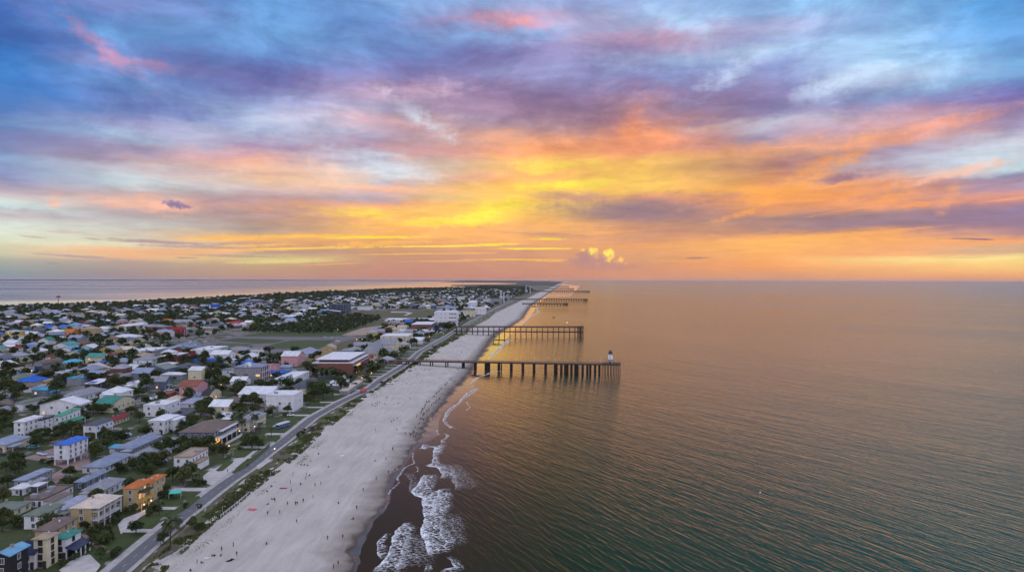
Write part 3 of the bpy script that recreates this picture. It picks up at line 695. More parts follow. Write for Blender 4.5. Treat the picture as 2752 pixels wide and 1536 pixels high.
# lawns, drives and paths traced near the road
M_path = paving('pale_path', (0.33, 0.31, 0.31, 1), (0.47, 0.44, 0.43, 1))
M_brick = paving('brick_paving', (0.16, 0.105, 0.095, 1), (0.27, 0.19, 0.18, 1))
sheet('lawn', 4, [(170,890),(260,810),(420,690),(500,672),(520,690),(400,790),(230,900)], 2.60, M_lawn, 'long lawn island beside the orange-roofed villa')
sheet('lawn', 4, [(670,420),(770,330),(850,318),(840,345),(740,425),(690,430)], 2.60, M_lawn, 'small oval lawn before the white modern house')
sheet('lawn', 4, [(770,280),(870,210),(1040,230),(960,290),(880,298)], 2.60, M_lawn, 'lawn below the lit terrace')
sheet('lawn', 4, [(830,440),(900,380),(1040,280),(1180,180),(1215,140),(1210,190),(1100,290),(960,400),(850,452)], 2.60, M_lawn, 'narrow lawn island hugging the road bend')
sheet('lawn', 3, [(1500,1090),(1560,1085),(1690,1095),(1770,1110),(1690,1180),(1600,1130)], 2.60, M_lawn, 'triangular lawn by the palm trees')
sheet('lawn', 3, [(1570,870),(1740,880),(1700,930),(1600,990),(1560,985)], 2.60, M_lawn, 'lawn beside the parked bus')
sheet('lawn', 3, [(1700,1030),(1900,895),(1985,905),(1960,935),(1800,1050)], 2.60, M_lawn, 'lawn in front of the parked bus')
sheet('path', 4, [(540,480),(600,430),(720,370),(990,240),(1100,215),(840,420),(700,520),(640,570),(560,550)], 2.56, M_path, 'pale forecourt opening on the shore road')
sheet('path', 1, [(590,1420),(700,1330),(840,1270),(900,1260),(1010,1370),(960,1438),(700,1500)], 2.56, M_path, 'pale paved yard below the teal-roofed townhouse')
sheet('path', 1, [(790,1050),(860,1060),(1040,1170),(1100,1230),(1040,1260),(860,1110)], 2.57, M_brick, 'brick path between the hedges')
sheet('path', 1, [(1180,960),(1240,900),(1400,840),(1590,735),(1640,760),(1400,890),(1210,1060)], 2.56, M_path, 'white drive in front of the orange-roofed villa')
sheet('plaza', 1, [(230,300),(560,190),(900,180),(900,420),(700,420),(560,560),(480,480),(640,400),(400,330)], 2.55, M_brick, 'brown brick street around the blue-roofed block')
sheet('plaza', 4, [(1080,370),(1200,310),(1260,300),(1250,400),(1130,490),(1100,450)], 2.60, M_path, 'pale sand landing by the road bend')
# park fields
M_field = lawn_mat('sports_turf', (0.019, 0.038, 0.006, 1), (0.042, 0.064, 0.011, 1))
M_dry = lawn_mat('dry_turf', (0.042, 0.044, 0.014, 1), (0.085, 0.080, 0.032, 1))
M_bare = paving('bare_earth', (0.22, 0.165, 0.13, 1), (0.32, 0.24, 0.19, 1))
M_slate = paving('park_path', (0.085, 0.08, 0.09, 1), (0.14, 0.13, 0.14, 1))
sheet('park_ground', 6, [(940,830),(1020,750),(1400,660),(2576,690),(3500,690),(3500,980),(2300,960),(1190,960)], 2.42, M_slate, 'grey paths and margins of the park')
sheet('park_ground', 6, [(1380,690),(1500,660),(2576,560),(3600,500),(3600,640),(2576,700)], 2.44, M_lawn, 'dark grass along the park hedge')
sheet('sports_field', 6, [(1040,755),(1330,715),(2070,745),(1900,785),(1640,800)], 2.48, M_field, 'green sports field nearest the roundabout')
sheet('sports_field', 6, [(960,830),(1050,790),(1600,805),(1480,840),(1250,850)], 2.48, M_dry, 'dry grass margin of the sports field')
sheet('sports_field', 6, [(1680,880),(1900,800),(2150,750),(2576,745),(2820,745),(2600,850),(2550,880)], 2.48, M_field, 'wide green sports field beside the grey path')
sheet('sports_field', 7, [(380,820),(640,700),(850,660),(1130,660),(1120,700),(640,830)], 2.48, M_dry, 'dry grass triangle beside the crossing paths')
sheet('sports_field', 7, [(600,620),(760,560),(900,515),(1180,480),(1460,465),(1440,520),(1300,520),(1050,612)], 2.50, M_bare, 'bare brown dirt lot beside the park trees')
sheet('sports_field', 7, [(850,500),(1010,440),(1100,420),(1560,418),(1560,460),(1180,478)], 2.46, M_dry, 'dry grass beyond the bare lot')
sheet('sports_field', 7, [(660,320),(900,285),(1900,275),(1900,370),(1200,372),(900,330)], 2.46, M_dry, 'wide dry field in front of the town centre')
sheet('path', 7, [(1280,290),(1500,295),(1590,310),(1500,345),(1460,345),(1530,318),(1480,305),(1290,303)], 2.55, M_path, 'pale curved track on the dry field')
sheet('road', 6, [(1190,905),(2300,915),(3300,930),(3300,952),(1190,930)], 2.50, M_asph, 'grey road along the near side of the park')
sheet('road', 6, [(360,790),(880,810),(960,770),(900,735),(960,730),(1010,770),(900,835),(330,815)], 2.50, M_asph, 'curving grey road at the corner of the park')
sheet('lawn', 2, [(390,1090),(700,1080),(860,1060),(840,1120),(520,1170),(400,1150)], 2.5, M_lawn, 'grass verge behind the blue-roofed block')
sheet('lawn', 1, [(-60,300),(0,290),(80,330),(60,370),(-60,400)], 2.5, M_field, 'bright green lawn at the edge of the frame')
sheet('lawn', 1, [(0,720),(120,660),(240,690),(100,760),(0,790)], 2.5, M_lawn, 'small lawn behind the grey-green roof')

# far shore of the lagoon: a low wooded ridge
mb = MB(); pts = []
for i in range(60):
    px = -500 + i * (1930 / 59); t = i / 59
    yy = 19500 + 9500 * t + 600 * nz(i, 0, 5, 3)
    xx = (px - 1376) / F * yy
    hh = 16 + 12 * abs(nz(i, 0, 4, 9)) + 8 * nz(i, 0, 1.3, 4)
    pts.append((xx, yy, hh))
vs = []; fs = []
for (x, y, h) in pts: vs += [(x, y, 0.2), (x, y + 300, h), (x, y + 2600, h * 1.1), (x, y + 3000, 0.2)]
for i in range(len(pts) - 1):
    for c in range(3):
        a = i * 4 + c; fs.append((a, a + 4, a + 5, a + 1))
mb.add(vs, fs)
tag(mb.build('far_shore', mat_plain('far_woods', (52, 48, 46), .95, 0, .2, .002)), 'low dark shore on the far side of the lagoon', None, None, 'structure')

foam([(1500,200,6),(1560,300,9),(1560,400,12),(1600,500,10)], 'thin torn foam drifting seaward of the big patch', dens=.35)
foam([(1420,760,8),(1400,900,12),(1440,1020,10),(1500,1150,8)], 'pale lacy foam trailing behind the main breaker', dens=.45)
foam([(1050,1000,9),(1010,1120,12),(960,1240,13),(900,1380,14)], 'broken lacy foam behind the curling arc', dens=.5)
foam([(1000,300,5),(1080,380,4),(1060,470,5),(1080,520,4)], 'wisp of foam between the swash and the breaker', dens=.3)
# inner streets of the town, under everything else
SX = [75 * k for k in range(1, 14)]; SY = [452 + 104 * k for k in range(0, 11)]
def near_street(x, y, m):
    if y < 440 or y > 1520: return False
    d = fR(y) - x
    return min(abs(d - q) for q in SX) < m or min(abs(y - q) for q in SY) < m
mbp = MB(); mbr = MB()
for q in SX:
    y = 440.0
    while y < 1500:
        y2 = y + 20
        if fR(y) - q > -.76 * y - 40:
            for mb_, w, z in ((mbp, 4.2, 2.335), (mbr, 2.8, 2.35)):
                mb_.add([(fR(y) - q - w, y, z), (fR(y) - q + w, y, z), (fR(y2) - q + w, y2, z), (fR(y2) - q - w, y2, z)], [(0, 1, 2, 3)])
        y = y2
for q in SY:
    for mb_, w, z in ((mbp, 4.2, 2.342), (mbr, 2.8, 2.358)):
        x0, x1 = -.77 * q - 60, fR(q) - 7
        mb_.add([(x0, q - w, z), (x1, q - w, z), (x1, q + w, z), (x0, q + w, z)], [(0, 1, 2, 3)])
tag(mbp.build('pavement', paving('kerb_paving', (0.20, 0.18, 0.18, 1), (0.33, 0.30, 0.30, 1))), 'pale kerbs and pavements of the inner streets', None, None, 'structure')
tag(mbr.build('road', M_asph), 'grid of narrow inner streets of the town', None, None, 'structure')

mbd = MB(); _r = random.Random(4); y = 236.0
while y < 1000:
    w = _r.uniform(1.4, 2.4); x1 = fR(y) - 5.0; x0 = x1 - _r.uniform(9, 15)
    mbd.add([(x0, y - w, 2.475), (x1, y - w, 2.475), (x1, y + w, 2.475), (x0, y + w, 2.475)], [(0, 1, 2, 3)]); y += _r.uniform(16, 34)
tag(mbd.build('path', M_path), 'short pale driveways crossing the verge of the shore road', None, None, 'structure')

foam([(1300,480,3),(1380,420,4),(1440,380,4),(1520,350,4),(1570,335,3)], 'bluish surf line between the wading figure and the pier', k=10, z=0.1)
foam([(500,1010,3),(520,960,4),(600,880,4),(700,800,4),(760,760,3)], 'thin swash line hugging the golden sand beyond the lighthouse pier', k=8, z=0.15)
# ------------------------------------------------------------------ houses
GZ = 2.4
FOOT = []          # footprints (x0, x1, y0, y1) of everything standing on the ground
LAND = []          # landmarks (x, y, short name)
M_glass = None
def glass():
    m, nt, p, _ = new_mat('window_glass')
    nt.sv(p.inputs['Base Color'], nt.mix(nt.noise(objco(nt), 0.7, 2), (0.012, 0.014, 0.020, 1), (0.05, 0.055, 0.07, 1)))
    p.inputs['Roughness'].default_value = 0.12; return m
M_glass = glass()
M_lit = mat_emit('lit_window', (255, 178, 84), 1.6)
M_frame = mat_plain('window_frame', (205, 205, 208), .6)
M_dframe = mat_plain('dark_frame', (50, 45, 48), .6)
M_white = mat_plain('white_trim', (208, 208, 214), .6)
M_wood = mat_plain('weathered_timber', (96, 82, 74), .85)

def frame_mesh(w, h):
    mb = MB(); t = 0.14
    for a in ((-w/2-t, w/2+t, -h/2-t, -h/2), (-w/2-t, w/2+t, h/2, h/2+t), (-w/2-t, -w/2, -h/2, h/2), (w/2, w/2+t, -h/2, h/2), (-.04, .04, -h/2, h/2)):
        mb.box(a[0], a[1], -0.10, 0.05, a[2], a[3])
    return mb
def pane_mesh(w, h):
    mb = MB(); mb.box(-w/2 + .001, w/2 - .001, -0.05, 0.02, -h/2 + .001, h/2 - .001); return mb
_wm = {}
def add_window(parent, x, y, z, face, w=1.1, h=1.5, lit=False, dark=False):
    k = (round(w, 1), round(h, 1), lit, dark)
    if k not in _wm:
        _wm[k] = (frame_mesh(k[0], k[1]).mesh('window', M_dframe if dark else M_frame), pane_mesh(k[0], k[1]).mesh('pane', M_lit if lit else M_glass))
    f = bpy.data.objects.new('window', _wm[k][0]); COL.objects.link(f); f.parent = parent
    f.location = (x, y, z); f.rotation_euler = (0, 0, {'S': 0, 'E': PI / 2, 'N': PI, 'W': -PI / 2}[face])
    g = bpy.data.objects.new('pane', _wm[k][1]); COL.objects.link(g); g.parent = f
    if lit: f['label'] = 'window glowing warm yellow'
    return f

def roof_mesh(kind, wx, wy, rh, ov=0.55, th=0.22):
    """roof solid, underside at z = 0"""
    mb = MB(); a, b = wx / 2 + ov, wy / 2 + ov
    if kind == 'hip':
        if wx >= wy: r = [(-(a - b) - .01, 0), ((a - b) + .01, 0)]
        else: r = [(0, -(b - a) - .01), (0, (b - a) + .01)]
        base = [(-a, -b, 0), (a, -b, 0), (a, b, 0), (-a, b, 0)]
        mid = [(p[0], p[1], th) for p in base]
        top = [(r[0][0], r[0][1], rh + th), (r[1][0], r[1][1], rh + th)]
        v = base + mid + top
        f = [(3, 2, 1, 0), (0, 1, 5, 4), (1, 2, 6, 5), (2, 3, 7, 6), (3, 0, 4, 7)]
        if wx >= wy: f += [(4, 5, 9, 8), (5, 6, 9), (6, 7, 8, 9), (7, 4, 8)]
        else: f += [(4, 5, 8), (5, 6, 9, 8), (6, 7, 9), (7, 4, 8, 9)]
        mb.add(v, f)
    elif kind in ('gable_x', 'gable_y'):
        if kind == 'gable_x': P = lambda s, t, z: (s, t, z); L, S = a, b
        else: P = lambda s, t, z: (t, s, z); L, S = b, a
        v = []
        for s in (-L, L):
            v += [P(s, -S, 0), P(s, -S, th), P(s, 0, rh + th), P(s, S, th), P(s, S, 0), P(s, 0, rh - .02)]
        f = [(0, 1, 2, 5), (5, 2, 3, 4), (6, 11, 8, 7), (11, 10, 9, 8), (1, 7, 8, 2), (2, 8, 9, 3), (0, 6, 7, 1), (3, 9, 10, 4), (0, 5, 11, 6), (5, 4, 10, 11)]
        mb.add(v, f)
    elif kind == 'gambrel_x':
        v = []
        for s in (-a, a):
            v += [(s, -b, 0), (s, -b * .62, rh * .62), (s, 0, rh), (s, b * .62, rh * .62), (s, b, 0), (s, b - .3, 0), (s, b * .6, rh * .62 - .3), (s, 0, rh - .3), (s, -b * .6, rh * .62 - .3), (s, -b + .3, 0)]
        n = 10
        f = [(i, (i + 1) % n, n + (i + 1) % n, n + i) for i in range(n)]
        f += [(0, 9, 8, 1), (1, 8, 7, 2), (2, 7, 6, 3), (3, 6, 5, 4), (10, 11, 18, 19), (11, 12, 17, 18), (12, 13, 16, 17), (13, 14, 15, 16)]
        mb.add(v, f)
    elif kind in ('barrel_x', 'barrel_y'):
        n = 10; v = []
        L, S = (a, b) if kind == 'barrel_x' else (b, a)
        for s in (-L, L):
            for r_, off in ((1, 0), (.96, 0)):
                for i in range(n + 1):
                    t = PI * i / n
                    p = (s, -S * r_ * math.cos(t), rh * r_ * math.sin(t) + .02)
                    v.append(p if kind == 'barrel_x' else (p[1], p[0], p[2]))
        m = n + 1; f = []
        for i in range(n):
            f += [(i, i + 1, 2 * m + i + 1, 2 * m + i), (m + i, 3 * m + i, 3 * m + i + 1, m + i + 1), (i, m + i, m + i + 1, i + 1), (2 * m + i, 2 * m + i + 1, 3 * m + i + 1, 3 * m + i)]
        mb.add(v, f)
    elif kind == 'shed':
        mb.add([(-a, -b, 0), (a, -b, 0), (a, b, rh), (-a, b, rh), (-a, -b, th), (a, -b, th), (a, b, rh + th), (-a, b, rh + th)],
               [(0, 3, 2, 1), (4, 5, 6, 7), (0, 1, 5, 4), (1, 2, 6, 5), (2, 3, 7, 6), (3, 0, 4, 7)])
    else:  # flat slab with a low parapet
        a2, b2 = wx / 2 + .12, wy / 2 + .12
        mb.box(-a2, a2, -b2, b2, 0, .25); t = .3
        mb.box(-a2, a2, -b2, -b2 + t, .25, .75); mb.box(-a2, a2, b2 - t, b2, .25, .75)
        mb.box(-a2, -a2 + t, -b2 + t, b2 - t, .25, .75); mb.box(a2 - t, a2, -b2 + t, b2 - t, .25, .75)
    return mb
def wall_mesh(kind, wx, wy, h, rh, z0=0.0):
    mb = MB(); a, b = wx / 2, wy / 2
    mb.box(-a, a, -b, b, z0, h)
    k = (rh - .1)
    if kind == 'gable_x':
        s = rh * b / (b + .55)
        mb.add([(-a, -b, h), (-a, b, h), (-a, 0, h + s - .1), (a, -b, h), (a, b, h), (a, 0, h + s - .1)], [(0, 2, 1), (3, 4, 5), (0, 3, 5, 2), (1, 2, 5, 4)])
    elif kind == 'gable_y':
        s = rh * a / (a + .55)
        mb.add([(-a, -b, h), (a, -b, h), (0, -b, h + s - .1), (-a, b, h), (a, b, h), (0, b, h + s - .1)], [(0, 1, 2), (3, 5, 4), (0, 2, 5, 3), (1, 4, 5, 2)])
    elif kind == 'gambrel_x':
        q = [(-b * .95, 0), (-b * .6, rh * .6 - .3), (0, rh - .4), (b * .6, rh * .6 - .3), (b * .95, 0)]
        v = [(-a, y, h + z) for y, z in q] + [(a, y, h + z) for y, z in q]
        mb.add(v, [(4, 3, 2, 1, 0), (5, 6, 7, 8, 9)])
    elif kind in ('barrel_x', 'barrel_y'):
        n = 10; L, S = (a, b) if kind == 'barrel_x' else (b, a); v = []
        for s in (-L, L):
            for i in range(n + 1):
                t = PI * i / n; p = (s, -S * .95 * math.cos(t), h + rh * .95 * math.sin(t))
                v.append(p if kind == 'barrel_x' else (p[1], p[0], p[2]))
        mb.add(v, [tuple(range(n, -1, -1)), tuple(range(n + 1, 2 * n + 2))])
    elif kind == 'shed':
        mb.add([(-a, -b, h), (a, -b, h), (a, b, h), (-a, b, h), (a, b, h + rh * .93), (-a, b, h + rh * .93)], [(0, 1, 4, 5), (1, 2, 4), (0, 5, 3), (2, 3, 5, 4)])
    return mb

RCOL = {'white': (206, 207, 214), 'grey': (138, 140, 150), 'bluegrey': (128, 138, 162), 'slate': (78, 82, 96), 'dark': (42, 42, 50), 'brown': (112, 96, 90), 'tan': (158, 140, 122),
        'cream': (196, 180, 166), 'orange': (186, 104, 42), 'red': (128, 34, 40), 'blue': (24, 92, 190), 'navy': (26, 34, 72), 'teal': (52, 128, 116), 'green': (46, 142, 106),
        'turq': (60, 160, 190), 'lightblue': (96, 150, 182), 'greygreen': (108, 118, 108), 'lav': (150, 153, 176), 'pink': (186, 130, 142), 'rust': (136, 78, 60), 'yellow': (200, 160, 70)}
WCOL = {'white': (216, 216, 222), 'cream': (206, 196, 168), 'grey': (136, 137, 146), 'tan': (178, 158, 118), 'bluegrey': (96, 106, 126), 'black': (34, 32, 36), 'pink': (204, 150, 158),
        'brick': (118, 74, 62), 'red': (128, 40, 48), 'mint': (130, 176, 160), 'slate': (62, 72, 92), 'orange': (196, 124, 52), 'ltblue': (150, 172, 196), 'dgrey': (70, 70, 78), 'yellow': (190, 165, 90)}
HN = [0]
def house(cx, cy, wx, wy, h, roof='hip', rc='grey', wc='white', rh=None, rk='shingle', rz=0.0, label='', cat='house', ref=None, near=False,
          rows=None, stilt=0.0, lit=0, z=GZ, extra=None, name='house', wind=True, dwin=False, group=None):
    o = empty(name, (cx, cy, z), rz)
    tag(o, label, cat, group)
    if rh is None: rh = min(3.2, 0.24 * min(wx, wy)) if roof in ('hip', 'gable_x', 'gable_y') else (1.2 if roof == 'shed' else .3)
    wcol = WCOL[wc] if isinstance(wc, str) else wc; rcol = RCOL[rc] if isinstance(rc, str) else rc
    mw = mat_wall(wcol); mr = mat_roof(rcol, rk)
    wall_mesh(roof, wx, wy, h, rh, stilt).build('wall', mw, o)
    roof_mesh(roof, wx, wy, rh).build('roof', mr, o, loc=(0, 0, h + .01))
    if stilt > 0:
        nx_ = max(2, int(wx / 4) + 1); ny_ = max(2, int(wy / 4.5) + 1)
        for i in range(nx_):
            for j in range(ny_):
                if 0 < i < nx_ - 1 and 0 < j < ny_ - 1: continue
                mb = MB(); x = -wx/2 + .3 + (wx - .6) * i / (nx_ - 1); y = -wy/2 + .3 + (wy - .6) * j / (ny_ - 1)
                mb.box(x - .22, x + .22, y - .22, y + .22, -.1, stilt); mb.build('pillar', mw, o)
    D = cy
    if wind:
        rows = rows or max(1, int(round((h - stilt) / 3.1)))
        st = (h - stilt) / rows
        sp = 3.0 if near else (4.5 if D < 520 else 7.0)
        mx = 14
        nl = 0
        for r in range(rows):
            zc = stilt + st * (r + .52)
            ne = min(mx, max(1, int((wy - 1.5) / sp))); ns = min(mx, max(1, int((wx - 1.5) / sp)))
            for i in range(ne):
                if not near and random.random() < .25: continue
                L = (lit and random.random() < lit)
                add_window(o, wx / 2 + .005, -wy / 2 + wy * (i + .5) / ne + random.uniform(-.2, .2), zc, 'E', 1.1 if near else 1.3, 1.5, L, dwin)
            for i in range(ns):
                if not near and random.random() < .35: continue
                L = (lit and random.random() < lit)
                add_window(o, -wx / 2 + wx * (i + .5) / ns + random.uniform(-.2, .2), -wy / 2 - .005, zc, 'S', 1.1 if near else 1.3, 1.5, L, dwin)
        if near and stilt == 0:
            mb = MB(); mb.box(-.5, .5, -.12, .04, 0, 2.15); d = mb.build('door', M_dframe, o); d.location = (wx * .32, -wy / 2 - .01, 0.05)
            if wx * .36 > 1.2:
                mb = MB(); mb.box(.34, .44, -.18, -.12, 1.0, 1.12); mb.build('handle', M_white, d)
    if D < 1000 and not extra and not stilt and name == 'house' and wind and random.random() < .6:
        sd = random.random() < .5 and wx > 8
        ww, wl = random.uniform(2.6, 4.2), random.uniform(.4, .7)
        hh = min(h - .6, 3.0) if h < 5 else random.choice([3.0, h - .8])
        if sd: bx = (wx * wl, ww, -wx * (1 - wl) / 2 * random.choice((-1, 1)) * .9, -wy / 2 - ww / 2)
        else: bx = (ww, wy * wl, wx / 2 + ww / 2, wy * (1 - wl) / 2 * random.choice((-1, 1)) * .9)
        k2 = random.choice(['wing', 'wing', 'porch'])
        if k2 == 'wing':
            mb = MB(); mb.box(-bx[0] / 2, bx[0] / 2, -bx[1] / 2, bx[1] / 2, 0, hh); g = mb.build('wing', mw, o, loc=(bx[2], bx[3], 0))
            roof_mesh(random.choice(['hip', 'flat', 'hip']), bx[0], bx[1], .9, ov=.3, th=.15).build('roof', mr if random.random() < .6 else mat_roof(RCOL[random.choice(['white', 'grey', 'tan'])], 'flat'), g, loc=(0, 0, hh + .01))
        else:
            g = bpy.data.objects.new('porch', None); COL.objects.link(g); g.parent = o; g.location = (bx[2], bx[3], 0)
            roof_mesh('hip', bx[0], bx[1], .6, ov=.2, th=.15).build('roof', mr, g, loc=(0, 0, 2.7))
            mb = MB(); mb.box(-bx[0] / 2, bx[0] / 2, -bx[1] / 2, bx[1] / 2, 0, .35); mb.build('floor', M_wood, g)
            for ax in (-1, 1):
                for ay in (-1, 1):
                    mb = MB(); mb.box(ax * (bx[0] / 2 - .15) - .1, ax * (bx[0] / 2 - .15) + .1, ay * (bx[1] / 2 - .15) - .1, ay * (bx[1] / 2 - .15) + .1, .35, 2.7); mb.build('post', M_white, g)
    if D < 700 and roof in ('hip', 'gable_x', 'gable_y') and random.random() < .5:
        for _ in range(random.randint(1, 2)):
            x, y = random.uniform(-.22, .22) * wx, random.uniform(-.22, .22) * wy
            mb = MB(); mb.box(x - .2, x + .2, y - .2, y + .2, h + rh * .3, h + rh + .25); mb.build('roof_vent', M_white, o)
    rr = random.random()
    if D < 600 and roof != 'flat' and rr < .35 and not stilt:
        mb = MB(); x, y = random.uniform(-.2, .2) * wx, random.uniform(-.2, .2) * wy
        mb.box(x - .35, x + .35, y - .35, y + .35, h + .1, h + rh + 1.0); mb.build('chimney', mat_wall((150, 130, 120)), o)
    elif D < 900 and roof == 'flat':
        for _ in range(random.randint(1, 3)):
            mb = MB(); x, y = random.uniform(-.33, .33) * wx, random.uniform(-.33, .33) * wy; s = random.uniform(.6, 1.3)
            mb.box(x - s, x + s, y - s * .7, y + s * .7, h + .27, h + 1.1 + s * .3); mb.build('roof_unit', mat_plain('roof_machine', (140, 142, 150), .5), o)
    FOOT.append((cx - wx / 2, cx + wx / 2, cy - wy / 2, cy + wy / 2))
    if ref: LAND.append((cx, cy, ref))
    if extra: extra(o, wx, wy, h)
    return o

def H(k, sx, sy, swx, nex, hp, roof, rc, wc, label, ref=None, **kw):
    """a house read off zoom k: its near (south-east) corner on the ground, the pixel columns of its west and north ends, eave height"""
    p = zu(k, sx, sy, GZ); s = ZM[k][2]
    wx = max(4.0, (sx - swx) / s * p.y / F)
    nx_ = zp(k, nex, 0)[0]
    den = (nx_ - 1376) / F
    yn = p.x / den if abs(den) > .02 else p.y + 20
    wy = kw.pop('wy', None) or min(max(yn - p.y, 5.0), 70.0)
    h = hp / s * p.y / F
    h = max(2.6, h)
    return house(p.x - wx / 2, p.y + wy / 2, wx, wy, h, roof, rc, wc, label=label, ref=ref, near=kw.pop('near', p.y < 420), **kw)

# extra parts on particular houses
def balcony(o, x0, x1, y0, y1, z, m=None, rail=1.0, posts=True):
    m = m or M_white
    mb = MB(); mb.box(x0, x1, y0, y1, z - .18, z)
    E = [((x0, y0), (x1, y0)), ((x1, y0), (x1, y1)), ((x0, y1), (x1, y1))]
    for (a, b) in E:
        mb.tube((a[0], a[1], z + rail), (b[0], b[1], z + rail), .06, n=4)
        n = max(2, int(math.dist(a, b) / .7))
        for i in range(n + 1):
            x = a[0] + (b[0] - a[0]) * i / n; y = a[1] + (b[1] - a[1]) * i / n
            mb.box(x - .03, x + .03, y - .03, y + .03, z, z + rail)
    mb.build('balcony', m, o)
def columns(o, xs, ys, z0, z1, m=None, r=.16, name='column'):
    for x in xs:
        for y in ys:
            mb = MB(); mb.box(x - r, x + r, y - r, y + r, z0, z1); mb.build(name, m or M_white, o)
def ex_blue(o, wx, wy, h): pass
def ex_cream(o, wx, wy, h):
    x = wx / 2
    for z in (2.9, 6.0):
        balcony(o, x, x + 2.6, -wy / 2, wy / 2, z)
    columns(o, [x + 2.45], [-wy / 2 + .2 + (wy - .4) * i / 4 for i in range(5)], 0, h)
    mb = MB(); mb.box(x - .01, x + 3.0, -wy / 2 - .3, wy / 2 + .3, h + .02, h + .2); mb.build('balcony_roof', mat_roof(RCOL['cream'], 'seam'), o)
def ex_villa(o, wx, wy, h):
    x = wx / 2
    balcony(o, x, x + 2.4, -wy / 2 + .5, -wy / 2 + 7, 3.4, mat_wall(WCOL['yellow']))
    mb = MB(); mb.box(x, x + 2.6, -wy / 2 + .5, -wy / 2 + 7.2, 6.4, 6.65); mb.build('awning', mat_plain('dark_awning', (36, 48, 40), .8), o)
    columns(o, [x + 2.3], [-wy / 2 + .7, -wy / 2 + 6.8], 3.4, 6.4, mat_wall(WCOL['yellow']))
    for (dy, z) in ((2.2, 4.6), (4.8, 4.6)): add_window(o, x + .006, -wy / 2 + dy, z, 'E', 1.6, 1.9, True)
def ex_arc(o, wx, wy, h):
    for i in range(max(4, int(wy / 2.4))):
        mb = MB(); y = -wy / 2 + 1 + (wy - 2) * i / max(4, int(wy / 2.4)); mb.box(wx / 2, wx / 2 + .5, y - .2, y + .2, 0, h); mb.build('pilaster', M_white, o)
def ex_porch(col='green', z=2.9, dark=True):
    def f(o, wx, wy, h):
        x = wx / 2
        mb = MB(); mb.add([(x, -wy/2 - .8, z + 1.0), (x + 3.2, -wy/2 - .8, z), (x + 3.2, wy/2 + .3, z), (x, wy/2 + .3, z + 1.0), (x, -wy/2 - .8, z + 1.15), (x + 3.2, -wy/2 - .8, z + .15), (x + 3.2, wy/2 + .3, z + .15), (x, wy/2 + .3, z + 1.15)],
                          [(0, 3, 2, 1), (4, 5, 6, 7), (0, 1, 5, 4), (1, 2, 6, 5), (2, 3, 7, 6), (3, 0, 4, 7)])
        mb.build('porch_roof', mat_roof(RCOL[col], 'seam'), o)
        columns(o, [x + 3.0], [-wy / 2 + .1 + (wy - .4) * i / 3 for i in range(4)], 0, z)
        if dark:
            mb = MB(); mb.box(x + .002, x + .06, -wy / 2 + .4, wy / 2 - .4, .15, z - .3); mb.build('glazed_front', M_glass, o)
    return f
def ex_terrace(o, wx, wy, h):
    x = wx / 2
    balcony(o, x, x + 4.2, -wy / 2 + 1, wy / 2 - .5, 3.3); balcony(o, x, x + 2.6, -wy / 2 + 5, wy / 2 - 1, 6.2)
    columns(o, [x + 4.0], [-wy / 2 + 1.2 + (wy - 2) * i / 4 for i in range(5)], 0, 3.2)
    mb = MB(); mb.box(x + .002, x + .05, -wy / 2 + 1.5, -wy / 2 + 8, .2, 2.9); g = mb.build('lit_glazing', M_lit, o); g['label'] = 'ground floor glazing glowing orange'
    mb = MB(); mb.box(x + .002, x + .05, -wy / 2 + 9, wy / 2 - 1, .2, 2.9); mb.build('glazed_front', M_glass, o)
    mb = MB(); mb.box(x + .002, x + .05, -wy / 2 + 2, wy / 2 - 8, 3.6, 5.9); mb.build('glazed_front', M_glass, o)
    mb = MB(); mb.box(x + 6.5, x + 6.8, -wy / 2, wy / 2 + 2, 0, 1.2); mb.build('terrace_wall', M_white, o)
def ex_bays(o, wx, wy, h):
    x = wx / 2; n = 4
    for f_ in range(3):
        z = .3 + f_ * h / 3
        mb = MB(); mb.box(x + .9, x + 1.2, -wy / 2, wy / 2, z - .1, z + .15); mb.box(x, x + 1.0, -wy / 2, wy / 2, z - .2, z - .1); mb.build('balcony', M_white, o)
        for i in range(n):
            y = -wy / 2 + wy * (i + .5) / n
            mb = MB(); mb.box(x + .01, x + .08, y - wy / n * .38, y + wy / n * .38, z + .3, z + h / 3 - .5)
            mb.build('balcony_door', mat_plain('red_door', (112, 30, 30), .5) if f_ < 2 else M_glass, o)
    columns(o, [x + 1.05], [-wy / 2 + wy * i / n + (.15 if i == 0 else (-.15 if i == n else 0)) for i in range(n + 1)], 0, h)
    add_window(o, wx / 2 - 3, -wy / 2 - .006, h * .5, 'S', 3.2, 1.5, True)
    # gable dormer with a diamond window
    mb = MB(); mb.add([(-3, -wy/2 - .25, h), (3, -wy/2 - .25, h), (0, -wy/2 - .25, h + 3.4), (-3, -wy/2 + 5, h), (3, -wy/2 + 5, h), (0, -wy/2 + 5, h + 3.4)], [(0, 1, 2), (5, 4, 3), (0, 3, 4, 1), (1, 4, 5, 2), (0, 2, 5, 3)])
    g = mb.build('dormer', M_white, o)
    mb = MB(); mb.add([(0, -wy/2 - .30, h + .6), (.7, -wy/2 - .30, h + 1.3), (0, -wy/2 - .30, h + 2.0), (-.7, -wy/2 - .30, h + 1.3)], [(0, 1, 2, 3)]); mb.build('diamond_window', M_glass, g)
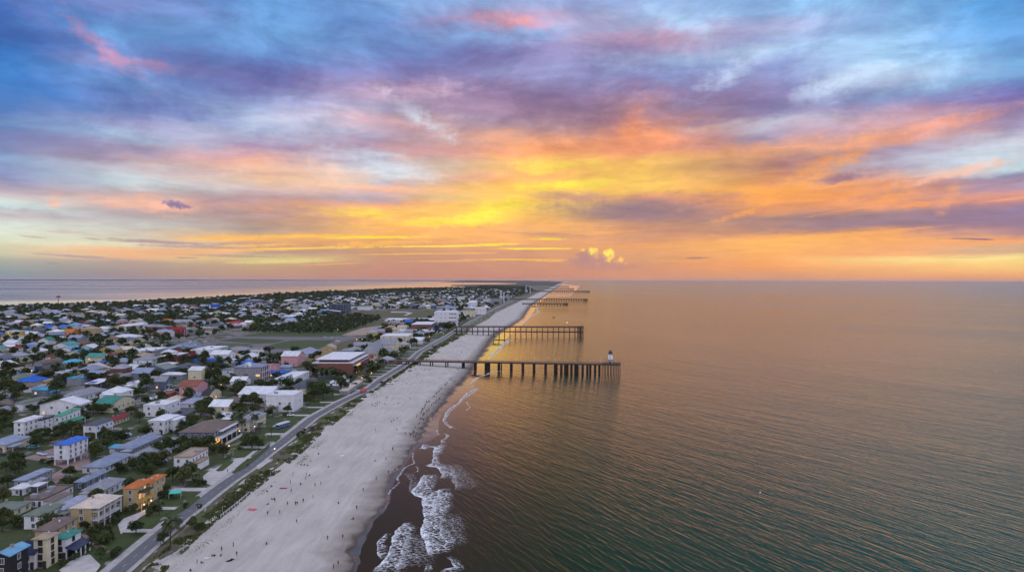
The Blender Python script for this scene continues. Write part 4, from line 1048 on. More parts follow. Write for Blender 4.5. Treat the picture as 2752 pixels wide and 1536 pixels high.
def ex_solar(o, wx, wy, h):
    for i in range(2):
        x = -wx * .28 + i * wx * .28
        mb = MB(); mb.add([(x - wx*.12, -wy*.44, h + .5), (x + wx*.12, -wy*.44, h + .5), (x + wx*.12, -wy*.1, h + .9), (x - wx*.12, -wy*.1, h + .9), (x - wx*.12, -wy*.44, h + .62), (x + wx*.12, -wy*.44, h + .62), (x + wx*.12, -wy*.1, h + 1.02), (x - wx*.12, -wy*.1, h + 1.02)],
                          [(0, 3, 2, 1), (4, 5, 6, 7), (0, 1, 5, 4), (1, 2, 6, 5), (2, 3, 7, 6), (3, 0, 4, 7)])
        mb.build('solar_panel', mat_plain('solar_blue', (14, 66, 170), .25), o)
def ex_skyl(o, wx, wy, h):
    for i in range(3):
        mb = MB(); x = -wx * .2 + i * wx * .18; mb.box(x - .8, x + .8, -wy * .2, -wy * .2 + 1.6, h + .26, h + .6); mb.build('skylight', M_glass, o)
def ex_penthouse(o, wx, wy, h):
    mb = MB(); mb.box(-wx * .4, wx * .32, -wy * .35, wy * .45, h + .26, h + 2.6); mb.build('upper_storey', mat_wall(WCOL['brick']), o)
    mb = MB(); mb.box(-wx * .46, wx * .40, -wy * .42, wy * .5, h + 2.61, h + 3.1); mb.build('upper_roof', mat_roof(RCOL['white'], 'flat'), o)
    x = wx / 2
    mb = MB(); mb.box(x + .002, x + .08, -wy * .30, -wy * .05, .5, h * .72); g = mb.build('lit_shopfront', M_lit, o); g['label'] = 'tall shopfront glowing yellow'
    mb = MB(); mb.box(x + .002, x + .08, -wy * .0, wy * .3, .5, h * .5); mb.build('glazed_front', M_glass, o)
    mb = MB(); mb.box(x - .01, x + 1.6, -wy / 2 - .6, wy / 2, h * .80, h * .80 + .5); mb.build('canopy', mat_plain('grey_canopy', (150, 146, 150), .7), o)
def ex_mint(o, wx, wy, h):
    mb = MB(); mb.box(wx / 2 + .002, wx / 2 + .2, wy * .05, wy * .49, .3, h - .2); mb.build('mint_panel', mat_wall(WCOL['mint']), o)
    mb = MB(); mb.box(-wx / 2, -wx * .26, -wy / 2 - .3, -wy / 2 - .01, 0, h - .1); p = mb.build('red_panel', mat_wall(WCOL['red']), o)
def ex_arch(o, wx, wy, h):
    mb = MB()
    for i in range(12):
        t0, t1 = PI * i / 12, PI * (i + 1) / 12
        y0, z0, y1, z1 = -wy * .4 * math.cos(t0), h * .2 + h * .95 * math.sin(t0), -wy * .4 * math.cos(t1), h * .2 + h * .95 * math.sin(t1)
        mb.tube((wx / 2 + .7, y0, z0), (wx / 2 + .7, y1, z1), .22, n=5)
    mb.tube((wx / 2 + .7, -wy * .4, h * .25), (wx / 2 + .7, wy * .4, h * .25), .2, n=4)
    mb.build('white_arch', M_white, o)
def ex_grid(o, wx, wy, h):
    n = 5
    for f_ in range(4):
        for i in range(n):
            add_window(o, wx / 2 - wx * .34 * (i + .5) / n, -wy / 2 - .007, h * (f_ + .5) / 4, 'S', 1.6, 1.9, False, True)
        balcony(o, wx / 2, wx / 2 + 1.8, -wy / 2, wy / 2, .4 + f_ * h / 4)

# ---- the near streets (zoom 1)
H(1, 683, 370, 540, 875, 205, 'hip', 'blue', 'white', 'white four-storey block on stilts with a bright blue roof', 'blue-roofed white block', rh=1.5, rk='seam', rows=3, stilt=2.6, cat='apartment block', name='apartment_block', extra=ex_blue)
H(1, 50, 245, -150, 290, 75, 'hip', 'bluegrey', 'cream', 'blue-grey hip-roofed house with cream walls cut by the frame edge', 'blue-grey hip house at the frame edge', rk='seam')
H(1, 250, 640, 140, 512, 118, 'hip', 'bluegrey', 'grey', 'two-storey grey house with blue-grey roof and a white annex before it', 'grey two-storey house', rk='seam')
H(1, 232, 672, 108, 365, 62, 'hip', 'white', 'white', 'low white annex with pale roof in front of the grey two-storey house', None, rh=1.4, wy=9)
H(1, 1040, 700, 830, 1245, 80, 'hip', 'grey', 'white', 'grey hip-roofed house between the cream balcony house and the orange villa', 'grey hip house by the villa')
H(1, 850, 610, 760, 1030, 70, 'hip', 'bluegrey', 'bluegrey', 'low slate-blue roofed house behind the grey hip house', None, rh=1.6, wy=16)
H(1, 1048, 450, 825, 1318, 58, 'hip', 'bluegrey', 'white', 'wide pale blue-grey hip roof on white walls beside the blue-roofed block', 'wide pale hip house')
H(1, 1370, 820, 1235, 1520, 215, 'hip', 'orange', 'tan', 'three-storey tan villa with bright orange tile roof and lit balcony', 'orange-roofed tan villa', rk='tile', rows=3, lit=.12, cat='villa', name='villa', extra=ex_villa)
H(1, 1500, 752, 1440, 1650, 195, 'hip', 'orange', 'tan', 'orange-roofed rear wing of the tan villa', None, rk='tile', rows=3, name='villa', cat='villa')
H(1, 915, 1005, 710, 1140, 205, 'hip', 'cream', 'tan', 'tan house with cream roof and white two-level balconies facing the sea', 'cream-roofed balcony house', rk='seam', rows=3, extra=ex_cream)
H(1, 415, 1010, 240, 632, 135, 'hip', 'greygreen', 'white', 'white two-storey house with grey-green roof behind the tan townhouses', 'white grey-green-roofed house')
H(1, 430, 790, 240, 725, 62, 'flat', 'brown', 'white', 'long white house with flat brown roof', 'flat brown-roofed house', rk='flat')
H(1, 150, 885, -110, 300, 48, 'hip', 'greygreen', 'cream', 'low wide house with grey-green roof near the frame edge', None, rh=1.6)
H(1, 640, 915, 525, 860, 100, 'hip', 'lav', 'white', 'white house with lavender-blue roof behind the cream balcony house', 'lavender-roofed white house', rh=1.5, rk='seam')
H(1, 95, 1580, -60, 268, 300, 'gable_y', 'lightblue', 'black', 'black-walled townhouse with light blue metal roof', 'black townhouse', rk='seam', rows=3, cat='townhouse', name='townhouse')
H(1, 345, 1412, 250, 470, 150, 'gable_x', 'navy', 'white', 'narrow white townhouse with navy gable roof', None, rows=2, cat='townhouse', name='townhouse', rh=3.0)
H(1, 470, 1400, 370, 560, 290, 'hip', 'tan', 'cream', 'tall cream townhouse with tan hip roof and tall dark windows', 'cream townhouse', rows=4, cat='townhouse', name='townhouse', dwin=True)
H(1, 665, 1312, 550, 800, 205, 'hip', 'teal', 'white', 'white townhouse with teal roof over a dark-roofed porch', 'teal-roofed townhouse', rows=3, cat='townhouse', name='townhouse', dwin=True, extra=ex_porch('navy', 2.9))
H(1, 540, 1215, 350, 760, 190, 'hip', 'brown', 'tan', 'long brown-roofed tan townhouse behind the teal-roofed one', None, rows=3, cat='townhouse', name='townhouse')
H(1, 1345, 255, 1150, 1620, 50, 'hip', 'bluegrey', 'grey', 'long low grey house with blue-grey hip roof', 'long blue-grey roof')
H(1, 1480, 335, 1300, 1850, 42, 'hip', 'grey', 'white', 'very long grey roof beside the hedge', None, rh=1.4)
H(1, 1190, 250, 1095, 1215, 30, 'shed', 'turq', 'white', 'small shed with turquoise roof', None, wind=False, cat='shed', name='shed', rh=.5, rk='seam')
# ---- zoom 2
H(2, 1065, 645, 810, 1415, 72, 'hip', 'grey', 'white', 'wide white house with large pale grey hip roof', 'large pale grey hip roof')
H(2, 305, 755, 200, 640, 88, 'hip', 'greygreen', 'white', 'white house with grey-green hip roof and small skylights', 'grey-green skylight roof')
H(2, 1490, 785, 1250, 1790, 95, 'gambrel_x', 'teal', 'cream', 'cream barn-shaped house with curved teal roof', 'teal barn-shaped house', rh=4.2)
H(2, 320, 1120, 185, 560, 210, 'hip', 'white', 'white', 'white three-storey apartment house with pale hip roof', 'white three-storey apartments', rows=3, rh=1.4, cat='apartment block', name='apartment_block')
H(2, 560, 1060, 400, 750, 170, 'flat', 'dark', 'white', 'white apartment wing with flat black roof', None, rows=3, rk='flat', cat='apartment block', name='apartment_block')
H(2, 810, 1010, 725, 1065, 175, 'shed', 'green', 'white', 'beach house with bright green metal roof over a glazed porch', 'bright green-roofed house', rk='seam', rh=1.4, extra=ex_porch('green', 3.4))
H(2, 1285, 1120, 1110, 1500, 165, 'hip', 'slate', 'white', 'white house on pillars with dark slate hip roof beside the pool', 'slate-roofed pillar house', stilt=3.0, rows=1)
H(2, 1510, 960, 1370, 1715, 58, 'gable_y', 'red', 'cream', 'low cream house with dark red roof', 'low red-roofed house', rh=1.6)
H(2, 1840, 470, 1690, 1975, 72, 'flat', 'white', 'white', 'small white house with overhanging flat white roof', None, rk='flat')
H(2, 1300, 475, 1130, 1480, 75, 'shed', 'white', 'dgrey', 'white-roofed house with two bright blue solar panels', 'solar-panel house', rk='seam', extra=ex_solar)
H(2, 1500, 430, 1440, 1740, 70, 'barrel_y', 'grey', 'grey', 'grey round-roofed building beside the solar-panel house', None, rh=3)
H(2, 800, 405, 740, 960, 150, 'flat', 'white', 'bluegrey', 'tall blue-grey ribbed building with flat roof', 'tall ribbed grey building', rk='flat')
H(2, 1075, 430, 890, 1240, 100, 'flat', 'turq', 'grey', 'grey building with turquoise flat roof', None, rk='flat')
H(2, 430, 515, 310, 660, 72, 'gable_x', 'brown', 'white', 'white house with brown curved roof', None)
H(2, 640, 565, 420, 800, 78, 'flat', 'turq', 'bluegrey', 'blue-grey house with turquoise roof deck', 'turquoise roof deck', rk='flat', lit=.15)
H(2, 100, 640, -50, 210, 60, 'hip', 'grey', 'grey', 'small grey hip-roofed house near the frame edge behind the brown one', None)
H(2, 60, 722, -90, 165, 48, 'gable_y', 'brown', 'grey', 'small brown-roofed house cut by the frame edge', None)
H(2, 60, 860, -60, 105, 90, 'barrel_y', 'grey', 'grey', 'grey round-topped shed cut by the frame edge', None, rh=2.5, wind=False)
H(2, 570, 232, 440, 825, 80, 'barrel_y', 'brown', 'grey', 'grey barn with rounded roof', 'grey rounded barn', rh=4)
H(2, 310, 268, 215, 440, 48, 'hip', 'bluegrey', 'bluegrey', 'low house with steel-blue roof', None)
H(2, 500, 245, 405, 550, 50, 'shed', 'navy', 'navy' if False else 'slate', 'small navy blue lean-to with white edge', None, rk='seam')
H(2, 260, 400, 80, 500, 66, 'hip', 'greygreen', 'cream', 'cream house with wide grey-green roof', None)
H(2, 600, 282, 550, 745, 30, 'gable_y', 'red', 'white', 'low house with long red roof beside the ribbed grey building', None)
H(2, 930, 172, 790, 1110, 45, 'hip', 'turq', 'cream', 'cream house with vivid turquoise roof', None, rk='seam')
H(2, 1310, 192, 1245, 1450, 68, 'hip', 'blue', 'white', 'white veranda house with strong blue roof', 'blue-roofed veranda house', rk='seam', extra=ex_porch('white', 2.6))
H(2, 600, 97, 525, 705, 52, 'gable_y', 'red', 'white', 'red-roofed white house with orange-lit porch', 'red-roofed house with lit porch', lit=.6)
H(2, 1700, 232, 1590, 1860, 48, 'hip', 'grey', 'grey', 'low grey hip-roofed house behind the white flat-roofed one', None)
H(2, 130, 215, -60, 185, 60, 'flat', 'white', 'white', 'white flat-roofed house with navy side', None, rk='flat')
H(2, 300, 75, 160, 480, 40, 'flat', 'white', 'cream', 'long cream house with white roof', None, rk='flat')
H(2, 2050, 665, 1925, 2150, 44, 'flat', 'white', 'mint', 'long teal garden pavilion with white roof', 'teal pavilion', rk='flat', cat='pavilion', name='pavilion')
# ---- zoom 3
H(3, 210, 1070, -5, 400, 175, 'hip', 'white', 'white', 'big white two-storey house with low white roof', 'big white two-storey house', rh=1.4, rk='seam')
H(3, 300, 128, 125, 530, 85, 'flat', 'white', 'red', 'red warehouse with flat white roof', 'red warehouse', rk='flat')
H(3, 300, 205, 95, 410, 58, 'hip', 'white', 'bluegrey', 'blue-grey building with bright white roof in front of the red warehouse', None, rh=1.5)
H(3, 700, 400, 525, 800, 175, 'gable_x', 'white', 'cream', 'tall cream house with white gable and orange-lit corner', 'tall cream gable house', rows=3, lit=.2, rh=2.6)
H(3, 440, 352, 160, 500, 70, 'hip', 'white', 'grey', 'grey house with curved white roof', None, rh=1.8)
H(3, 1500, 395, 1130, 1600, 215, 'hip', 'bluegrey', 'grey', 'large grey house with white balconies over red doors and a diamond gable window', 'red-door balcony house', rows=2, extra=ex_bays, rh=2.4)
H(3, 1700, 250, 1510, 1745, 92, 'flat', 'pink', 'pink', 'low salmon-pink house with blue shutters', 'salmon-pink house', rk='flat')
H(3, 1880, 232, 1735, 1920, 50, 'shed', 'bluegrey', 'ltblue', 'blue-roofed garage beside the salmon-pink house', None, rk='seam', wind=False)
H(3, 1900, 440, 1660, 2135, 92, 'flat', 'white', 'white', 'white flat-roofed hall with three dark skylights', 'white skylight hall', rk='flat', extra=ex_skyl)
H(3, 2110, 545, 1870, 2265, 92, 'hip', 'slate', 'cream', 'cream villa with dark slate hip roof and columns', 'slate-roofed cream villa', extra=ex_arc)
H(3, 1935, 772, 1560, 2055, 210, 'flat', 'white', 'white', 'big plain white box-shaped building', 'white box building', rk='flat', rows=1)
H(3, 1700, 785, 1545, 1780, 72, 'flat', 'tan', 'grey', 'low grey garage in front of the white box building', None, rk='flat', wind=False, cat='garage', name='garage', wy=7)
H(3, 1040, 755, 850, 1260, 60, 'hip', 'brown', 'brick', 'brown-roofed brick bungalow with warm porch light', 'brown-roofed bungalow', lit=.3)
H(3, 800, 640, 700, 965, 78, 'gambrel_x', 'dark', 'cream', 'cream house with dark barn roof', 'cream dark barn-roofed house', rh=4.0)
H(3, 720, 622, 505, 775, 48, 'hip', 'bluegrey', 'white', 'low blue-grey roofed house against the dark barn roof', None, wy=10)
H(3, 600, 722, 385, 760, 45, 'hip', 'lav', 'white', 'low white house with lavender hip roof', None)
H(3, 490, 885, 280, 610, 72, 'hip', 'slate', 'slate', 'dark slate house with lit orange window', 'dark slate house', lit=.1)
H(3, 340, 682, 180, 480, 52, 'hip', 'cream', 'grey', 'grey bungalow with cream roof', None)
H(3, 250, 592, 165, 365, 50, 'hip', 'rust', 'brick', 'small house with rust-red domed roof', None)
H(3, 1120, 905, 860, 1225, 62, 'flat', 'white', 'tan', 'tan house with blue-white flat roof and glowing porch', None, rk='flat', lit=.5)
H(3, 1340, 1045, 1130, 1560, 130, 'hip', 'grey', 'cream', 'cream house with grey hip roof behind the palm trees', 'cream house behind the palms')
H(3, 860, 1215, 400, 1140, 165, 'hip', 'brown', 'bluegrey', 'large slate-blue house with brown roof and lit seaward terrace', 'lit terrace house', rh=3.0, extra=ex_terrace, rows=2)
H(4, 430, 425, 250, 590, 128, 'flat', 'tan', 'white', 'white modern cube house with flat tan roof', 'white cube house', rk='flat', rows=2)
H(3, 1380, 152, 1155, 1440, 38, 'gable_x', 'blue', 'red', 'low red house with long blue roof', None, rk='seam', rh=1.5)
H(3, 1410, 105, 1210, 1510, 62, 'hip', 'white', 'white', 'white round-gabled house behind the blue-roofed red one', None)
# ---- zoom 6
H(6, 2240, 1140, 1990, 2345, 150, 'gable_x', 'white', 'pink', 'pink gabled house with white roof', 'pink gabled house', rh=4)
H(6, 930, 1052, 625, 1190, 150, 'flat', 'white', 'white', 'large white shop building with mint and dark red panels', 'mint-panelled shop building', rk='flat', extra=ex_mint)
H(6, 520, 690, 290, 560, 95, 'gable_x', 'red', 'red', 'red gabled hall with white arch on its front', 'red hall with white arch', rh=4, extra=ex_arch)
H(6, 980, 612, 775, 1168, 70, 'hip', 'slate', 'white', 'white arcaded hall with slate roof', 'white arcaded hall', extra=ex_arc)
H(6, 1230, 556, 1135, 1420, 56, 'gable_y', (176, 20, 40), 'white', 'bright red-roofed shop with white front', 'bright red-roofed shop')
H(6, 1700, 442, 1510, 1830, 44, 'hip', 'greygreen', 'cream', 'cream hall with pale green roof', None, lit=.2)
H(6, 2160, 452, 1985, 2576, 56, 'flat', 'white', 'ltblue', 'very long pale blue warehouse with white roof', 'long pale blue warehouse', rk='flat')
H(6, 1900, 546, 1745, 1995, 28, 'flat', 'white', 'grey', 'white oval-roofed pavilion at the park edge', None, rk='flat')
H(6, 930, 298, 905, 1075, 40, 'barrel_y', 'blue', 'white', 'white hall with bright blue arched roof', 'blue arched hall', rh=9)
H(6, 1010, 475, 900, 1045, 60, 'flat', 'brown', 'yellow', 'yellow-walled house with brown roof', None, rk='flat')
H(6, 700, 472, 550, 830, 70, 'hip', 'grey', 'grey', 'grey manor with wide grey roof', None)
H(6, 290, 500, 170, 385, 44, 'hip', 'orange', 'orange', 'orange domed house with lit windows', None, lit=.4)
H(6, 300, 722, 40, 325, 70, 'hip', 'orange', 'white', 'orange-roofed house beside the red hall', 'orange-roofed house by the red hall')
H(6, 1640, 215, 1450, 1740, 60, 'hip', 'grey', 'bluegrey', 'large grey hall near the lagoon trees', None)
H(6, 210, 392, 105, 248, 40, 'hip', 'pink', 'white', 'white house with pink rounded roof', None)
# ---- zoom 5
H(5, 1080, 702, 945, 1205, 66, 'gable_x', 'orange', 'orange', 'orange gabled house with glowing windows', 'orange gabled house', lit=.5, rh=5)
H(5, 1425, 692, 1215, 1530, 110, 'hip', 'tan', 'tan', 'large tan house with white front panel', 'large tan house', rh=4)
H(5, 1620, 625, 1535, 1700, 70, 'hip', 'grey', 'grey', 'rounded grey house beside the large tan house', None)
H(5, 1900, 612, 1700, 2215, 66, 'gable_y', 'white', 'cream', 'long cream hall with white gabled roof', 'long cream hall', lit=.15)
H(5, 2040, 787, 1660, 2170, 84, 'hip', 'white', 'cream', 'cream house with bright white hip roof', 'bright white hip roof')
H(5, 2500, 640, 2225, 2600, 90, 'flat', 'grey', 'brick', 'brick-red hall with grey roof', 'brick-red hall', rk='flat')
H(5, 390, 482, 265, 468, 62, 'hip', 'tan', 'ltblue', 'pale house with steep tan roof among the trees', 'steep tan roof', rh=6)
H(5, 120, 598, -30, 185, 50, 'gable_y', 'navy', 'white', 'navy blue roof at the frame edge', None)
H(5, 640, 617, 505, 790, 55, 'hip', 'brown', 'tan', 'tan house with brown roof and a lit gable', None, lit=.4)
H(5, 830, 702, 690, 960, 80, 'shed', 'white', 'grey', 'grey house with white slanted roof', None)
H(5, 860, 742, 765, 960, 55, 'flat', 'dark', 'white', 'white house with black flat roof in front of the orange gabled house', None, rk='flat')
H(5, 260, 800, 130, 420, 58, 'flat', 'white', 'white', 'long white flat-roofed house in the far rows', None, rk='flat')
H(5, 170, 948, 45, 345, 62, 'gable_y', 'red', 'white', 'white house with arcade and red roof', 'white arcade house', extra=ex_arc)
H(5, 1290, 987, 1175, 1410, 74, 'gable_x', 'turq', 'ltblue', 'light blue gabled house with turquoise gable', 'light blue gabled house', rh=3)
H(5, 820, 962, 700, 1180, 40, 'hip', 'brown', 'tan', 'long low house with brown roof', None)
H(5, 2290, 962, 1965, 2540, 50, 'flat', 'white', 'grey', 'long low hall with pale grey roof', 'long pale-roofed hall', rk='flat', lit=.1)
H(5, 1650, 938, 1480, 1675, 55, 'hip', 'greygreen', 'cream', 'cream cottage with olive roof', None)
H(5, 1280, 830, 1140, 1335, 30, 'hip', 'rust', 'grey', 'low house with red-brown roof', None)
H(5, 440, 897, 330, 520, 50, 'shed', 'blue', 'white', 'white house with blue-edged roof', None, rk='seam')
# ---- zoom 7
H(7, 760, 1172, 195, 985, 165, 'flat', 'white', 'brick', 'two-storey brick building with white roof and glowing shopfront by the pier', 'brick building by the pier', rk='flat', rows=1, cat='building', name='brick_building', extra=ex_penthouse)
H(7, 1090, 950, 870, 1240, 78, 'hip', 'grey', 'cream', 'cream house with very steep grey pyramid roof', 'grey pyramid-roofed house', rh=10)
H(7, 1290, 905, 1170, 1330, 60, 'hip', 'grey', 'grey', 'seaward wing under a grey pyramid roof', None, rh=5, wy=14)
H(7, 1345, 882, 1110, 1408, 130, 'gable_x', 'grey', 'cream', 'cream gabled house beside the shore road beyond the pyramid roof', 'cream gabled shore house', rh=6)
H(7, 850, 882, 575, 900, 45, 'hip', 'grey', 'grey', 'low grey roof against the pyramid-roofed house', None, wy=24)
H(7, 985, 812, 755, 1040, 52, 'gable_x', 'grey', 'white', 'grey-roofed house behind the pyramid roof', None)
H(7, 1520, 752, 1140, 1588, 118, 'flat', 'white', 'cream', 'cream building with white flat roof on the shore road', 'cream flat-roofed shore building', rk='flat')
H(7, 1785, 622, 1375, 1815, 62, 'flat', 'white', 'white', 'long white flat-roofed building before the brick hall', None, rk='flat')
H(7, 1845, 572, 1565, 2090, 100, 'flat', 'white', 'brick', 'long red brick hall with white roof', 'long red brick hall', rk='flat', rows=1)
H(7, 2010, 432, 1200, 2050, 22, 'flat', 'white', 'white', 'very long low white roof behind the brick hall', None, rk='flat', wind=False)
H(7, 2190, 505, 1885, 2290, 205, 'flat', 'white', 'white', 'tall cream and white hotel with stacked seaward balconies', 'white balcony hotel', rk='flat', rows=4, cat='hotel', name='hotel', extra=ex_grid, wy=40)
H(7, 150, 947, -60, 298, 62, 'hip', 'bluegrey', 'white', 'white hall with blue barrel-like roof beside the pink house', None, rk='seam', rh=5)
H(7, 600, 1382, 360, 712, 62, 'flat', 'white', 'grey', 'low white-roofed beach pavilion beside the shore road', 'white-roofed beach pavilion', rk='flat', wind=False, cat='pavilion', name='pavilion')
H(7, 690, 1440, 575, 900, 40, 'flat', 'cream', 'grey', 'long pale canopy roof next to the beach pavilion', None, rk='flat', wind=False, cat='pavilion', name='pavilion')
H(7, 690, 1252, 640, 705, 60, 'flat', 'white', 'white', 'small white kiosk near the brick building', None, rk='flat', wind=False, cat='kiosk', name='kiosk')
H(7, 655, 318, 430, 735, 125, 'flat', 'slate', 'slate', 'dark slate-blue glass block beyond the park', 'dark glass block', rk='flat', cat='office block', name='office_block')
H(7, 575, 342, 275, 605, 50, 'gable_y', 'white', 'slate', 'low hall with pale roof before the dark glass block', None)
for i, (a, b, c, d, e, rf, col_, wl, lb) in enumerate([
    (2195, 285, 1915, 2230, 50, 'hip', 'bluegrey', 'grey', 'wide blue-grey roof between the dry field and the hotel'),
    (1790, 250, 1660, 1890, 34, 'gable_x', 'bluegrey', 'white', 'blue-grey gabled house facing the dry field'),
    (1620, 248, 1470, 1660, 36, 'hip', 'slate', 'bluegrey', 'slate-blue hip roof facing the dry field'),
    (1840, 212, 1715, 1860, 36, 'hip', 'tan', 'tan', 'tan pyramid roof behind the slate-blue roofs'),
    (1110, 242, 1025, 1140, 60, 'flat', 'white', 'cream', 'cream colonnaded building facing the dry field'),
    (970, 255, 820, 1010, 38, 'shed', 'slate', 'white', 'white-fronted hall with slate roof facing the dry field'),
    (780, 262, 705, 810, 36, 'flat', 'white', 'white', 'small white block next to the dark glass block'),
    (1320, 232, 1190, 1335, 40, 'barrel_y', 'white', 'white', 'white arched hall facing the dry field'),
    (1470, 232, 1340, 1500, 36, 'flat', 'cream', 'cream', 'cream flat-roofed hall facing the dry field'),
    (2060, 172, 1890, 2080, 40, 'hip', 'bluegrey', 'bluegrey', 'blue-grey roof below the tall mast'),
    (2290, 150, 2200, 2330, 50, 'flat', 'white', 'white', 'white building at the foot of the tall mast'),
    (1390, 130, 1190, 1400, 36, 'hip', 'grey', 'cream', 'cream market hall with warm lights in the town centre'),
    (1800, 100, 1640, 1830, 36, 'hip', 'tan', 'grey', 'grey hall with tan roof in the town centre')]):
    H(7, a, c if False else b, c, d, e, rf, col_, wl, lb, None, lit=.2)
H(8, 765, 312, 690, 790, 60, 'flat', 'white', 'grey', 'pale slab building with twin white towers', 'twin-tower building', rk='flat')
H(8, 560, 345, 440, 620, 55, 'hip', 'grey', 'white', 'grey-roofed house beside the twin-tower building', None)
H(8, 670, 350, 530, 700, 70, 'flat', 'grey', 'grey', 'grey apartment slab in front of the twin-tower building', None, rk='flat')
H(8, 360, 400, 265, 380, 70, 'gable_x', 'white', 'white', 'white gabled house near the dune edge beyond the hotel', None, rh=6)
H(8, 470, 470, 350, 520, 60, 'gable_x', 'cream', 'white', 'white house with cream roof by the dune edge', None, rh=5)
H(8, 340, 500, 200, 350, 80, 'hip', 'greygreen', 'cream', 'cream house behind the balcony hotel', None)
NHAND = len(FOOT)
print('hand houses', NHAND)
# ------------------------------------------------------------------ labels from landmarks
SEEN = {}
ORD = ['', 'second ', 'third ', 'fourth ', 'fifth ', 'sixth ', 'seventh ', 'eighth ', 'ninth ', 'tenth ', 'eleventh ', 'twelfth ', 'thirteenth ', 'fourteenth ', 'fifteenth ', 'sixteenth ', 'seventeenth ', 'eighteenth ']
def where(x, y):
    best = min(LAND, key=lambda l: (l[0] - x) ** 2 + (l[1] - y) ** 2)
    dx, dy = x - best[0], y - best[1]
    if abs(dy) >= abs(dx): rel = 'behind the' if dy > 0 else 'in front of the'
    else: rel = 'seaward of the' if dx > 0 else 'inland of the'
    return rel + ' ' + best[2]
def autolabel(desc, x, y):
    w = where(x, y); k = desc + w
    n = SEEN.get(k, 0); SEEN[k] = n + 1
    s = (ORD[n] if n < len(ORD) else '%dth ' % (n + 1)) + desc + ' ' + w
    return s

fL = curve([(-1400, 868), (-500, 842), (0, 827), (125, 822), (286, 818), (446, 809), (668, 797), (846, 788), (942, 784), (1006, 781), (1090, 777), (1201, 775), (1284, 773.5)], 2.0)
def inpoly(x, y, P):
    c = False; j = len(P) - 1
    for i in range(len(P)):
        if (P[i][1] > y) != (P[j][1] > y) and x < (P[j][0] - P[i][0]) * (y - P[i][1]) / (P[j][1] - P[i][1]) + P[i][0]: c = not c
        j = i
    return c
def wpoly(k, pts): return [(p.x, p.y) for p in (zu(k, x, y) for x, y in pts)]
PARK = wpoly(6, [(300, 850), (330, 790), (900, 720), (1180, 640), (1400, 560), (2400, 440), (2800, 400)]) + wpoly(7, [(640, 330), (700, 270), (2000, 262), (1900, 380), (1180, 500), (1050, 640), (700, 830)]) + wpoly(6, [(3000, 950), (1190, 960)])
WOOD = wpoly(7, [(0, 600), (0, 440), (280, 400), (420, 345), (860, 345), (1130, 375), (1150, 410), (1000, 460), (880, 510), (640, 590), (300, 600)]) 
WOOD2 = wpoly(6, [(1500, 640), (1520, 560), (1700, 545), (2050, 530), (2576, 440), (2576, 640), (1900, 650)])
EMPTY_ = [wpoly(1, [(240,300),(540,190),(640,560),(500,480)]), wpoly(1, [(590,1438),(850,1260),(1010,1370),(960,1438)]), wpoly(4, [(500,640),(560,420),(1000,200),(1180,60),(1330,100),(1200,260),(840,460),(640,600)]), wpoly(3, [(1500,1110),(1560,860),(1980,880),(2050,940),(1700,1200)])]
def free(x, y, a, b, m=1.5):
    for (x0, x1, y0, y1) in FOOT:
        if x + a > x0 - m and x - a < x1 + m and y + b > y0 - m and y - b < y1 + m: return False
    return True
def in_view(x, y, m=25): return y > 150 and x > -0.752 * y - m
RN = ['white', 'grey', 'bluegrey', 'white', 'grey', 'lav', 'slate', 'brown', 'tan', 'greygreen', 'cream', 'white', 'grey', 'bluegrey', 'grey', 'white', 'grey', 'bluegrey', 'white', 'tan', 'slate', 'lightblue', 'teal', 'red', 'blue', 'rust']
WN = ['white', 'white', 'cream', 'grey', 'white', 'bluegrey', 'cream', 'tan', 'white', 'white', 'ltblue', 'cream', 'white', 'grey', 'yellow', 'pink', 'brick']
PR = {'lav': 'lavender', 'bluegrey': 'blue-grey', 'greygreen': 'grey-green', 'ltblue': 'light blue', 'lightblue': 'light blue', 'brick': 'brick'}
rnd = random.Random(21)
cands = []
y = 300.0
while y < 5200:
    sy = 24 if y < 1600 else 30
    x = max(-0.752 * y - 20, fL(y) + 25)
    xr = fR(y) - 22
    while x < xr:
        cands.append((x + rnd.uniform(-3, 3), y + rnd.uniform(-4, 4))); x += 21 if y < 1600 else 27
    y += sy
cands.sort(key=lambda c: c[1])
far_h = MB(); far_n = 0
FARM = []; FARI = {}
def fslot(kind, c):
    if (kind, c) not in FARI:
        FARI[(kind, c)] = len(FARM); FARM.append(mat_wall(WCOL[c]) if kind == 'w' else mat_roof(RCOL[c], 'flat'))
    return FARI[(kind, c)]
n_ind = NHAND
street = lambda x, y: (int((x + 4000) / 72) != int((x + 4000 + 9) / 72))
lamps_far = []
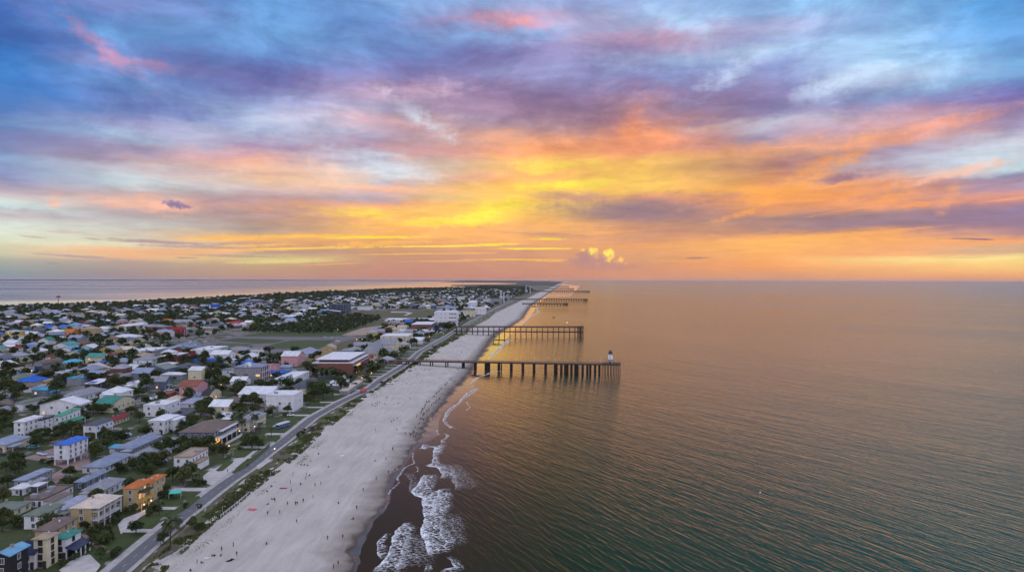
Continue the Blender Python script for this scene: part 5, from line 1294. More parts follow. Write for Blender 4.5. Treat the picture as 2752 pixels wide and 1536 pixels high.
for (x, y) in cands:
    if not in_view(x, y): continue
    if inpoly(x, y, PARK) or inpoly(x, y, WOOD2): continue
    if any(inpoly(x, y, P) for P in EMPTY_): continue
    shore_d = x - fL(y)
    dens = 0.0 if y < 430 else (0.72 if y < 1300 else 0.33)
    if shore_d < 480: dens *= 0.25
    if y > 3200: dens *= 0.6
    if y > 2200 and shore_d < 600: dens *= .6
    if rnd.random() > dens: continue
    a, b = rnd.uniform(5.5, 9.5), rnd.uniform(6, 10.5)
    if rnd.random() < .12: a *= 1.5
    if y > 1600: a *= 1.2; b *= 1.25
    if near_street(x, y, 5 + min(a, b) * .8): continue
    if not free(x, y, a, b, 1.2): continue
    h = rnd.choice([3.4, 3.8, 5.8, 6.4, 6.8, 9.0 if y > 700 else 6.2])
    rf = rnd.choice(['hip', 'hip', 'gable_x', 'gable_y', 'flat', 'hip', 'gable_x', 'barrel_x' if rnd.random() < .3 else 'hip'])
    rc = rnd.choice(RN if y < 1300 else RN[:15]); wc = rnd.choice(WN if y < 1300 else WN[:7])
    if y > 1300 and rnd.random() < .10: rc = rnd.choice(RN[17:])
    if rnd.random() < .07: a *= 1.5; b *= 1.4
    rh = min(3.6, .28 * 2 * min(a, b)) if rf != 'barrel_x' else 2.5
    rz = R(rnd.uniform(-4, 4))
    if n_ind < 300:
        n_ind += 1
        size = 'low' if h < 5 else ('tall' if h > 8 else ('broad' if a * b > 85 else 'plain'))
        rt = {'hip': 'hip-roofed', 'gable_x': 'gabled', 'gable_y': 'gabled', 'flat': 'flat-roofed', 'barrel_x': 'round-roofed'}[rf]
        lb = autolabel('%s %s %s house%s' % (size, PR.get(rc, rc), rt, '' if SEEN else ''), x, y)
        random.seed(int(x * 7 + y * 13))
        house(x, y, 2 * a, 2 * b, h, rf, rc, wc, rh=rh, rk='flat' if rf == 'flat' else rnd.choice(['shingle', 'seam']), rz=rz, label=lb, lit=.10, wind=(y < 1000), near=False, group='houses of the town')
        if rnd.random() < .7: LAND  # landmarks stay the hand-placed ones
    else:
        FOOT.append((x - a, x + a, y - b, y + b)); far_n += 1
        M = Matrix.Translation((x, y, GZ)) @ Matrix.Rotation(rz, 4, 'Z')
        w_ = wall_mesh(rf, 2 * a, 2 * b, h, rh); r_ = roof_mesh(rf, 2 * a, 2 * b, rh)
        far_h.add([M @ Vector(p) for p in w_.v], w_.f, fslot('w', wc)); far_h.add([M @ Vector((p[0], p[1], p[2] + h + .02)) for p in r_.v], r_.f, fslot('r', rc))
        if rnd.random() < (.16 if (x / y * F + 1376 > 930 and y < 3200) else .035): lamps_far.append((x + a + .5, y - b - .5, rnd.uniform(1.5, 4)))
o = far_h.build('distant_houses', FARM)
tag(o, 'hundreds of small pale houses packed in the far half of the town', None, None, 'stuff')
print('individual houses', n_ind, 'far', far_n)

# ------------------------------------------------------------------ vegetation
def leaf_mat(name, a, b):
    m, nt, p, _ = new_mat(name)
    g = nt.new('ShaderNodeNewGeometry')
    n = nt.noise(g.outputs['Position'], 0.45, 3, 0.6)
    oi = nt.new('ShaderNodeObjectInfo')
    f = nt.math('ADD', nt.math('ADD', nt.math('MULTIPLY', n, .7), nt.math('MULTIPLY', g.outputs['Random Per Island'], .4)), nt.math('MULTIPLY_ADD', oi.outputs['Random'], .35, -.12))
    nt.sv(p.inputs['Base Color'], nt.mix(nt.rng(f, .25, .9), a, b))
    p.inputs['Roughness'].default_value = .75
    return m
M_leaf = [leaf_mat('dark_leaves', (0.010, 0.021, 0.002, 1), (0.048, 0.075, 0.010, 1)), leaf_mat('olive_leaves', (0.016, 0.025, 0.003, 1), (0.070, 0.082, 0.013, 1))]
M_palm = leaf_mat('palm_leaves', (0.012, 0.022, 0.006, 1), (0.05, 0.066, 0.02, 1))
M_bark = mat_plain('bark', (78, 64, 54), .95, 0, .2, 3)
def leaf_quad(mb, c, s, rg):
    n = Vector((rg.gauss(0, 1), rg.gauss(0, 1), rg.gauss(0, 1) + .5)).normalized()
    a = n.orthogonal().normalized(); b = n.cross(a); t = rg.uniform(0, 6.28)
    a, b = a * math.cos(t) + b * math.sin(t), b * math.cos(t) - a * math.sin(t)
    s2 = s * rg.uniform(.5, .9)
    mb.add([c - a * s, c - b * s2 * .8 + n * s * .15, c + a * s, c + b * s2], [(0, 1, 2, 3)])
def make_crown(rg, r, hgt, z0, nl, leaf, lobes=9, flat=.75):
    """leaf clumps on the shells of several uneven lobes; radius r, crown from z0 to z0+hgt"""
    mb = MB(); L = []
    for i in range(lobes):
        t = rg.uniform(0, 6.28); d = r * rg.uniform(.15, .68) if i else 0
        z = z0 + hgt * (rg.uniform(.30, .80) if i else .62)
        L.append((Vector((d * math.cos(t), d * math.sin(t), z)), r * rg.uniform(.30, .52)))
    for i in range(nl):
        c, lr = L[int(rg.random() ** 1.0 * len(L))]
        v = Vector((rg.gauss(0, 1), rg.gauss(0, 1), rg.gauss(0, 1) + .35)).normalized()
        rr = lr * (rg.uniform(.72, 1.12) if rg.random() < .8 else rg.uniform(.2, .8))
        p = c + Vector((v.x * rr, v.y * rr, v.z * rr * flat))
        if p.z < z0 * .6: p.z = z0 * .6 + rg.uniform(0, .5)
        leaf_quad(mb, p, leaf * rg.uniform(.6, 1.3), rg)
    return mb, L
def make_tree(kind, seed, name='tree', r=4.5, h=8.0, nl=1500, leaf=.42):
    rg = random.Random(seed)
    o = empty(name, (0, 0, -500))
    z0 = h * .24
    cb, L = make_crown(rg, r, h - z0, z0, nl, leaf, 8 + seed % 4)
    cb.build('crown', M_leaf[kind], o)
    tb = MB(); bend = Vector((rg.uniform(-.3, .3), rg.uniform(-.3, .3), h * .42))
    tb.tube((0, 0, -.3), bend, .30, .19, 7)
    for (c, lr) in L[:6]: tb.tube(bend - Vector((0, 0, rg.uniform(.0, .8))), c, .13, .04, 5)
    tb.build('trunk', M_bark, o)
    return o
def make_palm(seed, h=9.0):
    rg = random.Random(seed); o = empty('palm_tree', (0, 0, -500)); tb = MB()
    pts = [Vector((0, 0, -.2))]; dx, dy = rg.uniform(-.5, .5), rg.uniform(-.5, .5)
    for i in range(1, 6): pts.append(Vector((dx * (i / 5) ** 2, dy * (i / 5) ** 2, h * i / 5)))
    for i in range(5): tb.tube(pts[i], pts[i + 1], .26 - .02 * i, .24 - .02 * i, 7)
    tb.build('trunk', M_bark, o)
    cb = MB(); top = pts[-1]
    for k in range(26):
        t = 2 * PI * k / 26 + rg.uniform(-.12, .12); el = rg.uniform(-.2, 1.1); Ln = rg.uniform(2.8, 3.9)
        d = Vector((math.cos(t), math.sin(t), 0)); side = Vector((-d.y, d.x, 0)); prev = top.copy(); v = d * math.cos(el) + Vector((0, 0, math.sin(el)))
        for s in range(7):
            q = prev + v * (Ln / 7); v = (v + Vector((0, 0, -.30))).normalized()
            w = .75 * math.sin(PI * (s + 1.2) / 8.6)
            for sg in (1, -1):
                cb.add([prev, q, q + side * w * sg * 1.0 + Vector((0, 0, -.25 * w)) + v * .25, prev + side * w * sg * .9 + Vector((0, 0, -.25 * w))], [(0, 1, 2, 3)])
            prev = q
    cb.build('crown', M_palm, o)
    return o
TP = [make_tree(i % 2, 11 + i, r=4.2 + .35 * (i % 3), h=7.2 + .6 * (i % 4)) for i in range(6)]
BP = []
for i in range(3):
    rg = random.Random(70 + i)
    cb, L = make_crown(rg, 1.7, 1.9, .1, 420, .26, 6, .8); b = cb.build('shrub', M_leaf[i % 2]); b.location = (0, 0, -500); BP.append(b)
PP = [make_palm(5), make_palm(9, 8.0)]
used = set()

TREES = [0]
def place_tree(x, y, r, label, group='trees among the houses', proto=None, z=GZ, hz=None):
    p = proto or TP[rnd.randrange(len(TP))]
    if p.name in used: c = copy_tree(p)
    else: c = p; used.add(p.name)
    s = r / 4.5
    c.location = (x, y, z - .05); c.rotation_euler = (0, 0, rnd.uniform(0, 6.28)); c.scale = (s, s, (hz or s) * rnd.uniform(.9, 1.1))
    tag(c, label, 'palm tree' if 'palm' in c.name else 'tree', group); TREES[0] += 1
    return c
def T(k, x, y, rpx, desc='dark leafy tree', group='trees among the houses'):
    p = zu(k, x, y + rpx * .3, GZ); r = rpx / ZM[k][2] * p.y / F
    place_tree(p.x, p.y, max(1.8, r), autolabel(desc, p.x, p.y), group, hz=max(.5, r / 4.5 * .9))
for q in [(1,150,430,95),(1,60,410,70),(1,45,930,90),(1,150,960,80),(1,20,1010,60),(1,700,480,80),(1,760,560,75),(1,660,560,60),(1,1360,1030,95),(1,1690,1010,80),(1,1610,1150,55),(1,1010,1290,75),(1,880,1200,55),(1,1040,1120,70),(1,920,1090,60),
          (1,1340,390,75),(1,1430,400,80),(1,1530,370,90),(1,1620,330,90),(1,1500,430,60),(1,1345,830,40),(1,1640,640,70),(1,420,110,60),(1,560,100,60),(1,780,60,60),(1,360,120,50),(1,1200,90,45),
          (4,240,500,90),(4,340,530,110),(4,440,500,95),(4,380,440,80),(4,100,240,80),(4,200,210,85),(4,330,190,85),(4,440,180,80),(4,60,330,70),(4,600,240,70),(4,560,160,60),(4,1030,170,85),(4,1100,190,60),(4,950,190,50),(4,240,980,75),(4,180,1040,60),(4,150,1130,60),(4,430,1000,65),(4,500,1040,50),(4,60,380,60),
          (3,740,740,115),(3,660,700,70),(3,1380,670,110),(3,1290,660,90),(3,1470,690,80),(3,1230,540,90),(3,1140,520,80),(3,1330,500,80),(3,1560,470,80),(3,1650,430,80),(3,1850,780,70),(3,2120,660,80),(3,2200,600,100),(3,2250,520,80),(3,2090,600,60),(3,420,860,65),(3,800,1180,75),(3,720,1230,60),(3,870,1300,60),
          (3,500,180,95),(3,560,230,60),(3,880,200,90),(3,970,240,100),(3,940,140,70),(3,760,90,85),(3,690,70,60),(3,1160,80,50),(3,600,440,60),(3,100,320,80),(3,40,260,80),(3,330,350,40),(3,980,490,60),(3,880,420,50),(3,1990,480,50),(3,2130,240,60),(3,2200,200,70),
          (2,60,960,110),(2,170,1000,95),(2,20,1030,80),(2,430,1110,60),(2,520,1080,70),(2,640,1070,75),(2,760,1060,70),(2,850,1090,50),(2,1010,1020,80),(2,1090,1040,60),(2,960,950,50),(2,390,740,50),(2,540,740,65),(2,640,700,80),(2,750,670,95),(2,950,670,90),(2,1040,720,80),(2,1130,760,85),(2,1240,790,90),(2,1350,780,90),(2,1440,760,70),(2,1290,690,60),(2,1540,790,40),
          (2,600,340,100),(2,520,360,50),(2,200,460,80),(2,60,470,80),(2,140,430,50),(2,1600,430,90),(2,1540,470,60),(2,1650,380,60),(2,1740,560,85),(2,1850,550,85),(2,1650,540,70),(2,2040,740,95),(2,1980,770,50),(2,1880,260,85),(2,1950,230,70),(2,2030,320,80),(2,2100,230,60),(2,1520,150,80),(2,1560,200,50),(2,770,190,60),(2,730,200,40),(2,450,100,75),(2,340,110,50),(2,100,240,100),(2,200,240,80),(2,1000,80,85),(2,1140,70,90),(2,1280,50,80),(2,820,60,85),(2,1800,80,60),(2,180,790,60),(2,120,800,40),
          (7,1080,1100,70),(7,1150,1080,60),(7,1030,1120,60),(7,120,1060,70),(7,230,1080,60),(7,400,1170,80),(7,480,1160,70),(7,320,1170,60),(7,950,1250,65),(7,1000,1270,40),(7,760,1230,40),(7,330,1390,80),(7,250,1400,60),(7,420,1390,50),(7,1180,600,80),(7,1250,610,70),(7,1110,620,60),(7,1640,660,60),(7,1700,650,50),(7,1780,640,50),(7,1920,560,70),(7,2080,540,80),(7,2140,530,60),(7,1510,510,50),(7,1590,500,50),(7,1790,720,40),(7,1510,750,35),(7,1400,980,40),
          (6,760,680,70),(6,720,620,60),(6,1450,620,50),(6,1600,600,70),(6,1660,560,60),(6,830,1010,90),(6,550,1110,120),(6,1050,1090,80),(6,1300,1020,60),(6,360,880,60),(6,1760,980,30),(6,330,440,90),(6,820,430,90),(6,1090,440,50)]:
    T(*q)
for (k, x, y, s, lb) in [(3,1185,1045,1.15,'tall bushy palm tree beside the lit terrace house'),(3,1240,1050,.9,'shorter palm tree just behind the tall bushy palm'),(3,1415,1035,1.0,'palm tree in front of the cream house with grey hip roof'),(3,1480,1060,.7,'small palm tree by the lamp on the lawn'),(3,1135,395,.9,'palm tree in the street before the red-door balcony house'),(3,1650,850,.8,'palm tree by the low grey garage'),(7,1530,770,.8,'palm tree beside the cream flat-roofed shore building'),(4,215,1235,1.1,'slender palm tree on the dune by the shore road bend'),(3,2110,770,.7,'palm tree on the lawn seaward of the white box building')]:
    p = zu(k, x, y); c = place_tree(p.x, p.y, 4.5 * s, lb, 'palm trees', PP[0 if s > .95 else 1]); c.scale = (s, s, s)
for i, y in enumerate([252, 286, 352, 376, 470, 498, 540, 588, 640, 668, 730, 790, 850, 905]):
    x = fR(y) - 9.5 - (i % 3)
    c = place_tree(x, y, 4.5 * .8, autolabel('small verge palm tree', x, y), 'palm trees', PP[1]); q = .62 + .1 * (i % 3); c.scale = (q, q, q)
hand_trees = TREES[0]
tpos = []
def treeable(x, y, r):
    if inpoly(x, y, PARK): return inpoly(x, y, WOOD) or inpoly(x, y, WOOD2)
    if any(inpoly(x, y, P) for P in EMPTY_): return False
    return free(x, y, r * .55, r * .55, 0) and x < fR(y) - 12 and not near_street(x, y, 4.6)
tc_ = []
y = 230.0
while y < 7500:
    st = 11 if y < 1500 else (16 if y < 3000 else 26)
    x = max(-0.752 * y - 10, fL(y) + 3)
    while x < fR(y) - 14:
        xx, yy = x + rnd.uniform(-4, 4), y + rnd.uniform(-4, 4)
        sd = xx - fL(yy)
        wood = inpoly(xx, yy, WOOD) or inpoly(xx, yy, WOOD2)
        dn = .42 if yy < 1200 else .78
        if sd < 480: dn = .86 if sd < 160 else (.95 if nz(xx, yy, 160, 3) > -.08 else .45)
        elif yy > 1700 and sd < 900: dn = .72
        if yy > 3600: dn = .75
        if wood: dn = 1.0
        if 205 < yy and rnd.random() < (dn if yy > 480 else .36) and treeable(xx, yy, 3.5): tc_.append((xx, yy, rnd.uniform(3.0, 6.4 if yy > 480 else 4.4) * (1.35 if yy > 3000 else 1.0) * (.8 if wood else (1.15 if sd < 300 else 1))))
        x += st
    y += st
tc_.sort(key=lambda t: t[1] - 40 * (t[2] - 3))
NI = 300 - TREES[0]
ind, rest = tc_[:max(0, NI)], tc_[max(0, NI):]
KD = ['dark leafy tree', 'round dark tree', 'broad green tree', 'small dense tree']
for (x, y, r) in ind:
    place_tree(x, y, r, autolabel(KD[3] if r < 3.2 else (KD[2] if r > 4.8 else KD[int(x) % 2]), x, y))
rg = random.Random(5)
cl = []
for i in range(7):
    cb, _ = make_crown(rg, 4.5, 6.0, 1.4, 74, 1.45, 7, .75); cl.append((np.array([tuple(p) for p in cb.v]), np.array(cb.f)))
VV = []; FF = []; nb = 0
for (x, y, r) in rest:
    v, f = cl[rg.randrange(7)]; s = r / 4.5; t = rg.uniform(0, 6.28); c_, s_ = math.cos(t), math.sin(t)
    q = np.stack([(v[:, 0] * c_ - v[:, 1] * s_) * s + x, (v[:, 0] * s_ + v[:, 1] * c_) * s + y, v[:, 2] * s * rg.uniform(.8, 1.2) + GZ], 1)
    VV.append(q); FF.append(f + nb); nb += len(v)
def bulk(name, VV, FF, mat):
    V = np.concatenate(VV); Fc = np.concatenate(FF); me = bpy.data.meshes.new(name); k = Fc.shape[1]
    me.vertices.add(len(V)); me.vertices.foreach_set('co', V.astype(np.float32).ravel())
    me.loops.add(Fc.size); me.loops.foreach_set('vertex_index', Fc.astype(np.int32).ravel())
    me.polygons.add(len(Fc)); me.polygons.foreach_set('loop_start', np.arange(0, Fc.size, k, dtype=np.int32)); me.polygons.foreach_set('loop_total', np.full(len(Fc), k, dtype=np.int32))
    me.materials.append(mat); me.update(calc_edges=True); me.validate()
    o = bpy.data.objects.new(name, me); COL.objects.link(o); return o
o = bulk('distant_woods', VV, FF, M_leaf[0])
tag(o, 'dark belts of small trees through the far town and along the lagoon', None, None, 'stuff')
print('trees', TREES[0], 'rest', len(rest))

# shrubs by the near houses and on the dune
SC = [0]
def shrub(x, y, s, label, group='garden shrubs'):
    p = BP[rnd.randrange(3)]
    if p.name in used: c = p.copy(); COL.objects.link(c)
    else: c = p; used.add(p.name)
    c.location = (x, y, GZ + .1); c.scale = (s, s, s * rnd.uniform(.8, 1.1)); c.rotation_euler = (0, 0, rnd.uniform(0, 6.28))
    tag(c, label, 'shrub', group)
for (k, x, y, s) in [(1,850,1010,1.4),(1,700,960,1.3),(1,780,960,1.3),(1,960,1050,1.4),(1,1080,1060,1.4),(1,1160,960,1.2),(1,1200,900,1.2),(1,1120,1110,1.3),(1,950,1130,1.4),(1,980,1170,1.3),(1,1090,1150,1.1),(1,1260,850,1.1),(1,1500,850,1.2),(1,1540,820,1.1),(1,1590,830,1),(1,1480,880,1),(1,1620,690,1.3),(1,1570,700,1.1),(1,430,350,1.2),(1,480,370,1.2),(1,530,360,1.1),(1,170,1000,1.4),(1,1190,450,1.2),(1,1260,440,1.2),(1,640,1380,1),(1,760,1320,1.0),(1,840,1250,1.1),(1,1180,1260,1.2),(1,1140,1290,1.0),
                     (4,110,660,1.2),(4,160,680,1.2),(4,210,700,1.2),(4,60,800,1.1),(4,30,830,1.1),(4,120,770,.9),(4,90,790,.9),(4,370,800,.9),(4,515,800,.8),(4,500,570,1.3),(4,560,560,1.0),(4,640,230,1.1),(4,700,60,1.0),(3,1560,770,1.0),(3,1900,820,1.1),(3,1820,830,1.1),(3,2040,1080,1.2),(3,1990,1110,1.1),(3,2090,1040,1),(3,1200,1290,1.1),(3,300,1060,1.0),(2,1350,1140,1.2),(2,1430,1130,1.1),(2,1560,1160,1.3),(2,1620,1140,1.3),(2,560,1200,1.2),(2,640,1190,1.2),(2,1230,1310,1),(2,900,300,1)]:
    p = zu(k, x, y); shrub(p.x, p.y, s, autolabel('low dark shrub', p.x, p.y))
# dune grass tufts: nobody could count them
VV = []; FF = []; nb = 0; rg = np.random.default_rng(3)
for i in range(42000):
    y = 175 + 900 * rg.random() ** 1.8; a, b = fR(y) + 6, fE(y)
    t = rg.random() ** .8; x = a + (b - a) * t
    dnv = nz(x, y, 9, 4) + .5 * nz(x, y, 3, 2)
    if dnv < -.02 + (.3 if t < .2 else 0): continue
    s = rg.uniform(.18, .45) * (1 + y / 700); z = 2.45 + .9 * math.sin(PI * min(t, 1)) * (.6 + nz(x, y, 8, 1))
    th = rg.random() * 6.28; dx, dy = math.cos(th) * s * .6, math.sin(th) * s * .6; lx, ly = rg.normal() * .3 * s, rg.normal() * .3 * s
    VV.append(np.array([(x - dx, y - dy, z - .1), (x + dx, y + dy, z - .1), (x + dx * .6 + lx, y + dy * .6 + ly, z + s * .8), (x - dx * .6 + lx, y - dy * .6 + ly, z + s * .7)]))
    FF.append(np.array([[0, 1, 2, 3]]) + nb); nb += 4
# outliers of grass spilling onto the sand
for i in range(45):
    y = 175 + 700 * rg.random() ** 1.6; cx = fE(y) + rg.uniform(.2, 4.0); 
    for j in range(int(rg.uniform(20, 90))):
        x, yy = cx + rg.normal() * .9, y + rg.normal() * 3.2; s = rg.uniform(.12, .28) * (1 + y / 700); th = rg.random() * 6.28; dx, dy = math.cos(th) * s * .6, math.sin(th) * s * .6
        q = min(1, max(0, (x - fE(yy) + 3) / (fW(yy) - fE(yy) + 3))); z = 2.5 - 2.05 * q ** .8
        VV.append(np.array([(x - dx, yy - dy, z - .1), (x + dx, yy + dy, z - .1), (x + dx * .6, yy + dy * .6, z + s * .8), (x - dx * .6, yy - dy * .6, z + s * .7)])); FF.append(np.array([[0, 1, 2, 3]]) + nb); nb += 4
o = bulk('dune_grass', VV, FF, leaf_mat('dune_grass_blades', (0.028, 0.042, 0.007, 1), (0.105, 0.120, 0.026, 1)))
tag(o, 'dark green beach grass along the dune and spilling onto the sand', None, None, 'stuff')

# cars parked along the inner streets
AUTOC = []
for i in range(400):
    if len(AUTOC) >= 46: break
    y = 460 + 700 * rnd.random() ** 1.3; q = rnd.choice(SX); x = fR(y) - q + rnd.choice((-2.0, 2.0))
    if x < -.74 * y: continue
    if free(x, y, 2.6, 2.6, .6) and not inpoly(x, y, PARK) and all(math.hypot(x - q[0], y - q[1]) > 6 for q in AUTOC): AUTOC.append((x, y))
# ------------------------------------------------------------------ piers
M_pile = mat_plain('wet_pile', (44, 36, 34), .8, 0, .2, 1.0)
M_deck = mat_plain('pier_deck', (110, 86, 74), .85, 0, .15, .6)
M_girder = mat_plain('pier_girder', (70, 54, 48), .85, 0, .15, .6)
def pier(P0, P1, z0, z1, width, label, cat='pier', bents=None, nb=20, rows=2, head=None, thick=1.0, lower=None, rail=True, pr=.58):
    d = Vector((P1.x - P0.x, P1.y - P0.y, 0)); L = d.length; ang = math.atan2(d.y, d.x)
    o = empty('pier', (P0.x, P0.y, 0), ang); tag(o, label, cat)
    w = width / 2
    zt = lambda s: z0 + (z1 - z0) * s / L
    mb = MB(); n = 24
    v = []; f = []
    for i in range(n + 1):
        s = L * i / n; z = zt(s); v += [(s, -w, z), (s, w, z), (s, w, z - .35), (s, -w, z - .35)]
    for i in range(n):
        a = i * 4
        for j in range(4): f.append((a + j, a + (j + 1) % 4, a + 4 + (j + 1) % 4, a + 4 + j))
    f += [(3, 2, 1, 0), (n * 4, n * 4 + 1, n * 4 + 2, n * 4 + 3)]
    mb.add(v, f); mb.build('deck', M_deck, o)
    for sg in (-1, 1):
        mb = MB()
        for i in range(n):
            s, s2 = L * i / n, L * (i + 1) / n
            y0, y1 = sorted((sg * (w - .5), sg * (w - .1)))
            mb.add([(s, y0, zt(s) - .36), (s, y1, zt(s) - .36), (s2, y1, zt(s2) - .36), (s2, y0, zt(s2) - .36), (s, y0, zt(s) - .36 - thick), (s, y1, zt(s) - .36 - thick), (s2, y1, zt(s2) - .36 - thick), (s2, y0, zt(s2) - .36 - thick)],
                   [(0, 1, 2, 3), (7, 6, 5, 4), (0, 3, 7, 4), (1, 5, 6, 2)])
        mb.build('girder', M_girder, o)
    if rail:
        for sg in (-1, 1):
            mb = MB()
            mb.tube((0, sg * (w - .1), zt(0) + 1.05), (L, sg * (w - .1), zt(L) + 1.05), .07, n=4)
            mb.tube((0, sg * (w - .1), zt(0) + .55), (L, sg * (w - .1), zt(L) + .55), .05, n=4)
            k = int(L / 2.4)
            for i in range(k + 1):
                s = L * i / k; mb.box(s - .06, s + .06, sg * (w - .1) - .06, sg * (w - .1) + .06, zt(s), zt(s) + 1.05)
            mb.build('railing', M_girder, o)
    bs = bents if bents else [L * (i + .5) / nb for i in range(nb)]
    for s in bs:
        s, k = s if isinstance(s, tuple) else (s, rows)
        wx, wy = P0.x + d.x * s / L, P0.y + d.y * s / L
        for j in range(k):
            y = -w + .6 + (2 * w - 1.2) * j / max(1, k - 1)
            mb = MB(); mb.tube((s, y, -3.0), (s, y, zt(s) - .4), pr * 1.1, pr, 7); mb.build('pile', M_pile, o)
        mb = MB(); mb.box(s - .3, s + .3, -w, w, zt(s) - 1.3 - .36, zt(s) - .8 - .2); mb.build('cross_beam', M_girder, o)
    if lower:
        mb = MB(); mb.box(0 if lower[1] is None else lower[1], L, -w, w, lower[0] - 1.2, lower[0] + .4); mb.build('lower_deck', M_girder, o)
        for i in range(int(L / 9)):
            s = L * i / int(L / 9); mb = MB(); mb.tube((s, w - .3, lower[0]), (min(L, s + 9), w - .3, zt(s) - .6), .12, n=4); mb.build('brace', M_pile, o)
    if head:
        hl, hw = head
        mb = MB(); mb.box(L - hl, L + .4, -hw, hw, z1 - 1.2, z1 + .02); mb.build('head_platform', M_girder, o)
        for i in range(6):
            for j in (-1, 1):
                mb = MB(); mb.tube((L - hl + .4 + (hl - .4) * i / 5, j * (hw - .5), -3), (L - hl + .4 + (hl - .4) * i / 5, j * (hw - .5), z1 - 1.1), .42, .38, 6); mb.build('head_pile', M_pile, o)
        mb = MB()
        for a, b in (((L - hl, -hw), (L + .3, -hw)), ((L + .3, -hw), (L + .3, hw)), ((L + .3, hw), (L - hl, hw))):
            mb.tube((a[0], a[1], z1 + 1.1), (b[0], b[1], z1 + 1.1), .08, n=4)
            for i in range(9):
                x = a[0] + (b[0] - a[0]) * i / 8; y = a[1] + (b[1] - a[1]) * i / 8; mb.box(x - .06, x + .06, y - .06, y + .06, z1, z1 + 1.1)
        mb.build('head_railing', M_girder, o)
    return o, L, ang
A0 = unp(1245.6, 989, .5); A1 = unp(1664, 1008, 0)
dv = (A1 - A0); Pstart = A0 - dv * (102 / dv.x) ; Pstart.z = 0; A1.z = 0
Lp = math.hypot(A1.x - Pstart.x, A1.y - Pstart.y)
def s_at(px8):
    px = zp(8, px8, 0)[0]; k = (px - 1376) / F
    # intersection of the column with the pier line
    dx, dy = A1.x - Pstart.x, A1.y - Pstart.y
    t = (k * Pstart.y - Pstart.x) / (dx - k * dy); return t * Lp
bents = [(s_at(q), r_) for q, r_ in [(-830, 2), (-700, 2), (-560, 2), (-470, 2), (-330, 2), (-180, 2), (5, 2), (205, 3), (350, 3), (480, 3), (512, 3), (636, 3), (656, 2), (785, 4), (925, 4), (1060, 4), (1200, 3), (1315, 3), (1330, 2), (1390, 2), (1437, 2), (1463, 2), (1512, 2), (1560, 2), (1585, 3), (1648, 2), (1705, 2), (1740, 2), (1798, 3), (1850, 2)]]
po, L_, ang_ = pier(Pstart, A1, 5.4, 10.9, 7.0, 'long timber pier crossing the beach with a white lighthouse at its end', bents=[b for b in bents if b[0] > 2], head=(15.5, 6.5))
LAND.append((A1.x, A1.y, 'lighthouse pier'))
B0 = unp(1222, 896, 1.5); B0.z = 0; B1 = unp(1567, 903.4, 0); B1.z = 0; B0.y = B1.y + 8
pier(B0, B1, 15.0, 15.4, 5.0, 'double-deck pier with open frame beyond the lighthouse pier', nb=24, rows=2, lower=(7.2, None), head=(9, 3.4), thick=1.3, pr=.55)
for (xa, xb, yb, dz, ww, nb, lb) in [(1427, 1526, 819.7, 6.5, 7, 16, 'short dark far pier, the lowest of the far row'), (1378, 1579, 808.5, 8.5, 9, 34, 'long dark far pier with dense piles'), (1458, 1585, 785.6, 10.5, 10, 30, 'dark far pier with a lookout box near its tip'),
                                     (1476, 1543, 777.4, 9.5, 10, 22, 'thin dark far pier beyond the lookout-box pier'), (1487, 1529, 770.5, 9, 10, 18, 'farthest tiny pier line near the vanishing shore')]:
    a, b = unp(xa - (24 if yb > 780 else 10), yb, 0), unp(xb, yb, 0); a = Vector(((xa - (24 if yb > 780 else 10) - 1376) / F * b.y, b.y, 0)); b.x = (xb - 1376) / F * a.y
    pier(a, b, dz, dz, ww + 3, lb, nb=nb, rows=2, thick=2.4 if a.y < 4000 else 4.0, rail=True, pr=1.1 if a.y < 4000 else 1.8, head=(14 if a.y < 4000 else 22, ww * .9) if a.y < 5000 else None)

# lighthouse on the pier head
hx = Lp - 8.3; lx = Pstart.x + math.cos(ang_) * hx; ly = Pstart.y + math.sin(ang_) * hx; lz = 10.93
lo = empty('lighthouse', (lx, ly, lz), ang_); lo.scale = (1.18, 1.18, 1.04); tag(lo, 'small white lighthouse with dark lantern roof on the end of the pier', 'lighthouse')
M_lhw = mat_wall((232, 230, 228)); M_dark = mat_plain('dark_iron', (52, 44, 46), .5)
mb = MB(); mb.lathe([(2.35, 0), (2.3, 3.9), (2.0, 3.95)], 8); mb.build('base', mat_wall((150, 140, 140)), lo)
mb = MB(); mb.lathe([(1.98, 3.94), (1.75, 8.6)], 8); mb.build('tower', M_lhw, lo)
mb = MB(); mb.lathe([(2.4, 8.61), (2.4, 8.8)], 8); mb.build('gallery', M_dark, lo)
mb = MB(); mb.lathe([(1.35, 8.8), (1.35, 10.0)], 8); mb.build('lantern', M_glass, lo)
mb = MB(); mb.lathe([(2.1, 10.0), (1.5, 10.7), (.35, 11.7), (.12, 12.9)], 8); mb.build('roof', M_dark, lo)
mb = MB(); mb.box(-.5, .5, -2.55, -2.3, .1, 2.1); mb.build('door', M_dark, lo)
for i in range(3):
    mb = MB(); mb.box(-.25, .25, -2.0 + .05 * i, -1.7, 4.6 + 1.3 * i, 5.2 + 1.3 * i); mb.build('window', M_glass, lo)

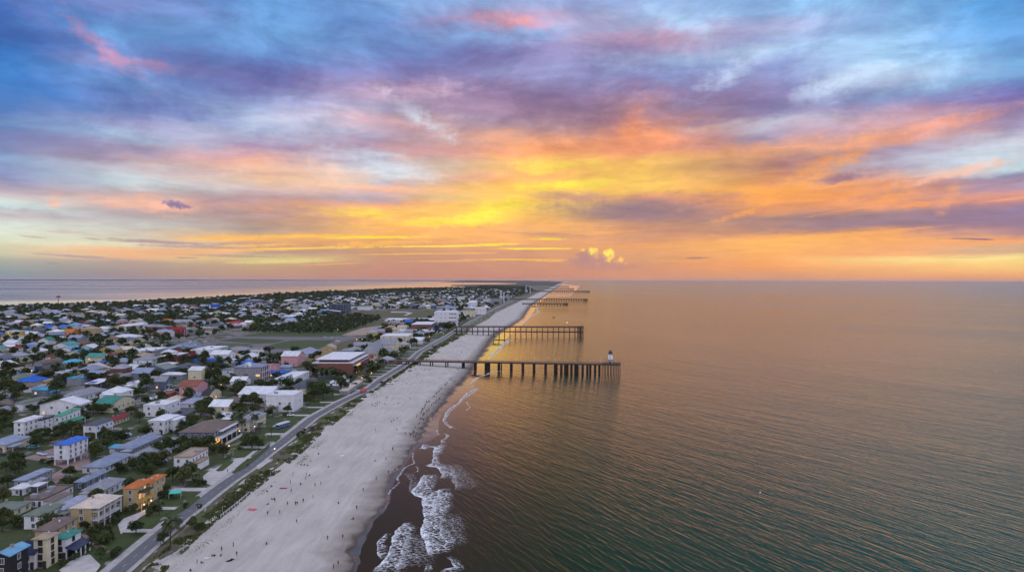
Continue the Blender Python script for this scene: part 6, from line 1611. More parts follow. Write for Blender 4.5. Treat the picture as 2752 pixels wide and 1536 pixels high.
# ------------------------------------------------------------------ lamps
M_bulb = mat_emit('lamp_orange', (255, 150, 50), 9.0); M_bulbw = mat_emit('lamp_white', (255, 236, 200), 5.0)
M_pole = mat_plain('pole_paint', (170, 170, 176), .5)
def lamp(x, y, z, h, label, lit=True, white=False, big=1.0, light=False):
    o = empty('street_lamp', (x, y, z)); tag(o, label, 'street lamp', 'street lamps')
    mb = MB(); mb.tube((0, 0, 0), (0, 0, h), .11, .07, 6); mb.build('pole', M_pole, o)
    mb = MB(); mb.tube((0, 0, h - .05), (.9, 0, h + .15), .05, n=5); mb.build('arm', M_pole, o)
    mb = MB(); r = .21 * big
    mb.lathe([(r * .3, h - r * .9), (r * .8, h - r * .6), (r, h), (r * .8, h + r * .6), (r * .3, h + r * .9)], 8, c=(.95, 0))
    b = mb.build('lamp_head', (M_bulbw if white else M_bulb) if lit else M_pole, o)
    if light and lit:
        l = bpy.data.lights.new('lamp_light', 'POINT'); l.energy = 120; l.color = (1, .62, .3) if not white else (1, .9, .75); l.shadow_soft_size = .4
        q = bpy.data.objects.new('lamp_light', l); COL.objects.link(q); q.parent = o; q.location = (.95, 0, h - .8)
    return o
for (k, x, y, h, w, lt) in [(1,1418,830,2.6,0,1),(1,1490,790,2.6,0,1),(3,1225,395,6,0,1),(3,1065,450,4,0,0),(3,950,475,4,0,0),(3,880,625,3,0,1),(3,1388,1085,5,1,1),(3,1185,1110,3.5,0,0),(3,850,1225,2.6,0,1),(3,1045,1275,2.0,0,1),(4,1240,285,4,1,0),(7,805,760,8,0,1),(7,1810,700,7,0,1),(7,2000,650,6,0,0),(7,345,1130,4,0,0),(7,1005,1200,4,0,1),(7,870,1265,3.5,0,0),(7,880,740,7,1,0),(3,430,440,2.5,1,0),(2,2070,360,3,0,0),(2,1040,1110,3,1,0),(2,968,1085,4,0,0),(7,440,1210,3,0,0),(7,495,1200,3,1,0),(2,410,285,4,1,0),(2,300,270,3,1,0),(7,545,590,6,1,0),(6,1710,460,5,0,0),(6,1510,500,5,0,0)]:
    p = zu(k, x, y); lamp(p.x, p.y, GZ, h, autolabel('glowing %s lamp' % ('white' if w else 'orange'), p.x, p.y), True, bool(w), 1.0 + p.y / 1500, bool(lt))
for (k, x, y, ty, lb) in [(4,1218,490,430,'unlit white lamp post by the sand landing'),(4,737,850,780,'unlit white lamp post on the dune strip below the sand fence'),(4,843,280,200,'unlit white lamp post on the lawn below the lit terrace'),(4,1172,100,60,'unlit white lamp post at the head of the curved drive'),(4,478,860,775,'thin dark lamp post at the kerb of the shore road'),(4,1165,300,262,'short lamp post on the shore road verge'),(7,1333,1040,975,'reddish post under the landward end of the pier'),(8,275,612,540,'thin white pole near the landward end of the double-deck pier')]:
    p = zu(k, x, y); lamp(p.x, p.y, GZ, (y - ty) / ZM[k][2] * p.y / F, lb, False)
for i, (x, y, h) in enumerate(lamps_far[:110]):
    lamp(x, y, GZ, h + 2, autolabel('tiny warm light', x, y), True, i % 3 == 0, 1.1 + y / 2400)
# lamp posts on the piers
for i, s in enumerate([s_at(q) for q in (1055, 1190, 1315, 640, 1605, 1855)]):
    z = 5.4 + 5.5 * s / Lp; x = Pstart.x + math.cos(ang_) * s - math.sin(ang_) * 3.2; y = Pstart.y + math.sin(ang_) * s + math.cos(ang_) * 3.2
    lamp(x, y, z, 4.5, 'thin unlit lamp post standing on the lighthouse pier deck', False)
lamp(B1.x - 26, B1.y + 2, 15.4, 6, 'white-lit lamp at the seaward end of the double-deck pier', True, True, 2.2)

# masts and towers in the distance
def mast(k, x, yb, yt, w, label, mat, name='mast', arm=False):
    p = zu(k, x, yb); h = (yb - yt) / ZM[k][2] * p.y / F; r = w / ZM[k][2] * p.y / F / 2
    o = empty(name, (p.x, p.y, GZ)); tag(o, label, 'tower' if name != 'mast' else 'mast')
    mb = MB(); mb.tube((0, 0, 0), (0, 0, h), r, r * .7, 8); mb.build('shaft', mat, o)
    if arm:
        mb = MB(); mb.box(-r * 6, r * 6, -r, r, h - r, h + r); mb.build('cross_arm', mat, o)
        mb = MB(); mb.box(-r * 1.5, r * 4.5, -r * 1.5, r * 1.5, h + r * 1.01, h + r * 3); mb.build('cabin', mat, o)
    else:
        mb = MB(); mb.lathe([(r * 1.3, h * .96), (r * 1.3, h + r)], 8); mb.build('cap', mat, o)
M_red = mat_plain('red_mast', (120, 40, 48), .6)
mast(5, 878, 215, 98, 11, 'red mast with a cross arm near the lagoon shore', M_red, arm=True)
mast(8, 200, 255, 105, 9, 'tall thin pale mast above the town centre', M_pole)
mast(8, 657, 330, 192, 24, 'near pale square tower of the twin pair', mat_wall((190, 186, 192)), 'tower')
mast(8, 690, 330, 212, 22, 'shorter pale tower of the twin pair', mat_wall((180, 176, 184)), 'tower')
mast(8, 960, 215, 125, 14, 'tall pale tower in the farthest part of town', mat_wall((180, 178, 186)), 'tower')
mast(8, 1010, 215, 140, 16, 'blunt pale tower next to the tallest far tower', mat_wall((170, 166, 176)), 'tower')
# ------------------------------------------------------------------ people
def skin_body(name, joints, edges, mats):
    me = bpy.data.meshes.new(name); me.from_pydata([j[0] for j in joints], edges, []); me.update()
    o = bpy.data.objects.new(name, me); COL.objects.link(o)
    o.modifiers.new('s', 'SKIN'); sk = me.skin_vertices[0].data if me.skin_vertices else None
    if sk is None: me.skin_vertices.new(); sk = me.skin_vertices[0].data
    for i, j in enumerate(joints): sk[i].radius = (j[1], j[2] if len(j) > 2 else j[1])
    sk[0].use_root = True
    sb = o.modifiers.new('d', 'SUBSURF'); sb.levels = 1
    bpy.context.view_layer.update()
    dg = bpy.context.evaluated_depsgraph_get()
    m2 = bpy.data.meshes.new_from_object(o.evaluated_get(dg)); m2.name = name
    bpy.data.objects.remove(o); m2.materials.clear()
    for m in mats: m2.materials.append(m)
    m2.polygons.foreach_set('use_smooth', [True] * len(m2.polygons))
    return m2
M_skin = mat_plain('skin', (150, 104, 84), .6); M_hair = mat_plain('hair', (34, 26, 24), .8)
def shell(src, test, inf, name, mat):
    vs = [v.co + v.normal * inf for v in src.vertices]; fs = [tuple(p.vertices) for p in src.polygons if test(p.center)]
    if not fs: fs = [tuple(src.polygons[0].vertices)]
    idx = {}; V = []; Fs = []
    for f in fs:
        g = []
        for i in f:
            if i not in idx: idx[i] = len(V); V.append(tuple(vs[i]))
            g.append(idx[i])
        Fs.append(tuple(g))
    me = bpy.data.meshes.new(name); me.from_pydata(V, [], Fs); me.materials.append(mat); me.polygons.foreach_set('use_smooth', [True] * len(Fs)); me.update(); return me
def pose(kind):
    J = []; E = []
    def j(x, y, z, r, r2=None): J.append(((x, y, z), r, r2 or r)); return len(J) - 1
    sit = kind == 'sit'; b = -.78 if sit else 0
    pel = j(0, 0, .95 + b, .15, .11); bel = j(0, .0, 1.12 + b, .13, .10); ch = j(0, .02 if not sit else .06, 1.34 + b, .16, .11); nk = j(0, 0, 1.50 + b, .055); hd = j(0, -.01, 1.62 + b, .085, .095); tp = j(0, 0, 1.74 + b, .075)
    E += [(pel, bel), (bel, ch), (ch, nk), (nk, hd), (hd, tp)]
    no = j(0, -.09, 1.62 + b, .022); E.append((hd, no))
    st = {'stand': (0, 0), 'walk': (.28, -.28), 'arms': (.05, -.05), 'sit': (0, 0), 'bend': (.1, -.05)}[kind]
    for sgn, s in ((-1, st[0]), (1, st[1])):
        hp = j(sgn * .10, 0, .88 + b, .095); E.append((pel, hp))
        if sit: kn = j(sgn * .14, -.42, .30, .065); an = j(sgn * .12, -.62, .07, .045); ft = j(sgn * .12, -.75, .04, .04)
        else: kn = j(sgn * .11, -s * .5 - .03, .48, .062); an = j(sgn * .11, -s + (.08 if s < 0 else 0), .09, .042); ft = j(sgn * .12, -s - .16 + (.05 if s < 0 else 0), .04, .038)
        E += [(hp, kn), (kn, an), (an, ft)]
        sh = j(sgn * .19, 0, 1.42 + b, .06); E.append((ch, sh))
        if kind == 'arms': el = j(sgn * .36, -.05, 1.55, .042); ha = j(sgn * .30, -.12, 1.80, .034)
        elif sit: el = j(sgn * .26, .12, 1.18 + b, .042); ha = j(sgn * .24, .28, .06, .034)
        else: el = j(sgn * .25, .03 + s * .3, 1.14, .042); ha = j(sgn * .25, -.06 + s * .5, .90, .034)
        fg = j(ha and J[ha][0][0], J[ha][0][1] - .03, J[ha][0][2] - (.09 if kind != 'arms' else -.09), .028)
        E += [(sh, el), (el, ha), (ha, fg)]
        th = j(J[ha][0][0] - sgn * .035, J[ha][0][1] - .03, J[ha][0][2] - (.03 if kind != 'arms' else -.03), .014); E.append((ha, th))
    return J, E, b
CL = {'black': (24, 24, 28), 'red': (168, 34, 44), 'pink': (214, 90, 112), 'navy': (30, 36, 66), 'white': (206, 206, 210), 'grey': (92, 92, 100), 'blue': (48, 92, 150), 'brown': (84, 60, 50)}
_pb = {}
def person_meshes(kind):
    if kind not in _pb:
        J, E, b = pose(kind); body = skin_body('person', J, E, [M_skin]); _pb[kind] = (body, b)
    return _pb[kind]
_pc = {}
def person(x, y, z, kind, top, bot, label, group, rot=None):
    body, b = person_meshes(kind)
    k = (kind, top, bot)
    if k not in _pc:
        T_ = lambda c: 1.06 + b < c.z < 1.47 + b and abs(c.x) < .30 if kind != 'arms' else (1.06 < c.z < 1.52 and abs(c.x) < .34)
        B_ = (lambda c: .62 + b < c.z < 1.07 + b and abs(c.x) < .20 or (kind == 'sit' and c.y < -.05 and c.z < .45 and c.y > -.4)) if bot != 'long' else (lambda c: .2 < c.z < 1.07 and abs(c.x) < .19)
        _pc[k] = (shell(body, T_, .014, 'shirt', mat_plain('cloth_' + top, CL[top], .9)), shell(body, B_, .013, 'shorts', mat_plain('cloth_' + (bot if bot in CL else 'navy'), CL.get(bot, CL['navy']), .9)),
                  shell(body, lambda c: c.z > 1.64 + b or (c.z > 1.55 + b and c.y > .03), .014, 'hair', M_hair))
    o = bpy.data.objects.new('person', body); COL.objects.link(o); o.location = (x, y, z)
    o.rotation_euler = (0, 0, rnd.uniform(0, 6.28) if rot is None else rot); s = rnd.uniform(.94, 1.05); o.scale = (s, s, s)
    tag(o, label, 'person', group)
    for m in _pc[k]:
        c = bpy.data.objects.new(m.name.split('.')[0], m); COL.objects.link(c); c.parent = o
    return o
def beach_z(x, y):
    xe, xw, xw2 = fE(y) - 3, fW(y), fW2(y)
    if x < xe: return GZ + .2
    if x < xw: return 2.5 - 2.05 * ((x - xe) / (xw - xe)) ** .8
    if x < xw2: return .45 * (1 - (x - xw) / (xw2 - xw))
    return 0.0
def PB(k, x, y, kind='stand', top='black', bot='navy', label='', group='people on the beach'):
    p = zu(k, x, y, 1.2); z = beach_z(p.x, p.y); p = zu(k, x, y, z); person(p.x, p.y, z, kind, top, bot, label, group)
for (k, x, y, kd, tp, bt, lb) in [
    (4,1388,772,'stand','red','black','person in red top standing near the pair in black'), (4,1468,770,'stand','black','long','taller of two people in black standing close together'), (4,1485,770,'walk','black','long','slimmer person in black beside the taller one in black'), (4,1546,742,'stand','red','navy','person in dark red seaward of the pair in black'),
    (4,1645,705,'walk','pink','white','person in pale pink beyond the one in dark red'), (4,1443,475,'stand','pink','white','person in pink top landward of the other pink-clothed one'), (4,1577,478,'stand','pink','red','person in pink near the tall blue-clothed walker'), (4,1417,557,'stand','red','navy','small person in red in the middle of the upper beach'), (4,1425,640,'stand','blue','navy','person in blue standing alone above the red blanket group'), (4,1570,515,'walk','grey','navy','person in grey walking below the pink-clothed one'),
    (4,1190,870,'walk','grey','black','lone walker in grey near the pink blanket'), (4,1310,858,'walk','black','black','dark-clothed walker between the blanket and the red-topped person'), (4,1232,715,'sit','black','navy','one of two dark figures sitting inland of the red-topped person'), (4,1258,712,'sit','navy','navy','second sitting dark figure inland of the red-topped person'), (4,1262,740,'walk','grey','grey','person in grey just below the two sitting dark figures'), (4,1195,762,'sit','black','black','small dark seated figure below the dune edge'),
    (4,845,1185,'stand','black','long','bent dark figure on the lower beach near the dune'), (4,728,1232,'stand','blue','black','blue-clothed figure near the dune at the bottom of the beach'), (4,880,1275,'stand','brown','black','brown-clothed figure seaward of the blue-clothed one'), (4,635,1280,'sit','grey','black','grey seated figure near the dune at the bottom of the beach'), (4,655,1280,'sit','black','black','dark seated figure touching the grey seated one'), (4,722,1275,'sit','red','black','reddish seated figure below the blue-clothed one'), (4,825,1325,'sit','black','black','dark crouching figure among the lowest group on the sand'), (4,483,1362,'stand','black','black','dark figure standing at the grassy edge near the bottom'), (4,417,1430,'sit','black','black','dark figure sitting lowest on the beach by the grass'), (4,525,1350,'sit','grey','black','small grey figure beside the one at the grassy edge'),
    (4,1480,950,'walk','black','navy','dark walker on the empty middle sand'), (4,1180,1160,'sit','grey','grey','small grey figure on the empty lower sand'), (4,1530,368,'sit','black','black','first of three dark dots sitting in a row on the upper sand'), (4,1558,370,'sit','black','black','middle of three dark dots sitting in a row on the upper sand'), (4,1592,376,'sit','black','black','last of three dark dots sitting in a row on the upper sand'), (4,1622,335,'sit','pink','pink','pink dot on the sand above the three dark dots'),
    (4,1183,636,'sit','black','navy','dark figure sitting high on the beach beside the dune'), (4,1228,585,'sit','navy','navy','navy figure sitting beside the dune grass'), (4,1520,562,'sit','black','black','dark seated dot between the pink and the blue figures'), (4,1610,475,'sit','black','black','dark seated dot beside the seaward pink figure'), (4,1665,585,'walk','grey','black','grey walker on the middle sand above the pink walker'),
    (9,200,1400,'stand','red','long','person in red at the bottom of the beach beside another walker'), (9,252,1360,'walk','red','black','walker in dark red just behind the person in red at the bottom'), (9,130,1070,'walk','black','long','slim dark walker on the lower beach'), (9,305,1055,'walk','red','navy','person in red walking on the lower beach close to the wet sand'), (9,355,1210,'walk','grey','black','grey walker at the wet sand edge near the bottom'), (9,465,720,'walk','black','black','dark walker on the clean sand near the wet edge'), (9,425,830,'sit','black','black','small dark dot below the walker on clean sand'), (9,540,512,'walk','black','black','dark figure alone on the middle beach'), (9,52,440,'stand','grey','white','grey and white figure on the upper sand'), (9,830,310,'stand','black','long','dark person with raised arms stance at the wet edge'), (9,878,40,'stand','red','long','dark red clothed person high on the wet edge'), (9,908,265,'sit','navy','navy','navy figure at the edge of the wet sand'), (9,800,150,'walk','grey','navy','grey walker inland of the wet edge'), (9,675,165,'sit','black','black','dark dot on the dry sand inland of the walker'), (9,300,85,'sit','white','white','white figure sitting on the dry sand'), (9,140,235,'sit','red','red','red dot on the dry sand'), (9,25,85,'sit','black','black','dark dot at the inland side of the dry sand'), (9,690,385,'walk','grey','grey','pale walker inland of the person with raised arms'), (9,255,650,'sit','black','black','lone dark dot in the middle of the lower beach'),
    (10,860,930,'stand','navy','long','tallest of three people wading on golden wet sand'), (10,835,935,'stand','black','long','inland one of the three people on golden wet sand'), (10,882,925,'stand','grey','long','seaward one of the three people on golden wet sand'), (10,1212,470,'stand','navy','long','large dark figure on golden wet sand below the pier'), (10,1185,465,'stand','black','black','smaller figure beside the large dark one on golden sand'), (10,848,820,'stand','black','long','dark figure between the crowd and the golden wet sand'),
    (10,285,1380,'stand','black','long','dark person on open sand below the crowd'), (10,340,1110,'walk','black','navy','dark walker on open sand inland of the crowd'), (10,45,1120,'stand','brown','black','brown figure on the inland sand below the truck'), (10,460,1170,'walk','grey','black','grey figure just inland of the lower crowd'), (10,300,985,'walk','black','black','seaward one of a dark pair on open sand'), (10,270,1005,'walk','navy','black','inland one of a dark pair on open sand'), (10,348,940,'sit','black','black','dark dot above the pair on open sand'), (10,375,395,'stand','red','long','reddish figure standing by the grass beside the white truck'), (10,360,740,'sit','black','black','dark dot alone on open sand'), (10,178,750,'sit','black','black','dark dot inland on open sand'), (10,205,660,'sit','navy','navy','navy dot on the inland sand below the truck'), (10,120,580,'sit','black','black','dark seated figure at the grass edge below the truck'), (10,1180,275,'walk','black','black','dark walker just below the pier on the sand'), (10,980,335,'sit','grey','grey','grey dot below the pier')]:
    PB(k, x, y, kd, tp, bt, lb)
crowd = [(1100,405),(1075,412),(1090,418),(1060,430),(1040,455),(1025,462),(1035,470),(1010,485),(1018,492),(1003,497),(968,535),(960,545),(940,550),(935,560),(918,575),(922,582),(893,605),(885,618),(850,645),(865,655),(832,665),(855,640),(790,715),(782,722),(750,730),(758,742),(735,760),(740,770),(718,790),(725,800),(712,810),(692,825),(697,838),(688,845),(676,862),(682,870),(936,685),(925,690),(906,700),(912,706),(885,715),(878,725),(870,735),(848,745),(840,738),(818,772),(785,830),(778,838),(768,852),(750,858),(722,880),(715,888),(700,905),(705,915),(668,955),(680,965),(700,970),(712,975),(672,940),(612,935),(618,920),(1130,445),(1140,440),(1155,438)]
for i, (x, y) in enumerate(crowd):
    PB(10, x, y, ['stand', 'walk', 'sit', 'stand'][i % 4], ['black', 'navy', 'black', 'grey', 'brown'][i % 5], 'long' if i % 4 != 2 else 'black', 'tiny dark figure in the long crowd lining the waterline below the pier', 'crowd along the waterline')
crowd2 = [(580,1075),(600,1085),(655,1025),(635,1040),(565,1130),(575,1140),(585,1150),(562,1160),(570,1190),(595,1200),(572,1215),(600,1215),(520,1170),(530,1185),(525,1200),(615,1165),(548,1180)]
for i, (x, y) in enumerate(crowd2):
    PB(10, x, y, ['stand', 'walk'][i % 2], ['black', 'navy', 'grey'][i % 3], 'long', 'tiny dark figure in the small cluster at the lower end of the crowd', 'lower cluster of the crowd')
for i, (x, y) in enumerate([(590,260),(605,270),(655,240),(680,265),(720,275),(735,270),(785,285),(800,268),(620,350),(645,345),(615,365),(515,345),(670,465),(478,465),(525,685),(0,775),(50,740),(75,735),(70,775),(45,780),(100,740),(60,650),(30,660)]):
    PB(10, x, y, ['stand', 'sit', 'walk'][i % 3], ['black', 'grey', 'navy'][i % 3], 'navy', 'tiny scattered figure on the pale sand between the truck and the pier', 'people scattered below the pier')
for i, (x, y) in enumerate([(225,825),(185,930),(350,745),(375,710),(425,725),(390,880),(435,830),(480,805),(155,970),(770,548),(700,470),(740,465),(800,462),(880,440),(660,500),(625,525),(690,545),(905,435)]):
    PB(8, x, y, ['stand', 'sit'][i % 2], 'black', 'black', 'tiny dark figure on the beach beyond the lighthouse pier', 'people on the far beach')
for i, (x, y) in enumerate([(1235,40),(1455,75)]): PB(10, x, y, 'walk', 'black', 'black', 'dark walker just beyond the lighthouse pier on the sand' if i else 'dark figure inland on the sand just beyond the pier', 'people on the beach')
for i, px8 in enumerate([-215, -40, 140, 215, 235, 262, 470, 505, 520, 650, 790, 1525, 1610, 1665, 2052, 2000]):
    s = s_at(px8); z = 5.4 + 5.5 * s / Lp; ofs = rnd.uniform(-2.4, 2.4)
    if px8 > 1900: z = 10.93; ofs = -5.5
    person(Pstart.x + math.cos(ang_) * s - math.sin(ang_) * ofs, Pstart.y + math.sin(ang_) * s + math.cos(ang_) * ofs, z + .01, ['stand', 'walk'][i % 2], ['black', 'grey', 'red', 'navy'][i % 4], 'long', 'tiny figure on the deck of the lighthouse pier', 'people on the pier')
for (k, x, y, tp, lb) in [(4,985,388,'navy','dark cyclist-like walker on the shore road near the kerb'),(4,995,385,'black','companion of the walker on the shore road'),(4,912,432,'red','person in red at the tip of the lawn island'),(4,790,445,'brown','person in brown on the pale forecourt'),(4,1165,290,'black','dark figure on the verge beside the short lamp post'),(4,330,965,'white','person in white on the kerb below the road'),(4,925,215,'white','person in white on the terrace lawn'),(4,1136,525,'white','white-clothed person at the sand landing edge'),(10,205,365,'white','white-clothed pair member near the road bend'),(10,215,395,'white','second white-clothed pedestrian by the road bend')]:
    p = zu(k, x, y); person(p.x, p.y, 2.56, 'walk', tp, 'long', lb, 'people by the road')
for i in range(14):
    p = zu(3, 2120 + (i % 7) * 14, 1010 + (i // 7) * 40); person(p.x, p.y, 2.7, 'stand', ['black', 'brown', 'navy'][i % 3], 'long', 'small dark figure in the group gathered at the dune crossing', 'group at the dune crossing')
# towels and blankets
def towel(k, x, y, w, d, c, label):
    p = zu(k, x, y, 1.2); z = beach_z(p.x, p.y); p = zu(k, x, y, z + .05)
    mb = MB(); n = 5; v = []; f = []
    for i in range(n):
        for j in range(n): v.append((w * (i / (n - 1) - .5), d * (j / (n - 1) - .5), .10 + .05 * math.sin(i * 2.1 + j * 1.3)))
    for i in range(n - 1):
        for j in range(n - 1): f.append((i * n + j, (i + 1) * n + j, (i + 1) * n + j + 1, i * n + j + 1))
    mb.add(v, f); o = mb.build('beach_towel', mat_plain('towel', c, .95), loc=(p.x, p.y, z + .03)); o.rotation_euler = (0, 0, rnd.uniform(0, 3)); tag(o, label, 'towel', 'towels and blankets')
towel(4, 1028, 812, 3.4, 2.2, (200, 84, 104), 'large pink blanket spread near the dune')
towel(4, 1345, 600, 3.0, 1.4, (150, 40, 70), 'dark red blanket on the upper beach')
towel(4, 1325, 600, 1.4, 1.0, (60, 60, 80), 'small dark blanket next to the dark red one')
towel(4, 580, 1298, 1.8, 1.0, (210, 210, 216), 'white towel at the bottom of the beach')
towel(4, 815, 1320, 2.6, 1.2, (40, 44, 60), 'dark blanket under the lowest group')
towel(9, 300, 100, 2.2, 1.4, (220, 220, 230), 'white sheet under the white seated figure')

# ------------------------------------------------------------------ vehicles
M_tyre = mat_plain('tyre', (26, 26, 28), .9); M_rim = mat_plain('rim', (150, 150, 155), .3, .6); M_hl = mat_emit('headlight', (255, 250, 235), 2.0); M_tl = mat_plain('tail_lamp', (130, 20, 20), .3)
def car(x, y, rz, c, label, L=4.5, W_=1.8, Hh=1.5, name='parked_car', cat='car', pickup=False, z=2.56, lit=False):
    o = empty(name, (x, y, z), rz); tag(o, label, cat, 'vehicles')
    paint = mat_plain('car_paint', c, .35, 0, .03)
    a = L / 2; w = W_ / 2
    def prof(pts, w0, w1, zt):
        mb = MB(); n = len(pts); v = [(p[0], -w0 if p[1] < zt else -w1, p[1]) for p in pts] + [(p[0], w0 if p[1] < zt else w1, p[1]) for p in pts]
        mb.add(v, [tuple(range(n)), tuple(range(2 * n - 1, n - 1, -1))] + [(i, n + i, n + (i + 1) % n, (i + 1) % n) for i in range(n)]); return mb
    prof([(-a, .35), (a, .35), (a, .75), (a - .15, .88), (a * .45, .96), (-a * .75, .98), (-a, .85)], w, w, 9).build('body', paint, o)
    if pickup: g = [(a * .42, .96), (a * .15, Hh + .25), (-a * .22, Hh + .25), (-a * .28, .97)]
    else: g = [(a * .42, .96), (a * .10, Hh), (-a * .50, Hh), (-a * .78, .98)]
    prof(g, w * .96, w * .78, 1.1).build('windows', M_glass, o)
    gx = [p for p in g if p[1] > 1.2]; mb = MB(); mb.box(gx[1][0] - .02, gx[0][0] + .02, -w * .80, w * .80, gx[0][1] + .001, gx[0][1] + .07); mb.build('roof', paint, o)
    for sx in (-1, 1):
        for sy in (-1, 1):
            mb = MB(); mb.tube((sx * a * .62, sy * (w - .22), .33), (sx * a * .62, sy * (w + .02), .33), .33, n=12); t = mb.build('wheel', M_tyre, o)
            mb = MB(); mb.tube((sx * a * .62, sy * (w + .02), .33), (sx * a * .62, sy * (w + .035), .33), .19, n=10); mb.build('rim', M_rim, t)
    for sy in (-1, 1):
        mb = MB(); mb.box(a - .05, a + .02, sy * w * .7 - .18, sy * w * .7 + .18, .62, .76); mb.build('headlight', M_hl if lit else M_white, o)
        mb = MB(); mb.box(-a - .02, -a + .04, sy * w * .7 - .16, sy * w * .7 + .16, .66, .80); mb.build('tail_light', M_tl, o)
    return o
for (k, x, y, rz, c, lb, kw) in [
    (3,930,330,.6,(214,216,222),'white car parked in the street behind the red-door balcony house',{}), (3,1022,318,.4,(40,44,56),'dark car with bright headlights in the street',dict(lit=True)), (3,990,320,.5,(30,40,90),'blue car between the white and the dark car',{}),
    (7,1275,1290,0.15,(222,222,226),'white truck parked at the edge of the sand',dict(L=6.2, W_=2.3, Hh=1.9, pickup=True, name='parked_truck', cat='truck')), (7,1160,1275,1.4,(26,26,30),'dark car driving on the shore road beside the truck',{}),
    (7,1868,775,1.4,(60,110,200),'car with blue lights on the far shore road',dict(lit=True)), (7,1858,815,1.4,(200,204,214),'pale car behind the blue-lit one on the far shore road',dict(lit=True)), (7,470,655,.3,(220,222,230),'white car at the park road bend',{}), (7,545,705,.1,(226,228,232),'white van parked by the park lawn',dict(L=6, Hh=1.9, W_=2.1, name='parked_van', cat='van')), (7,375,650,.2,(200,204,210),'pale car on the park road',{}),
    (2,1530,35,.3,(50,84,140),'blue car on the street behind the blue-roofed veranda house',{}), (1,12,272,.3,(36,38,46),'dark car cut by the frame edge',{}), (1,340,200,.5,(60,150,180),'turquoise car beside the blue-grey hip house',{}),
    (6,838,775,.1,(216,218,222),'long white car at the roundabout',dict(L=6)), (6,625,775,.1,(222,222,222),'white car by the lit kiosks',{}), (6,700,768,.1,(190,194,202),'silver car by the lit kiosks',{}), (6,1545,860,.05,(30,90,210),'bright blue car beside the park road',dict(L=6, Hh=2.0)), (6,1770,870,.1,(230,230,230),'tiny white car on the field edge',{}),
    (3,1935,228,.2,(190,200,222),'pale blue car before the salmon-pink house',{}), (3,1790,225,.2,(80,90,110),'grey car beside the salmon-pink house',{}), (2,1300,180,.3,(225,225,228),'white car before the blue-roofed veranda house',{}), (4,135,340,.7,(220,226,236),'white car half hidden in the trees above the orange villa',{}), (3,1890,830,.3,(226,226,230),'white car on the drive by the white box building',{}), (6,330,1225,.2,(180,184,192),'silver car near the red warehouse',{})]:
    p = zu(k, x, y); car(p.x, p.y, rz, c, lb, **kw)
for i, (x, y) in enumerate(AUTOC):
    c = [(214, 216, 222), (40, 44, 52), (120, 124, 134), (226, 226, 228), (120, 30, 36), (50, 80, 130)][i % 6]
    car(x, y, R(90) if i % 3 else R(3), c, autolabel(['white', 'black', 'grey', 'pale', 'dark red', 'blue'][i % 6] + ' parked car', x, y), z=GZ + .05)
# the blue and white bus on the lawn
p = zu(3, 1785, 985); o = empty('parked_bus', (p.x, p.y, 2.6), R(70)); tag(o, 'blue and white coach parked on the lawn beside the shore road', 'bus', 'vehicles')
mb = MB(); mb.box(-5, 5, -1.2, 1.2, .4, 1.5); mb.build('lower_body', mat_plain('bus_blue', (70, 104, 160), .4), o)
mb = MB(); mb.box(-4.95, 4.95, -1.19, 1.19, 1.502, 2.3); mb.build('windows', M_glass, o)
mb = MB(); mb.box(-5, 5, -1.2, 1.2, 2.302, 2.9); mb.box(-3, 3, -.8, .8, 2.9, 3.1); mb.build('roof', M_white, o)
for sx in (-3.2, 3.2):
    for sy in (-1, 1):
        mb = MB(); mb.tube((sx, sy * 1.0, .45), (sx, sy * 1.22, .45), .45, n=12); mb.build('wheel', M_tyre, o)
for i in range(5):
    for sy in (-1, 1):
        mb = MB(); mb.box(-4 + i * 2 - .06, -4 + i * 2 + .06, sy * 1.2 - .02, sy * 1.2 + .02, 1.5, 2.3); mb.build('window_post', M_white, o)
# red canopy beside the shore road, teal garden tent
def tent(k, x, y, w, d, h, c, label, rz=0):
    p = zu(k, x, y); o = empty('canopy_tent', (p.x, p.y, 2.55), rz); tag(o, label, 'tent')
    mb = MB(); mb.add([(-w, -d, h), (w, -d, h), (w, d, h), (-w, d, h), (0, 0, h + .9), (-w, -d, h - .25), (w, -d, h - .25), (w, d, h - .25), (-w, d, h - .25)], [(0, 1, 4), (1, 2, 4), (2, 3, 4), (3, 0, 4), (0, 5, 6, 1), (1, 6, 7, 2), (2, 7, 8, 3), (3, 8, 5, 0)]); mb.build('canopy', mat_plain('canvas', c, .8), o)
    for a in (-1, 1):
        for b in (-1, 1): mb = MB(); mb.box(a * (w - .1) - .05, a * (w - .1) + .05, b * (d - .1) - .05, b * (d - .1) + .05, 0, h - .02); mb.build('post', M_white, o)
tent(7, 905, 1405, 1.8, 5.5, 2.3, (206, 52, 44), 'long bright red canopy beside the shore road', R(-4))
tent(4, 265, 695, 2.2, 1.8, 2.2, (70, 190, 180), 'small turquoise and white garden tent beside the road lawn', R(20))
tent(7, 495, 1350, 1.6, 1.6, 2.6, (214, 84, 60), 'small orange canopy before the white-roofed pavilion')
tent(3, 1460, 440, 3.2, 5, 2.4, (60, 140, 96), 'green canvas roof below the red-door balcony house', R(5))
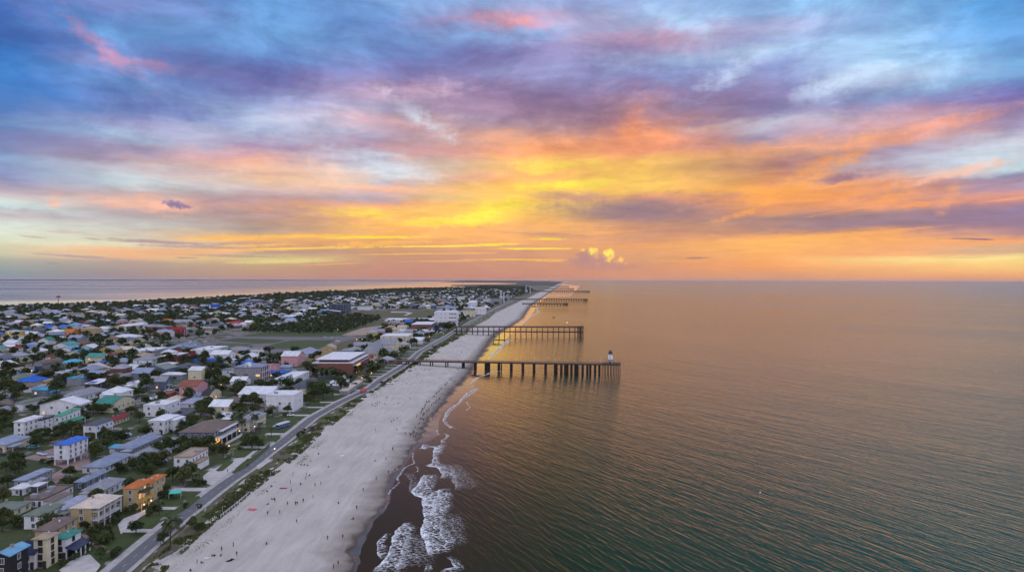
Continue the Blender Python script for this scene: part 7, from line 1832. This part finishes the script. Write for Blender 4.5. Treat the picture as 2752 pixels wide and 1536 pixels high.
# long white signs lying by the brick street
def bench(k, x, y, L, rz, label, c=(220, 224, 232)):
    p = zu(k, x, y); o = empty('parked_trailer', (p.x, p.y, 2.56), rz); tag(o, label, 'trailer')
    mb = MB(); mb.box(-L / 2, L / 2, -.9, .9, .5, 1.1); mb.build('bed', mat_plain('trailer_white', c, .5), o)
    for i in range(4): mb = MB(); mb.box(-L / 2 + .4 + i * L / 4, -L / 2 + 1.0 + i * L / 4, -.7, .7, 1.1, 1.5); mb.build('load', mat_plain('trailer_load', (120, 130, 160), .6), o)
    for sy in (-1, 1): mb = MB(); mb.tube((0, sy * .8, .35), (0, sy * .95, .35), .35, n=10); mb.build('wheel', M_tyre, o)
bench(1, 420, 270, 6, R(-28), 'long white trailer parked on the brown brick street')
bench(1, 520, 300, 3.5, R(25), 'short white trailer beside the blue-roofed block')
bench(3, 1450, 470, 5, R(20), 'white boat trailer on the lot below the red-door balcony house')
# swimming pools
def pool(k, pts, label):
    P = [zu(k, x, y, 2.6) for x, y in pts]; cx = sum(p.x for p in P) / len(P); cy = sum(p.y for p in P) / len(P)
    o = empty('swimming_pool', (cx, cy, 2.45)); tag(o, label, 'swimming pool')
    for nm, s, z, m in (('pool_rim', 1.12, .12, M_path), ('pool_water', 1.0, .16, _pm)):
        mb = MB(); q = [((p.x - cx) * s, (p.y - cy) * s) for p in P]; n = len(q)
        mb.add([(a, b, z) for a, b in q] + [(a, b, 0) for a, b in q], [tuple(range(n)), tuple(range(2 * n - 1, n - 1, -1))] + [(i, n + i, n + (i + 1) % n, (i + 1) % n) for i in range(n)])
        mb.build(nm, m, o)
_pm = mat_plain('pool_blue', (20, 118, 200), .08, 0, .12, .8)
pool(2, [(1290,1120),(1350,1080),(1440,1050),(1560,1035),(1590,1050),(1540,1085),(1400,1115)], 'long bright blue pool in front of the slate-roofed pillar house')
pool(2, [(1600,1070),(1650,1048),(1720,1050),(1755,1070),(1700,1105),(1640,1110)], 'kidney-shaped blue pool beside the long one')
# sand fence along the dunes
def fence(k, pts, label):
    P = [zu(k, x, y, 3.0) for x, y in pts]; o = empty('sand_fence', (P[0].x, P[0].y, 2.6)); tag(o, label, 'fence')
    for i in range(len(P) - 1):
        a, b = P[i] - P[0], P[i + 1] - P[0]; n = max(2, int((b - a).length / 2.2))
        mb = MB(); mb.tube((a.x, a.y, 1.15), (b.x, b.y, 1.15), .07, n=4); mb.tube((a.x, a.y, .75), (b.x, b.y, .75), .05, n=4); mb.build('rail', M_white, o)
        for j in range(n): q = a.lerp(b, j / n); mb = MB(); mb.box(q.x - .07, q.x + .07, q.y - .07, q.y + .07, 0, 1.3); mb.build('post', M_white, o)
fence(4, [(720, 885), (860, 775), (1000, 657)], 'white rail fence along the dune below the bare patch')
fence(4, [(135, 1335), (255, 1270), (385, 1185)], 'white rail fence on the dune at the bottom')
# boats and buoys
def boat(x, y, L, label, sail=False, rz=0.5):
    o = empty('small_boat', (x, y, 0), rz); tag(o, label, 'boat')
    mb = MB(); s = L / 2; v = []; f = []
    pr = [(-1, .7), (-.5, .95), (0, 1), (.5, .8), (1, .02)]
    for t, w in pr: v += [(t * s, -w * L * .16, L * .12), (t * s * .94, -w * L * .10, -.2), (t * s * .94, w * L * .10, -.2), (t * s, w * L * .16, L * .12)]
    for i in range(4):
        a = i * 4; f += [(a, a + 4, a + 5, a + 1), (a + 1, a + 5, a + 6, a + 2), (a + 2, a + 6, a + 7, a + 3), (a, a + 3, a + 7, a + 4)]
    f += [(0, 1, 2, 3)]
    mb.add(v, f); mb.build('hull', mat_plain('hull_paint', (50, 42, 48) if not sail else (220, 220, 220), .4), o)
    if sail:
        mb = MB(); mb.tube((0, 0, 0), (0, 0, L * 1.3), .12, n=5); mb.build('mast', M_pole, o)
        mb = MB(); mb.add([(-.1, 0, L * .2), (-s * .9, .3, L * .22), (-.1, 0, L * 1.25), (-.1, .08, L * .2), (-s * .9, .38, L * .22), (-.1, .08, L * 1.25)], [(0, 1, 2), (5, 4, 3), (0, 3, 4, 1), (1, 4, 5, 2), (0, 2, 5, 3)]); mb.build('sail', M_white, o)
    else:
        mb = MB(); mb.box(-s * .3, s * .2, -L * .08, L * .08, L * .12 + .01, L * .3); mb.build('cabin', M_white, o)
p = zu(8, 1295, 505, 0); boat(p.x, p.y, 8, 'small dark boat floating beyond the double-deck pier')
p = unp(525, 762.5, 0); boat(p.x, p.y, 26, 'tiny white sail far out on the lagoon', True)
p = unp(819, 776, 0); boat(p.x, p.y, 14, 'small white sail near the lagoon shore', True)
for (x, y, lb) in [(2676, 996, 'small white buoy near the east edge of the sea'), (2043, 1323, 'tiny white buoy on the green water'), (2286, 896, 'tiny dark buoy halfway to the horizon')]:
    p = unp(x, y, 0); o = empty('buoy', (p.x, p.y, 0)); tag(o, lb, 'buoy')
    mb = MB(); mb.lathe([(.2, -.4), (.7, -.1), (.8, .3), (.4, .8), (.15, 1.4)], 10); mb.build('float', M_white if 'white' in lb else M_dark, o)
    mb = MB(); mb.tube((0, 0, 1.35), (0, 0, 1.7), .06, n=5); mb.build('top_mark', M_pole, o)
    o.scale = (.4, .4, .4)

# ------------------------------------------------------------------ haze
mb = MB(); mb.box(-34000, 34000, -400, 34000, -4.5, 112.0)
hz_m = bpy.data.materials.new('haze'); hz_m.use_nodes = True; hz_m.node_tree.nodes.clear()
_n = NT(hz_m.node_tree); _o = _n.new('ShaderNodeOutputMaterial'); _v = _n.new('ShaderNodeVolumePrincipled')
_v.inputs['Color'].default_value = (0.80, 0.72, 0.80, 1); _v.inputs['Density'].default_value = 1.1e-5; _v.inputs['Anisotropy'].default_value = 0.3
_n.link(_v.outputs[0], _o.inputs['Volume'])
tag(mb.build('haze', hz_m), 'thin dusk haze over the land and the sea', None, None, 'stuff')
scene.cycles.volume_bounces = 1
